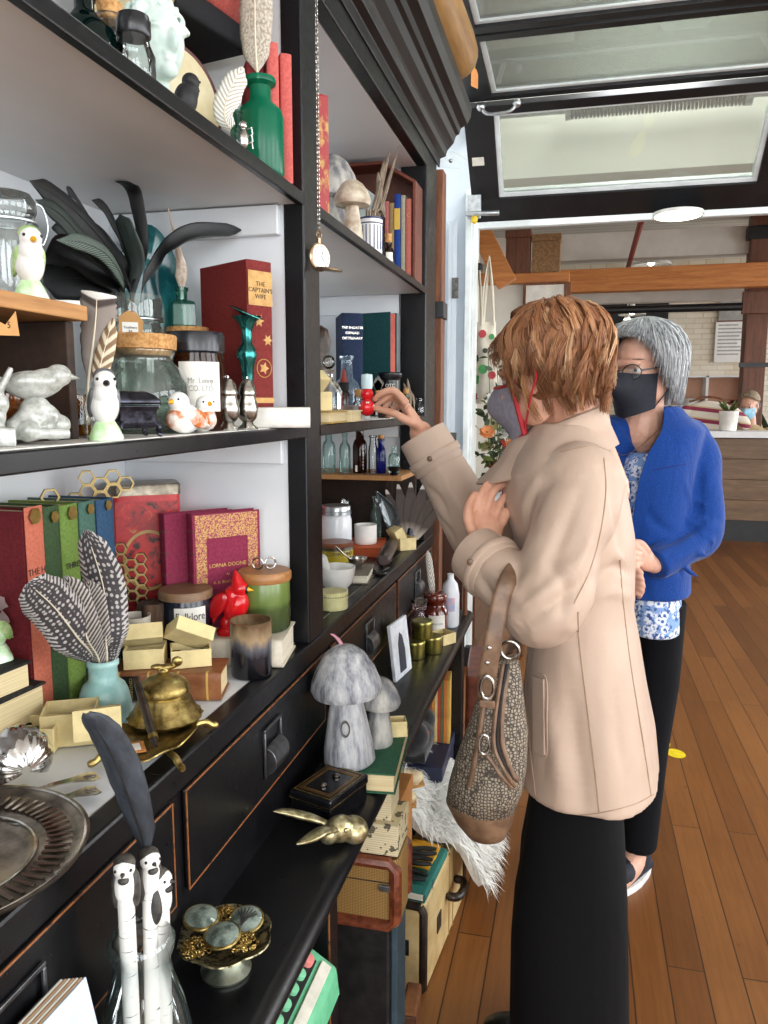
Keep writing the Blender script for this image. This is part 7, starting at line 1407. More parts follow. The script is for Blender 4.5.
def sleeve(b, pts, rad):
    q = smoothcurve(loc_(pts), 26); rr = [interp([(i/(len(rad)-1), r) for i, r in enumerate(rad)], j/26) for j in range(27)]
    k0 = len(b.v); b.tube(q, rr, 22); ph = 3.1*len(pts)+rad[0]*90
    for j in range(27):
        t = j/26; e = .045+.13*math.exp(-((t-.58)/.20)**2)
        for i in range(22):
            a = 2*PI*i/22; w = math.sin(19*t+2.0*math.sin(a+ph)+ph); b.v[k0+22*j+i] = q[j]+(b.v[k0+22*j+i]-q[j])*(1+e*(w if w < 0 else w*.5)*(.6+.4*math.cos(a+2)))
sleeve(b, [sh_l+V((.02, .03, .0)), sh_l+V((-.004, -.02, -.07)), (sh_l+el_l)/2+V((.012, -.012, -.02)), el_l+V((.014, -.004, -.012)), (el_l+wr_l)/2+V((.004, -.006, -.002)), wr_l+V((.004, -.002, -.003))], [.064, .068, .062, .061, .053, .047])
sleeve(b, [sh_r+V((.02, -.03, 0)), sh_r+V((-.02, .02, -.06)), (sh_r+el_r)/2, el_r+V((.01, 0, 0)), (el_r*.45+wr_r*.55), wr_r+(el_r-wr_r)*.06], [.070, .070, .064, .064, .056, .050])
for p_, r_ in ((sh_l+V((.004, .012, -.014)), .068), (sh_r+V((.004, -.012, -.014)), .068), (el_l+V((.012, 0, -.01)), .064)): b.ell(p_-O1, r_)
# a few drape folds across the sleeve and under the arm
for (u0, v0, u1, v1, y0, y1, r_) in ((548, 640, 600, 596, 1.30, 1.32, .012), (560, 520, 625, 560, 1.295, 1.34, .010), (540, 560, 572, 520, 1.245, 1.26, .012), (520, 590, 550, 552, 1.20, 1.215, .011), (500, 580, 515, 612, 1.235, 1.215, .011)): b.tube(smoothcurve([P(u0, v0, Y=y0)-O1, (P(u0, v0, Y=y0)+P(u1, v1, Y=y1))/2-O1+V((0, -.004, -.006)), P(u1, v1, Y=y1)-O1], 8), [r_*.3]+[r_]*7+[r_*.3], 8)
M_coat = NT('beige_gabardine'); pset(M_coat.b, .55, spec=.3, sheen=.05); n1 = M_coat.noise(M_coat.coord(), 5, 3); tw = M_coat.noise(M_coat.coord((1, 1, 1)), 700, 1); fold = M_coat.noise(M_coat.coord((1.2, 1.2, .45), rot=(0, R(18), 0)), 4.5, 2, .5, .8)
M_coat.l(M_coat.ramp(n1, [(.3, 'b59c8a'), (.7, 'bfa795')]), M_coat.b.inputs['Base Color']); M_coat.bump(M_coat.math('ADD', M_coat.math('MULTIPLY', fold, 13), M_coat.math('MULTIPLY', tw, .25)), .6, .0026); M_coat = M_coat.m
coat = b.fuse('coat', M_coat, w1, vox=.0052, it=7)
bpy.context.view_layer.update(); CT = bvh_of(coat)
crease(coat, CT, O1, [([(502, 640), (530, 620), (562, 598), (592, 578)], .011, -.009), ([(514, 618), (540, 596), (566, 572), (586, 545)], .012, .006), ([(548, 560), (566, 590), (560, 624)], .010, -.007), ([(578, 496), (561, 540), (546, 580)], .012, -.007), ([(594, 515), (581, 560), (566, 592)], .012, .006),
 ([(598, 578), (615, 568), (634, 574)], .010, -.008), ([(592, 604), (610, 592), (634, 598)], .010, .006), ([(478, 575), (492, 600), (500, 626)], .010, -.008), ([(488, 566), (506, 584), (524, 604)], .010, .006), ([(545, 690), (554, 740), (560, 802)], .016, .006), ([(612, 680), (620, 740), (628, 794)], .018, -.006), ([(572, 680), (576, 740), (582, 800)], .014, -.005), ([(636, 690), (643, 740), (650, 790)], .012, .005),
 ([(418, 480), (440, 500), (452, 530)], .010, -.006), ([(440, 468), (456, 500), (472, 524)], .010, .006), ([(432, 508), (455, 540)], .009, -.005), ([(562, 468), (540, 500), (528, 545)], .013, -.003), ([(545, 470), (528, 498), (520, 530)], .012, .006), ([(610, 480), (616, 520), (622, 556)], .012, -.005)])
M_seam = mat('coat_seam', 'a0866f', .7); CT = bvh_of(coat)
def seam(name, uv, r=.0011, m=None):
    uv = [(p.x, p.y) for p in smoothcurve([(u, v, 0) for u, v in uv], 40)]; pts = [surf(CT, u, v, .0006) for u, v in uv]; pts = [p-O1 for p in pts if p]
    if len(pts) > 1: return MB().tube(pts, r, 6).build(name, m or M_seam, coat)
seam('back_seam', [(620, 560), (623, 600), (630, 660), (638, 710), (646, 760), (651, 796)]); seam('side_seam', [(578, 612), (579, 640), (585, 690), (591, 740), (597, 790), (599, 812)])
seam('hem_stitch', [(522, 806), (545, 812), (575, 815), (605, 812), (635, 804), (654, 794)], .0009); seam('pocket_edge', [(532, 675), (546, 678), (547, 720), (546, 756), (532, 752)], .0014, M_coat); seam('front_edge', [(528, 655), (526, 690), (529, 740), (536, 800)], .0014)
seam('back_seam', [(560, 452), (592, 446), (612, 452)], .0009); seam('armhole_seam', [(604, 458), (606, 490), (601, 530), (590, 570), (574, 604)], .0010)
b = MB(); g = [surf(CT, u, v, .002) for u, v in ((534, 676), (545, 679), (546, 755), (534, 752))]
if all(g): g = [p-O1 for p in g]; b.grid(lambda u, v: (g[0]*(1-u)+g[1]*u)*(1-v)+(g[3]*(1-u)+g[2]*u)*v, 4, 10, .004); b.build('pocket_welt', M_coat, coat, True, .001)
def cuff(a, c, r0, r1, w):
    a, c = V(a)-O1, V(c)-O1; d = (c-a).normalized(); b = MB(); b.tube([c-d*w, c-d*w*.98, c-d*w*.4, c+d*.004, c+d*.005, c-d*.004], [r0*.98, r0, (r0+r1)/2, r1, r1*.90, r1*.88], 26); x = b.build('cuff', M_coat, coat, True, ang=50)
    b = MB(); b.tube([c-d*w*.80, c-d*w*.78, c-d*w*.60, c-d*w*.58], [r0*1.03, r0*1.05, r0*1.05, r0*1.03], 26); b.build('cuff_strap', M_coat, x, True, ang=50)
    e = d.cross(V((0, 1, 0))).normalized(); n_ = d.cross(e).normalized(); n_ = n_ if n_.y < 0 else -n_; MB().ell(c-d*w*.68+n_*r0*1.06, (.006, .0025, .006)).build('cuff_button', mat('horn_button', '6b5440', .3), x)
cuff(el_l, wr_l+(wr_l-el_l)*.04, .055, .050, .060); cuff(el_r, wr_r+(el_r-wr_r)*.03, .057, .053, .075)
# collar
cx, cy = hc.x+.034, YC+.0; zt_ = P(598, 408, Y=YC).z
def colf(u, v):
    a = R(-168+336*u); back = (1+math.cos(a))/2; zz = zt_-.060*(1-back)-(.012+.070*(1-.25*back))*v**1.1+.014*math.sin(PI*min(1, v*2))*(v < .5); rr = .056+.034*v+.030*v*(1-back)
    return V((cx+(rr*.96)*math.cos(a)-.050*(1-back)*(.55+.45*v), cy+rr*1.18*math.sin(a), zz))-O1
MB().grid(colf, 48, 10, .004).build('collar', M_coat, coat)
# trousers and shoes
b = MB(); M_blkw = mat('black_wool', '050507', .9, col2='09090b', scale=120, spec=.2)
for sy in (-1, 1):
    rg = []
    for z, cx_, rx, ry in ((.80, .02, .070, .075), (.62, .02, .090, .088), (.50, .016, .104, .094), (.40, .016, .108, .094), (.20, .022, .110, .094), (.035, .026, .114, .096)): rg.append([p-O1 for p in ringsec(cx_-rx, cx_+rx, YC+sy*.088, ry, z, 28, 2.2, lambda q: 1+.018*math.sin(4*q+z*9))])
    b.loft(rg)
b.fuse('trousers', M_blkw, w1, vox=.006, it=4)
for sy in (-1, 1):
    s = MB(); s.ell((-.105, sy*.085, .040), (.075, .042, .034)); s.ell((-.02, sy*.085, .045), (.07, .038, .042)); s.box((-.06, sy*.085, .010), (.20, .070, .019)); s.fuse('shoe', mat('black_leather', '0c0c0d', .35), w1, vox=.004, it=4)
# handbag over the forearm
YB = 1.205; M_mono = NT('jacquard_canvas'); pset(M_mono.b, .7); vv = M_mono.coord((1, 1, 1)); vo = M_mono.n('ShaderNodeTexVoronoi', Scale=190, Randomness=.6, _feature='DISTANCE_TO_EDGE'); M_mono.l(vv, vo.inputs['Vector'])
M_mono.l(M_mono.ramp(vo.outputs['Distance'], [(.08, '3a312a'), (.18, '8a7d6c'), (.5, 'a39785')]), M_mono.b.inputs['Base Color']); M_mono.bump(vo.outputs['Distance'], .3, .001); M_mono = M_mono.m
M_bagl = mat('tan_bag_leather', '604735', .45, col2='80634c', scale=30)
bag = thing('handbag', 'slouchy patterned canvas handbag with tan leather base hanging from the forearm', 'handbag', P(487, 838, Y=YB), 0); OB = V(bag.location)
brow = [(838, 474, 500, .018), (834, 466, 506, .030), (822, 456, 512, .042), (804, 447, 517, .050), (786, 450, 524, .052), (760, 457, 528, .050), (730, 467, 528, .042), (700, 477, 524, .032), (676, 484, 521, .024), (660, 489, 519, .018)]
rg = []
for v, a, c, hy in brow: pa, pc = P(a, v, Y=YB), P(c, v, Y=YB); rg.append([p-OB for p in ringsec(pa.x, pc.x, YB, hy, (pa.z+pc.z)/2, 40, 2.1, lambda q: 1+.03*math.sin(3*q+v*.03))])
b = MB(); b.loft(rg[3:]); b.build('canvas_body', M_mono, bag, True, ang=180)
b = MB(); b.loft([[p*1.0 for p in r] for r in rg[:4]]+[[p+V((0, 0, .004)) for p in rg[3]]]); b.build('leather_base', M_bagl, bag, True, ang=180)
bpy.context.view_layer.update(); BT = bvh_of(bpy.data.objects['canvas_body'])
def bagline(name, uv, r, m, flat=1): 
    pts = [surf(BT, u, v, .002) or P(u, v, Y=YB-.03) for u, v in uv]; return MB().tube(smoothcurve([p-OB for p in pts], 30), r, 8, flat=flat).build(name, m, bag)
bagline('leather_piping', [(503, 664), (499, 690), (495, 720), (494, 745), (500, 762), (509, 778), (515, 786)], .0042, M_bagl); bagline('leather_piping', [(510, 662), (505, 690), (502, 722), (503, 745), (508, 762), (514, 776), (518, 780)], .0038, M_bagl); bagline('leather_piping', [(484, 752), (492, 762), (501, 776), (512, 788)], .0032, M_bagl)
bagline('zip_opening', [(507, 664), (502, 692), (498, 722), (498, 745), (504, 764), (512, 780)], .0036, mat('bag_inside', '1d1613', .8))
bagline('leather_tab', [(484, 700), (480, 730), (474, 765), (469, 786)], .0045, M_bagl)
# strap loops over the forearm
st = [P(486, 700, Y=YB-.03), P(488, 672, Y=YB-.035), P(494, 636, Y=YB-.035), P(500, 605, Y=1.185), P(508, 580, Y=1.20), P(520, 566, Y=1.255), P(524, 585, Y=1.305), P(520, 625, Y=1.30), P(512, 652, Y=1.25)]
MB().tube([p-OB for p in smoothcurve(st, 40)], .0150, 10, flat=.20, up=FW).build('shoulder_strap', M_bagl, bag, True, ang=180)
for i, (u, v) in enumerate(((489, 648), (487, 663))): q = P(u, v, Y=YB-.042)-OB; MB().ell(q, (.0038, .002, .0038)).build('stud', M_silver, bag)
for (u, v, rx, rz_) in ((487, 688, .010, .018), (484, 745, .008, .016)): q = P(u, v, Y=YB-.05)-OB; MB().torus(1, .22, 24, 8, T(*q) @ rot(x=90) @ S(rx, rz_, rx)).build('buckle', M_silver, bag)
q = P(510, 650, Y=YB-.01)-OB; MB().torus(.014, .003, 24, 8, T(*q) @ rot(x=90)).build('strap_ring', M_silver, bag)
b = MB(); q = P(487, 704, Y=YB-.05)-OB; b.box(q, (.024, .006, .012)); b.build('strap_keeper', M_bagl, bag, False, .002)
# the red figurine in the fingers
q = P(367, 402, Y=1.622); o = thing('red_ornament', 'small shiny red gourd shaped ornament with a white top held in the fingers', 'ornament', q+V((0, 0, -.012)), 0); b = MB(); b.ell((0, 0, .0), (.0150, .0150, .0150)); b.ell((0, 0, .024), (.0115, .0115, .0125)); b.fuse('body', M_card, o, vox=.001, it=4); MB().lathe([(.0095, .033), (.0105, .042), (.010, .058), (1e-5, .060)], 20).build('white_top', mat('pale_blue_cap', 'c3d9dc', .3), o); sc_(o, 1.2)
for k in range(5): MB().ell((.0135*math.cos(k*1.3), -.0115*abs(math.sin(k*1.3))-.004, .004+.005*(k % 3)), .0016, None, 8, 5).build('white_dot', M_wglz, o)
# ------------------------------------------------------------------ the woman in the blue blazer
YB2 = 2.30; X2 = P(652, 520, Y=YB2).x
w2 = thing('person', 'person with grey hair, glasses and a black mask wearing a royal blue blazer', 'person', (X2, YB2, 0), 0); O1 = V(w2.location)
hc = P(642, 369, Y=YB2-.02); hm = basis(hc-O1, (-.58, -.81, -.12))
sh_l, el_l, wr_l = P(692, 436, Y=YB2+.02), P(699, 530, Y=YB2-.04), P(654, 564, Y=YB2-.17); sh_r, el_r, wr_r = P(610, 432, Y=YB2-.0), P(590, 530, Y=YB2-.1), P(618, 580, Y=YB2-.20)
b = MB(); add_head(b, hm, 1.0); zc2 = P(650, 440, Y=YB2).z
limb(b, loc_([hc+V((.012, .02, -.03)), hc+V((.012, .022, -.11)), V((hc.x+.006, YB2+.01, zc2+.02))]), [.050, .052, .066])
b.loft([[p-O1 for p in ringsec(X2-w, X2+w, YB2, hy, z, 20)] for z, w, hy in ((1.24, .10, .07), (1.15, .12, .085), (1.0, .09, .075), (.86, .085, .07), (.78, .08, .07))])
for sx in (-1, 1): limb(b, loc_([(X2+sx*.05-.03, YB2, .82), (X2+sx*.065-.05, YB2-.01, .45), (X2+sx*.078-.07, YB2, .10)]), [.06, .05, .038]); limb(b, loc_([(X2+sx*.078-.07, YB2, .08), (X2+sx*.078-.10, YB2-.06, .05), (X2+sx*.078-.13, YB2-.12, .04)]), [.036, .036, .03])
limb(b, loc_([sh_l, el_l, wr_l]), [.036, .030, .025]); limb(b, loc_([sh_r, el_r, wr_r]), [.036, .030, .025])
A = lambda u, v, y: P(u, v, Y=YB2+y)-O1
add_hand(b, wr_l-O1, A(640, 555, -.225), A(642, 547, -.22)-A(641, 565, -.222), [[A(640, 549, -.225), A(634, 547, -.245), A(630, 551, -.25), A(630, 556, -.24)], [A(639, 554, -.228), A(632, 553, -.25), A(628, 557, -.252), A(629, 562, -.24)], [A(639, 559, -.228), A(633, 559, -.248), A(629, 563, -.25), A(630, 567, -.238)], [A(640, 564, -.226), A(635, 565, -.244), A(631, 568, -.246), A(632, 571, -.236)]], [A(648, 552, -.205), A(642, 544, -.222), A(635, 542, -.236), A(629, 545, -.242)], pw=.033)
add_hand(b, wr_r-O1, A(632, 584, -.235), A(632, 577, -.235)-A(632, 592, -.235), [[A(632, 577, -.235), A(639, 577, -.25), A(642, 580, -.25), A(641, 583, -.24)], [A(632, 582, -.236), A(640, 583, -.25), A(643, 586, -.25), A(642, 589, -.24)], [A(632, 587, -.236), A(639, 588, -.25), A(642, 591, -.25), A(641, 593, -.24)], [A(631, 591, -.235), A(637, 593, -.248), A(640, 595, -.248), A(639, 597, -.24)]], [A(624, 579, -.215), A(630, 572, -.23), A(637, 570, -.245), A(641, 573, -.25)], pw=.032)
b.fuse('body', M_sk2, w2, vox=.0030, it=3)
add_eyes(w2, hm, M_sk2, mat('iris_grey', '44505a', .2))
add_mask(w2, hm, mat('navy_black_mask', '0d0f1a', .8, col2='151828', scale=120), None, 1.11)
H_g = hairmat('silver_hair', [(0, '6a6d70'), (.3, '8f9396'), (.6, 'adb0b2'), (.85, 'c6c8c9'), (1, 'dcdddd')])
def hem2(a): return interp([(0, 50), (28, 56), (48, 78), (62, 116), (90, 150), (180, 154)], a)
add_hair(w2, hm, (0, .012, .034), (.106, .118, .100), mat('silver_base', '7d8184', .7, col2='a3a6a8', scale=60, stretch=(1, 1, .2)), H_g, 3600, hem2, 33, wave=.006, r=.0013, mess=.06, taper=.86, lenv=.14)
gl = None; M_spec = mat('tortoise_frame', '16181a', .3)
for s in (-1, 1): g = MB(); g.torus(1, .062, 28, 8, hm @ T(s*.0335, -.1035, .0) @ rot(x=84, z=s*8) @ S(.026, .020, .026)); x = g.build('glasses_rim', M_spec, w2); MB().lathe([(1e-5, 0), (1, 0), (1, .03), (1e-5, .03)], 24, hm @ T(s*.0335, -.1035, .0) @ rot(x=84, z=s*8) @ S(.025, .019, .02)).build('lens', M_gclear, x); MB().tube([hm @ V((s*.058, -.097, .004)), hm @ V((s*.076, -.05, .006)), hm @ V((s*.080, .01, .004))], .0022, 6).build('temple', M_spec, x)
MB().tube(smoothcurve([hm @ V((-.009, -.105, .004)), hm @ V((0, -.111, .006)), hm @ V((.009, -.105, .004))], 8), .002, 6).build('glasses_bridge', M_spec, w2)
M_blue = NT('royal_blue_wool'); pset(M_blue.b, .8, spec=.2, sheen=.15); n1 = M_blue.noise(M_blue.coord(), 300, 2); fold = M_blue.noise(M_blue.coord((1, 1, .5)), 10, 3, .5, 1); M_blue.l(M_blue.ramp(n1, [(.3, '093074'), (.7, '0f4290')]), M_blue.b.inputs['Base Color']); M_blue.bump(M_blue.math('ADD', M_blue.math('MULTIPLY', fold, 10), n1), .5, .002); M_blue = M_blue.m
M_flor = NT('blue_print_blouse'); pset(M_flor.b, .8); vo = M_flor.n('ShaderNodeTexVoronoi', Scale=46, Randomness=.9); M_flor.l(M_flor.coord(), vo.inputs['Vector']); n1 = M_flor.noise(M_flor.coord(), 110, 3); M_flor.l(M_flor.mix(M_flor.math('GREATER_THAN', n1, .57), M_flor.ramp(vo.outputs['Distance'], [(.16, '2f5fae'), (.28, 'dfe6f2'), (.45, 'e6ebf4'), (.6, '7fa0d4')]), '34528f'), M_flor.b.inputs['Base Color']); M_flor = M_flor.m
# blouse
rw = [(628, 626, 680, .125), (610, 624, 681, .125), (590, 622, 681, .122), (540, 620, 680, .115), (500, 618, 688, .12), (470, 618, 688, .112), (452, 624, 680, .085)]
b = MB(); b.loft([[p-O1 for p in ringsec(P(a, v, Y=YB2).x, P(c, v, Y=YB2).x, YB2, hy, P(650, v, Y=YB2).z, 36, 2.2)] for v, a, c, hy in rw]); b.fuse('blouse', M_flor, w2, vox=.006, it=4)
# blazer shell with a V opening, plus sleeves
rw = [(590, 614, 686, .132), (570, 612, 686, .132), (545, 611, 684, .126), (510, 610, 685, .126), (475, 607, 691, .130), (450, 608, 696, .122), (430, 616, 700, .105), (418, 630, 684, .078), (408, 636, 676, .062)]
NS = 44; rg = []
for i, (v, a, c, hy) in enumerate(rw):
    pa, pc = P(a, v, Y=YB2), P(c, v, Y=YB2); t = max(0, (i-1.5)/6.5); gap = .05+.85*t**.9          # half opening angle round the front
    cx_, hx = (pa.x+pc.x)/2, (pc.x-pa.x)/2; f0 = math.atan2(-.78, -.62); row = []
    for k in range(NS+1): q = f0+gap+(2*PI-2*gap)*k/NS; ca, sa = math.cos(q), math.sin(q); r = (abs(ca)**2.3+abs(sa)**2.3)**(-1/2.3); row.append(V((cx_+hx*r*ca, YB2+hy*r*sa, (pa.z+pc.z)/2-.0))-O1)
    rg.append(row)
b = MB(); b.grid(lambda u, v: (lambda j, f, k: rg[j][k]*(1-f)+rg[min(j+1, len(rg)-1)][k]*f)(int(v*(len(rg)-1)+1e-6), v*(len(rg)-1)-int(v*(len(rg)-1)+1e-6), int(round(u*NS))), NS, 32, -.012)
sleeve(b, [sh_l+V((-.035, 0, -.005)), sh_l+V((.012, -.005, -.05)), (sh_l+el_l)/2+V((.014, 0, 0)), el_l+V((.006, .0, -.012)), (el_l+wr_l)/2+V((.004, 0, -.010)), wr_l+V((0, 0, -.002))], [.062, .062, .057, .055, .049, .044])
sleeve(b, [sh_r+V((.035, 0, -.005)), sh_r+V((-.012, -.005, -.05)), (sh_r+el_r)/2, el_r, (el_r+wr_r)/2, wr_r], [.072, .072, .066, .062, .055, .048])
for p_ in (sh_l+V((-.012, 0, -.014)), sh_r+V((.012, 0, -.014)), el_l): b.ell(p_-O1, .064)
for (u0, v0, u1, v1, y0, y1, r_) in ((690, 520, 716, 545, -.09, -.10, .010), (684, 545, 712, 558, -.12, -.12, .010), (676, 560, 700, 578, -.15, -.14, .010), (694, 498, 712, 508, -.07, -.07, .008)): b.tube([P(u0, v0, Y=YB2+y0)-O1, (P(u0, v0, Y=YB2+y0)+P(u1, v1, Y=YB2+y1))/2-O1+V((0, -.006, -.004)), P(u1, v1, Y=YB2+y1)-O1], [.003, r_, .003], 8)
blz = b.fuse('blazer', M_blue, w2, vox=.0058, it=6)
bpy.context.view_layer.update(); CT = bvh_of(blz)
crease(blz, CT, O1, [([(655, 548), (680, 537), (708, 518)], .010, -.008), ([(664, 562), (690, 552), (713, 538)], .010, .007), ([(672, 575), (694, 566), (708, 556)], .009, -.007), ([(640, 500), (655, 522), (674, 534)], .012, -.006), ([(698, 462), (701, 495), (698, 520)], .012, -.006), ([(684, 480), (690, 505), (686, 528)], .011, .006), ([(640, 560), (645, 585), (648, 600)], .012, -.004)])
CT = bvh_of(blz)
def patch(name, uv, th, m, par):
    pts = [surf(CT, u, v, .004) for u, v in uv]
    if not all(pts): return
    b = MB(); c = sum((p for p in pts), V((0, 0, 0)))/len(pts); n_ = len(pts); fwd = (c-EYE).normalized(); vs = [p-O1 for p in pts]+[p-O1+fwd*th for p in pts]; b.add(vs, [tuple(range(n_)), tuple(range(n_, 2*n_))[::-1]]+[(i, (i+1) % n_, n_+(i+1) % n_, n_+i) for i in range(n_)]); return b.build(name, m, par, False, .001)
# lapels follow the opening edge
for sd in (0, 1):
    def lap(u, v):
        j = 2+6*v; jj = min(int(j), len(rg)-2); f = j-jj; e = 0 if sd else NS; k1 = 5 if sd else NS-5
        a = rg[jj][e]*(1-f)+rg[jj+1][e]*f; c = rg[jj][k1]*(1-f)+rg[jj+1][k1]*f; w = (.25+.75*min(1, v*1.4)) if v < .82 else (1-.5*(v-.82)/.18)
        p = a+(c-a)*u*w; o_ = V((p.x, p.y, 0)); o_ = o_.normalized()*.016; return p+o_+V((0, 0, .004*math.sin(PI*u)))
    MB().grid(lap, 6, 20, .004).build('lapel', M_blue, blz)
pts = [surf(CT, u, v, .001) for u, v in ((652, 470), (664, 468), (676, 466), (686, 464))]; pts = [p-O1 for p in pts if p]
if len(pts) > 2: MB().tube(pts, .0016, 6).build('chest_pocket', mat('dark_blue_seam', '0b2270', .8), blz)
MB().tube(smoothcurve([hm @ V((-.055, -.02, -.165)), hm @ V((-.03, -.085, -.205)), hm @ V((.0, -.105, -.222)), hm @ V((.035, -.085, -.205)), hm @ V((.055, -.02, -.165))], 24), .0009, 6).build('necklace', M_gold, w2)
b = MB(); M_nv = mat('navy_trousers', '05060a', .9, col2='090a10', scale=120, spec=.2)
for sx in (-1, 1): b.loft([[p-O1 for p in ringsec(X2+sx*.072-rx+dx, X2+sx*.072+rx+dx, YB2, ry, z, 24, 2.2)] for z, rx, ry, dx in ((.84, .068, .09, -.030-.006*sx), (.6, .066, .085, -.042), (.4, .060, .078, -.056), (.2, .056, .07, -.064), (.09, .054, .068, -.068))])
b.fuse('trousers', M_nv, w2, vox=.006, it=4)
for sx in (-1, 1):
    m_ = T(X2+sx*.078-.10-O1.x, -.055, 0) @ rot(z=-32); s = MB(); s.ell((0, -.055, .050), (.040, .070, .034), m_); s.ell((0, .045, .058), (.037, .055, .050), m_); s.box((0, -.005, .03), (.066, .19, .02), m_); x = s.fuse('shoe', mat('navy_suede', '12141f', .8, col2='1b1e2c', scale=80), w2, vox=.0035, it=4)
    s = MB(); s.loft([[V((px_*k, py_*k-.004, z)) for px_, py_ in [(.041*math.cos(2*PI*i/24)*(1 if math.sin(2*PI*i/24) > 0 else 1.05), .122*math.sin(2*PI*i/24)) for i in range(24)]] for z, k in ((0, .97), (.012, 1.0), (.022, .98))], m_); s.build('sole', mat('white_rubber', 'd8d8d6', .5), x)
    for k in range(3): MB().tube([m_ @ V((-.020, -.035-.018*k, .083-.008*k)), m_ @ V((0, -.033-.018*k, .090-.009*k)), m_ @ V((.020, -.035-.018*k, .083-.008*k))], .003, 6).build('lace', mat('navy_lace', '23263a', .8), x)
# ================================================================== the room beyond the roll-up door
# partition with shelf beam on the left
xp = P(566, 300, Y=6.3).x; zp = P(530, 284, Y=6.3).z
struct(MB().bb((-1.8, 6.3, 0), (xp, 6.4, zp)).build('wall_partition', M_cream, None, False))
struct(MB().bb((-1.8, 6.25, zp+.001), (xp+.02, 6.42, zp+.075)).build('trim_7', M_beam, None, False, .004)); struct(MB().bb((xp+.0005, 6.28, 0), (xp+.035, 6.41, zp)).build('trim_8', M_rec, None, False, .003))
o = thing('framed_board', 'cream framed board leaning on the end of the back partition', 'picture', (xp-.16, 6.245, zp-.62), 0); MB().bb((-.14, -.012, 0), (.145, .012, .60)).build('board', M_lblw, o, False); b = MB()
for lo, hi in (((-.16, -.02, -.02), (-.14, .02, .62)), ((.145, -.02, -.02), (.165, .02, .62)), ((-.14, -.02, -.02), (.145, .02, 0)), ((-.14, -.02, .60), (.145, .02, .62))): b.bb(lo, hi)
b.build('frame', M_rec, o, False, .002)
# beams, posts
def beam(name, a, c, w, h, m, label, cat='beam'):
    a, c = V(a), V(c); d = c-a; L = d.length; d.normalize(); up = V((0, 0, 1)); s = d.cross(up).normalized(); u_ = s.cross(d); mm = M((d, s, u_)).transposed().to_4x4(); mm.translation = a
    o = MB().bb((0, -w/2, -h/2), (L, w/2, h/2), mm).build(name, m, None, False, .006); o['kind'] = 'structure'; return o
yb = 9.4; zc_ = P(600, 281, Y=yb).z
beam('beam_long', (-1.8, yb, zc_), (7.0, yb, zc_), .16, .25, M_beam, '')
beam('beam_upper', (-1.8, 9.8, 3.2), (7.0, 9.8, 3.2), .2, .3, mat('white_beam', 'cfcac2', .6, col2='d8d3cb', scale=5), '')
beam('beam_duct', (-1.8, 10.2, P(600, 297, Y=10.2).z), (2.35, 10.2, P(600, 297, Y=10.2).z), .14, .17, mat('white_beam', 'cfcac2', .6), '')
beam('beam_ceiling', (1.2, 5.2, 3.33), (3.4, 12, 3.33), .3, .25, mat('white_beam', 'cfcac2', .6), '')
beam('beam_brace', P(478, 226, Y=5.6), P(507, 284, Y=5.6), .10, .14, M_beam, '')
q = P(755, 350, Y=9.6); struct(MB().bb((q.x-.11, 9.6, 0), (q.x+.12, 9.82, 3.45)).build('pillar_timber', M_dbeam, None, False, .008)); struct(MB().bb((q.x-.15, 9.58, 3.18), (q.x+.17, 9.84, 3.32)).build('pillar_cap', M_black, None, False, .004))
b = MB(); b.bb((q.x-.17, 9.53, P(750, 303, Y=9.6).z-.12), (q.x+.6, 9.595, P(750, 303, Y=9.6).z+.12)); struct(b.build('beam_block', M_dbeam, None, False, .004))
o = tag(MB().tube([(-3.4, 0, 0), (.0, 0, 0)], .045, 14).build('curtain_pole', M_black, None), 'black horizontal pole running across the back room below the wooden beam', 'pole', None, (q.x-.175, 9.56, P(690, 308, Y=9.56).z)); 
q2 = P(720, 526, Y=7.3); struct(MB().bb((q.x-.16, 9.585, P(750, 365, Y=9.6).z-.025), (q.x+.17, 9.6, P(750, 365, Y=9.6).z+.025)).build('trim_9', M_black, None, False))
# loft boxes over the partition
for i, (u0, u1, v0, v1, m, lb) in enumerate(((507, 530, 232, 276, M_dbeam, 'dark brown timber chest on the ledge above the back partition'), (533, 560, 236, 272, mat('brown_wicker', '7a5a3c', .8, col2='9a7650', scale=60, bump=.4), 'brown wicker hamper on the ledge above the back partition'))):
    a, c = P(u0, v0, Y=6.34), P(u1, v1, Y=6.34); o = thing('storage_box', lb, 'box', ((a.x+c.x)/2, 6.34, zp+.0765), 0); w, h = (c.x-a.x)/2, max(.2, a.z-zp-.078); MB().bb((-w, -.07, 0), (w, .07, h*.82)).build('box', m, o, False, .004); MB().bb((-w-.006, -.075, h*.821), (w+.006, .075, h)).build('lid', m, o, False, .004)
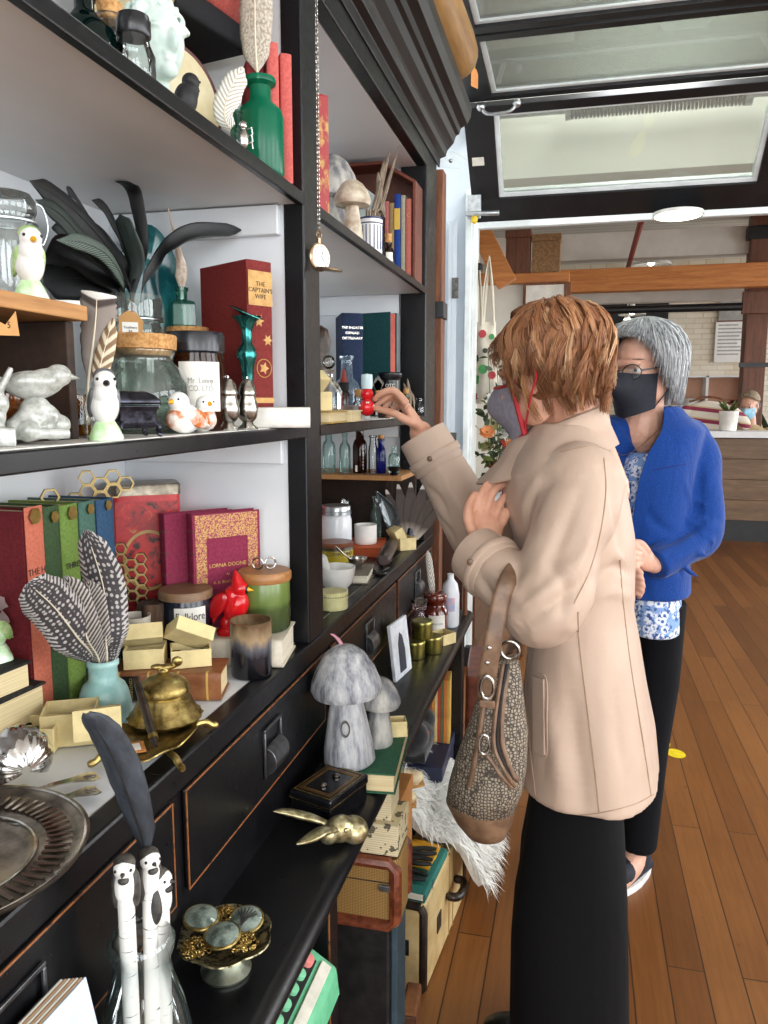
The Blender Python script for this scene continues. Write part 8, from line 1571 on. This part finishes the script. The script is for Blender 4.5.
# tote bags, hanging cord, flowers
ytb = 4.55; M_can = mat('natural_canvas', 'd9d0bd', .85, col2='e3dbc9', scale=200, bump=.1)
struct(MB().bb((-.95, ytb+.06, 0), (P(476, 400, Y=ytb+.06).x, ytb+.10, 2.6)).build('trim_10', M_cream, None, False, .003))
def tote(u0, u1, v0, v1, y, lb, dots, vh):
    a, c = P(u0, v0, Y=y), P(u1, v1, Y=y); o = thing('tote_bag', lb, 'bag', ((a.x+c.x)/2, y, c.z), R(0), 'canvas tote bags on a peg'); w, h = (c.x-a.x)/2, a.z-c.z
    MB().grid(lambda u, v: ((2*u-1)*w*(1-.06*v)+.01*math.sin(5*v), -.03*math.sin(PI*u)*math.sin(PI*min(1, v*.9+.1))-.004*math.sin(9*u), v*h), 14, 14, .018).build('bag', M_can, o)
    for s in (-1, 1): 
        hz = P(u0, vh, Y=y).z-c.z; MB().tube(smoothcurve([(s*w*.6, -.012, h-.02), (s*w*.45, -.02, (h+hz)/2), (0, .0, hz), (s*w*.25, .01, (h+hz)/2), (s*w*.5, .012, h-.02)], 16), .012, 6, flat=.3).build('handle', M_can, o)
    for (du, dv, r, m) in dots: MB().lathe([(1e-5, 0), (r, 0), (r, .0016), (1e-5, .0016)], 18, T((2*du-1)*w, -.030*math.sin(PI*du)-.003, dv*h) @ rot(x=90)).build('printed_dot', m, o, False)
M_rd, M_gd, M_dk = mat('red_print', 'b8434a', .8), mat('green_print', '4f9a5a', .8), mat('dark_leaf_print', '3c4a3c', .8)
tote(470, 484, 328, 404, ytb-.0, 'narrow canvas tote bag printed with red and green fruit, hanging behind', [(.4, .86, .022, M_rd), (.6, .60, .018, M_dk), (.5, .32, .026, M_gd), (.5, .1, .018, M_rd)], 262)
tote(478, 497, 322, 398, ytb-.08, 'white canvas tote bag printed with coloured fruit, hanging in front', [(.25, .84, .022, M_rd), (.7, .8, .016, M_gd), (.4, .62, .014, M_dk), (.3, .38, .026, M_gd), (.75, .3, .022, M_rd), (.7, .55, .012, M_dk)], 258)
q = P(475, 300, Y=ytb-.02); tag(MB().tube(smoothcurve([(0, 0, .45), (.004, -.01, .2), (-.004, 0, -.1), (0, 0, -.38)], 14), .006, 6).build('yellow_rope', mat('yellow_rope', 'cdb64a', .8)), 'thin yellow cord hanging beside the canvas tote bags', 'cord', None, q)
q = P(480, 268, Y=ytb+.0); o = tag(MB().lathe([(1e-5, 0), (.012, 0), (.012, .09), (.02, .10), (1e-5, .11)], 14, rot(x=90)).build('coat_peg', M_black), 'black coat peg carrying the canvas tote bags', 'peg', None, q+V((0, .05, 0)))
# little table with bucket of flowers
qf = P(497, 520, Y=4.35); o = thing('flower_stand', 'small dark wooden stand under the bouquet', 'table', (qf.x, 4.4, 0), 0); zt_ = qf.z-.02
MB().bb((-.17, -.15, zt_-.03), (.17, .15, zt_)).build('table_top', M_dbeam, o, False, .003)
for sx in (-1, 1):
    for sy in (-1, 1): MB().bb((sx*.15-.015, sy*.13-.015, 0), (sx*.15+.015, sy*.13+.015, zt_-.0305)).build('leg', M_dbeam, o, False, .002)
o = vessel('flower_bucket', 'white ribbed metal bucket holding the bouquet', 'bucket', (qf.x, 4.4, zt_+.0005), [(.06, 0), (.065, .005), (.08, .17), (.084, .18)], mat('white_bucket', 'c9cdd2', .4), hollow=True)
rnd = random.Random(31); FB = V((qf.x, 4.4, zt_+.16)); M_lf = [mat('dark_green_leaf', '2f3f24', .6, col2='45592f', scale=40), mat('olive_leaf', '5b6a34', .6), mat('grey_green_leaf', '54604e', .6)]
petals = [('white rose', mat('white_petal', 'e6e2da', .7), .062), ('cream daisy', mat('cream_petal', 'd9cf9a', .7), .045), ('rust flower', mat('rust_petal', 'a8431f', .7), .042), ('peach flower', mat('peach_petal', 'd98a52', .7), .044)]
spots = [(497, 400, 0), (508, 432, 0), (520, 455, 0), (513, 468, 0), (526, 443, 0), (488, 447, 1), (494, 425, 1), (500, 412, 3), (487, 433, 3), (511, 446, 3), (505, 462, 2), (492, 465, 2), (516, 436, 2), (500, 478, 2)]
cnt = {}
for (u, v, kk) in spots:
    nm, m, r = petals[kk]; p_ = P(u, v, Y=4.33+rnd.uniform(-.06, .06)); cnt[nm] = cnt.get(nm, 0)+1
    o = thing('flower', nm+' in the bouquet beside the door', 'flower', p_, 0, 'flowers of the bouquet'); o.rotation_euler = (R(rnd.uniform(40, 90)), 0, R(rnd.uniform(-40, 40)))
    b = MB(); nl = 3 if kk == 0 else 2
    for L_ in range(nl):
        for k in range(7):
            a = 2*PI*k/7+L_*.4; rr = r*(1-.28*L_); b.grid(lambda u_, v_: (math.cos(a)*rr*v_-math.sin(a)*(u_-.5)*rr*.9*math.sin(PI*(.15+.75*v_)), math.sin(a)*rr*v_+math.cos(a)*(u_-.5)*rr*.9*math.sin(PI*(.15+.75*v_)), .008*L_+rr*(.25+.4*L_)*v_*v_), 3, 4, .0008)
    b.build('petals', m, o); MB().ell((0, 0, .006), (.007, .007, .006)).build('centre', mat('flower_centre', '5a3a1a', .8), o)
    st_ = MB(); inv = o.rotation_euler.to_matrix().inverted(); st_.tube([inv @ V((0, 0, 0)), inv @ ((FB-V(p_))*.5+V((0, 0, .02))), inv @ (FB-V(p_))], .0025, 5); st_.build('stem', M_lf[1], o)
o = thing('foliage', 'green and grey leaf sprays among the bouquet flowers', 'foliage', FB, 0); o['kind'] = 'stuff'
for m in M_lf:
    b = MB()
    for i in range(85):
        t = rnd.uniform(.2, 1); u, v = rnd.gauss(503, 13), rnd.uniform(345 if rnd.random() < .3 else 395, 490); p_ = P(u, v, Y=4.36+rnd.uniform(-.08, .1))-FB; a, e = rnd.uniform(0, 6.28), rnd.uniform(-1, 1); mm = T(*p_) @ rot(math.degrees(e)*60/57, rnd.uniform(-60, 60), math.degrees(a)); l = rnd.uniform(.035, .075); b.grid(lambda u_, v_: ((u_-.5)*l*.5*math.sin(PI*(.08+.9*v_)), l*v_, .006*math.sin(PI*v_)), 2, 5, .0006, mm)
    b.build('leaves', m, o)
b = MB()
for u, v in ((488, 352), (496, 346), (505, 350), (512, 360)): b.tube(smoothcurve([(0, 0, 0), (P(u+4, 430, Y=4.38)-FB), (P(u, v, Y=4.38)-FB)], 8), .0022, 5)
b.build('sprigs', M_lf[2], o)
o = thing('amaranth', 'drooping dark red amaranth tassel in the bouquet', 'flower', P(502, 455, Y=4.28), 0); b = MB(); 
for i in range(60): t = i/59; b.ell((.012*math.sin(9*t)+rnd.uniform(-.008, .008), rnd.uniform(-.008, .008), .08-.30*t), rnd.uniform(.006, .010), None, 6, 4)
b.fuse('tassel', mat('dark_red_tassel', '6e1a14', .9, col2='8f2a1c', scale=120), o, vox=.004, it=1)
# pendants
def pendant(u, vtop, vshade, y, r, lb, lit=False):
    p_ = P(u, vshade, Y=y); o = thing('pendant_lamp', lb, 'lamp', p_, 0, 'white pendant lamps in the back room'); MB().tube([(0, 0, r*.9), (0, 0, 3.45-p_.z)], .006, 6).build('cord', M_wglz, o); MB().lathe([(.02, r*.95), (.035, r*.8), (.04, r*.55), (r*.55, r*.32), (r*.95, .03), (r, 0), (r*.97, 0), (r*.5, r*.26), (.03, r*.5)], 36).build('shade', mat('white_enamel_shade', 'e9e9e4', .35), o)
    t = NT('lamp_glow') if 'lamp_glow' not in MATS else None
    if t: t.b.inputs['Emission Color'].default_value = (1, .93, .8, 1); t.b.inputs['Emission Strength'].default_value = 6; MATS['lamp_glow'] = t.m
    MB().ell((0, 0, .06), (.05, .05, .06)).build('bulb', MATS['lamp_glow'], o)
    if lit: MB().lathe([(1e-5, .012), (r*.93, .012), (r*.93, .018), (1e-5, .018)], 36).build('diffuser', MATS['lamp_glow'], o)
pendant(651, 0, 266, 10.6, .25, 'white pendant lamp hanging behind the orange beam'); pendant(627, 0, 326, 11.0, .15, 'white pendant lamp hanging in front of the blackboard, lower one'); pendant(632, 0, 315, 11.8, .19, 'white pendant lamp hanging furthest back')
o = thing('overhead_light', 'flat round lit lamp under the bottom rail of the raised door', 'lamp', P(678, 213, Y=3.97)+V((0, 0, -.012)), 0); MB().lathe([(1e-5, -.004), (.100, -.004), (.104, -.0015), (1e-5, -.0015)], 36).build('diffuser', MATS['lamp_glow'], o); MB().lathe([(.105, -.001), (.112, -.001), (.112, .014), (1e-5, .014), (1e-5, .005), (.105, .005)], 36).build('housing', M_wglz, o)
q = P(628, 268, Z=2.98); tag(MB().tube([V((0, 0, 0)), P(641, 222, Z=2.98)-q], .028, 8).build('sprinkler_pipe', mat('red_pipe', '7a2f2c', .5)), 'dark red sprinkler pipe under the white ceiling', 'pipe', None, q)
# blackboard and far wall things
a, c = P(588, 302, Y=12.3), P(667, 352, Y=12.3); o = thing('blackboard', 'black chalkboard on the brick wall behind the pendant lamps', 'blackboard', (a.x, 12.385, 1.5), 0); hh_ = a.z-1.5; ww = c.x-a.x; MB().bb((-1.2, -.03, 0), (ww, 0, hh_)).build('board', mat('chalkboard', '1d1f22', .8, col2='3a3c3e', scale=3, lo=.5, hi=.8), o, False); 
for i in range(9): text('coffee tea\ncake and toast'[:12], M_lblw, o, (ww-.45-.5*(i % 3), -.032, hh_-.45-.22*(i//3)), size=.12, name='chalk_writing')
def sheet(u0, u1, v0, v1, y, lb, m, cat='poster', nm='poster'):
    a, c = P(u0, v0, Y=y), P(u1, v1, Y=y); o = thing(nm, lb, cat, ((a.x+c.x)/2, y, c.z), 0); w = (c.x-a.x)/2; MB().bb((-w, -.006, 0), (w, .006, a.z-c.z)).build('sheet', m, o, False, .001); return o, w, a.z-c.z
M_pap = mat('pale_paper', 'd5d5d2', .6, col2='e2e2de', scale=4)
o, w, h = sheet(716, 748, 322, 362, 12.36, 'large white printed sheet hung on the far brick wall', M_pap)
for k in range(9): MB().bb((-w*.85, -.0075, h*(.9-.09*k)), (w*(.3+.5*((k*7) % 5)/5), -.0062, h*(.9-.09*k)+.02)).build('text_line', mat('grey_print', '9a9a98', .7), o, False)
o, w, h = sheet(720, 748, 294, 320, 12.36, 'grey chalk sign above the white sheet on the far wall', mat('grey_sign', '8d8c8a', .7, col2='a5a4a0', scale=6)); MB().bb((-w-.02, -.008, -.02), (w+.02, -.0065, 0)).build('rail', M_dbeam, o, False)
# open pigeonholes in peach
a, c = P(660, 376, Y=10.4), P(742, 432, Y=10.4); o = thing('pigeonhole_shelf', 'peach backed white shelf unit behind the counter', 'shelf', (a.x-.3, 10.4, .0), 0); W_ = c.x-a.x+.3; z1 = a.z; M_pch = mat('peach_paint', 'd6a083', .6, col2='dda98c', scale=4)
MB().bb((0, .30, 0), (W_, .32, z1)).build('back_panel', M_pch, o, False)
for k in range(4): x = W_*k/3; MB().bb((x-.015, 0, 0), (x+.015, .30, z1)).build('upright', M_white, o, False)
for k in range(4): z = z1-.02-k*.36; MB().bb((.0155, 0, z), (W_-.0155, .299, z+.02)).build('board', M_white, o, False)
MB().bb((.3, .05, z1-.36-.34+.0), (.75, .25, z1-.36-.34+.08)) if False else None
q = P(688, 394, Y=10.5); o2 = thing('stack_of_bowls', 'white bowl resting in the peach shelf unit', 'bowl', (q.x, 10.5, z1-.02-.36+.0205), 0); MB().lathe([(1e-5, 0), (.08, 0), (.16, .08), (.155, .08), (.075, .012), (1e-5, .01)], 30).build('bowl', M_wglz, o2)
# counter
q0 = P(668, 432, Y=8.45); o = thing('shop_counter', 'long wooden shop counter with a white top and black plinth', 'counter', (q0.x-1.3, 8.45, 0), 0); M_cw = wood('counter_boards', '5c4633', '86694c', 0, 10, .5, 8)
zt_ = 1.12; L_ = 4.6
MB().bb((.05, .06, .0), (L_, .36, .22)).build('plinth', M_black, o, False); b = MB()
for k in range(4): MB().bb((0, .02, .2205+.2075*k), (L_, .38, .2205+.2075*(k+1)-.003)).build('board', M_cw, o, False, .003)
MB().bb((-.03, -.03, zt_-.065), (L_+.03, .42, zt_)).build('counter_top', mat('white_stone', 'e3e6e8', .3, col2='eceeef', scale=6), o, False, .004)
# things on the counter
q = P(725, 420, Y=8.75); o = vessel('plant_pot', 'small green plant in a white pot on the counter', 'plant', (q.x, 8.56, zt_+.0005), [(.07, 0), (.08, .005), (.095, .20), (.09, .20)], M_wglz, hollow=True); MB().cyl(.088, .17, .185).build('soil', mat('soil', '2a1d14', .95), o); b = MB()
for i in range(26): a_, e, l = rnd.uniform(0, 6.28), rnd.uniform(.5, 1.3), rnd.uniform(.08, .17); mm = T(0, 0, .185) @ M.Rotation(a_, 4, 'Z') @ rot(y=math.degrees(PI/2-e)); b.grid(lambda u, v: ((u-.5)*.028*math.sin(PI*(.1+.88*v)), .03*v*v, l*v), 2, 6, .0008, mm)
b.build('leaves', M_lf[1], o)
q = P(712, 415, Y=8.78); o = thing('striped_shirt', 'folded cream and burgundy striped shirt on a hanger behind the counter', 'shirt', (q.x-.03, 8.79, zt_+.003), 0)
t = NT('burgundy_stripes'); pset(t.b, .85); sp_ = t.n('ShaderNodeSeparateXYZ'); t.l(t.coord(), sp_.inputs[0]); t.l(t.ramp(t.math('FRACT', t.math('MULTIPLY', t.math('ADD', sp_.outputs[2], t.math('MULTIPLY', sp_.outputs[0], .12)), 8.5)), [(0, 'dcd3c4'), (.52, 'dcd3c4'), (.55, '8c2f4a'), (.85, '8c2f4a'), (.88, 'c9b48a')], 'CONSTANT'), t.b.inputs['Base Color'])
b = MB(); b.loft([ringsec(-.26, .26, 0, .05, 0, 28), ringsec(-.25, .25, 0, .06, .12, 28), ringsec(-.27, .27, 0, .055, .20, 28), ringsec(-.17, .17, 0, .045, .27, 28), ringsec(-.06, .06, 0, .035, .30, 28)]); limb(b, [(-.22, 0, .20), (-.33, -.02, .10), (-.36, -.03, .05)], [.06, .055, .05]); limb(b, [(.22, 0, .20), (.33, -.02, .10), (.36, -.03, .05)], [.06, .055, .05]); b.fuse('shirt', t.m, o, vox=.012, it=3); MB().tube(smoothcurve([(-.2, 0, .29), (0, 0, .34), (.2, 0, .29)], 10), .012, 6).build('hanger', M_rec, o)
q = P(762, 395, Y=10.1); o = thing('potted_plant', 'tall dark green potted plant at the photo edge behind the seated worker', 'plant', (q.x+.42, 10.1, 0), 0); MB().lathe(shell([(.14, 0), (.18, .3), (.17, .3)], .01), 28).build('pot', mat('terracotta', '8a4a30', .7), o); b = MB()
for i in range(40): a_, e, l = rnd.uniform(0, 6.28), rnd.uniform(1.1, 1.5), rnd.uniform(.7, 1.3); mm = T(0, 0, .25) @ M.Rotation(a_, 4, 'Z') @ rot(y=math.degrees(PI/2-e)); b.grid(lambda u, v: ((u-.5)*.09*math.sin(PI*(.1+.88*v)), .2*v*v, l*v), 2, 8, .001, mm)
b.build('leaves', M_lf[0], o)
o = thing('monitor', 'red edged box standing behind the worker at the counter', 'box', (P(741, 400, Y=9.9).x, 10.05, zt_-.02), 0); MB().bb((-.12, -.05, 0), (.10, .05, .34)).build('box', mat('red_box', 'a83430', .5), o, False, .004); MB().bb((-.121, -.0515, .30), (.101, -.0505, .33)).build('band', M_blk, o, False); o.name = 'red_box'; o.location.z = .0; MB().bb((-.09, -.04, -1.1), (.09, .04, -.0005)).build('stand', M_black, o, False); o.location.z = zt_-.02
# yellow floor sticker
q = P(665, 747, Z=0); o = thing('floor_sticker', 'bright yellow footprint sticker on the wooden floor', 'sticker', (q.x+.01, q.y, .0006), R(25)); M_yf = mat('yellow_vinyl', 'e8cf1e', .4)
MB().prism([(.045*math.cos(2*PI*i/28)*(1+.1*math.sin(2*PI*i/28)), .095*math.sin(2*PI*i/28)*1.05+.10) for i in range(28)], 0, .0012).build('sole_print', M_yf, o, False); MB().prism([(.036*math.cos(2*PI*i/24), .042*math.sin(2*PI*i/24)-.06) for i in range(24)], 0, .0012).build('heel_print', M_yf, o, False)
# ------------------------------------------------------------------ the worker behind the counter
q = P(745, 400, Y=9.18); w3 = thing('person', 'person in a tan jacket and pale blue mask sitting behind the counter', 'person', (q.x+.05, 9.18, 0), 0); O1 = V(w3.location); hc = P(749, 405, Y=9.13); hm = basis(hc-O1, (-.45, -.85, -.30)) @ S(1.18, 1.18, 1.18)
b = MB(); add_head(b, hm); zs = hc.z-.26; X3 = O1.x
limb(b, loc_([hc+V((.01, .03, -.04)), (X3+.01, 9.20, zs+.03)]), [.06, .075]); b.loft([[p-O1 for p in ringsec(X3-w, X3+w, 9.21, hy, z, 20)] for z, w, hy in ((zs, .13, .08), (zs-.12, .20, .12), (zs-.35, .17, .11), (.55, .19, .13))])
for sx in (-1, 1): limb(b, loc_([(X3+sx*.20, 9.21, zs-.05), (X3+sx*.27, 9.16, zs-.30), (X3+sx*.12, 9.30, zs-.36)]), [.055, .045, .032]); b.ell(V((X3+sx*.10, 9.31, zs-.36))-O1, (.05, .035, .025)); limb(b, loc_([(X3+sx*.1, 9.22, .56), (X3+sx*.12, 9.46, .52), (X3+sx*.12, 9.47, .08)]), [.09, .065, .05])
for sx in (-1, 1):
    for k in range(5): p0 = V((X3+sx*.10, 9.32, zs-.36))-O1; limb(b, [p0+V((sx*(-.03+.014*k), .015, 0)), p0+V((sx*(-.035+.016*k), .06, -.005)), p0+V((sx*(-.035+.016*k), .085+.006*(k % 3), -.025))], [.010, .009, .008])
b.fuse('body', M_sk2, w3, vox=.008, it=3); add_eyes(w3, hm, M_sk2, mat('iris_brown', '3a2a1c', .2)); add_mask(w3, hm, mat('pale_blue_surgical', '8fc0d6', .7), None, 1.06)
def hem3(a): return interp([(0, 44), (40, 58), (70, 82), (120, 100), (180, 108)], a)
add_hair(w3, hm, (0, .014, .030), (.084, .104, .094), mat('sandy_base', '8d7d68', .7), hairmat('sandy_hair', [(0, '7d6c58'), (.5, 'a3927a'), (1, 'c4b59c')]), 700, hem3, 44, wave=.003, r=.0022)
b = MB(); b.loft([[p-O1 for p in ringsec(X3-w, X3+w, 9.21, hy, z, 28)] for z, w, hy in ((zs+.05, .095, .085), (zs, .17, .11), (zs-.07, .235, .14), (zs-.3, .22, .14), (.62, .22, .15))])
for sx in (-1, 1): limb(b, loc_([(X3+sx*.21, 9.21, zs-.05), (X3+sx*.28, 9.16, zs-.29), (X3+sx*.16, 9.27, zs-.36)]), [.075, .065, .050])
b.fuse('jacket', mat('tan_jacket', 'a8926c', .8, col2='b8a27c', scale=30), w3, vox=.010, it=4)
MB().tube([V((0, -.145, zs-.02)), V((0, -.145, zs-.28))], .006, 6).build('zip', M_steel, w3)
o = thing('stool', 'plain wooden stool under the worker behind the counter', 'stool', (X3, 9.28, 0), 0); MB().cyl(.20, .42, .46).build('seat', M_dbeam, o)
for k in range(4): a_ = PI/4+PI/2*k; MB().tube([(.17*math.cos(a_), .17*math.sin(a_), 0), (.13*math.cos(a_), .13*math.sin(a_), .419)], .016, 8).build('leg', M_dbeam, o)
# ------------------------------------------------------------------ turned wooden bat hung by the crown, with a paper tag
zt_ = 2.263; a, c = P(446, -6, Z=2.36), P(462, 92, Z=2.36); o = thing('wooden_bat', 'large old wooden roller with rounded end lying on top of the hutch crown', 'roller', (a.x, a.y, 2.30), 0); d = c-a; L = d.length; d.normalize()
a0 = V((-.375, a.y-.35, 2.263+.068)); a1 = V((-.352, P(462, 112, X=-.34).y, 2.263+.068)); o.location = a0; dd = a1-a0; L = dd.length
rr_b = [(0, .010), (.02, .060), (.5, .066), (.85, .066), (.95, .062), (.985, .048), (1, .014)]
k_ = 30; MB().tube([dd*(i/k_) for i in range(k_+1)], [interp(rr_b, i/k_) for i in range(k_+1)], 22).build('roller', wood('old_maple', '7f5a30', 'ab8450', 1, 12, .45, 8), o)
q = P(468, 30, X=-.335); t_ = thing('price_tag', 'orange paper tag tied to the wooden roller', 'tag', V((-.315, q.y, 2.335)), R(60)); b = MB(); b.prism([(-.016, -.05), (.016, -.05), (.016, -.012), (.008, 0), (-.008, 0), (-.016, -.012)], 0, .0008, rot(x=90)); b.build('card', mat('orange_card', 'c98446', .7), t_, False); MB().tube(smoothcurve([(0, 0, -.002), (.004, .006, .018), (-.02, .03, .03)], 8), .0016, 5).build('string', mat('yellow_green_string', 'b5b04a', .8), t_)
q = P(472, 108, X=-.40); o = thing('glass_bracket', 'small clear plastic corner bracket at the end of the crown', 'bracket', (-.395, 2.445, 2.10), 0); MB().prism([(-.05, 0), (.03, .0), (.05, .03), (.0, .05)], 0, .004, rot(x=90, z=30)).build('plate', M_gclear, o, False); MB().ell((0, -.004, .02), .006).build('screw', M_steel, o)
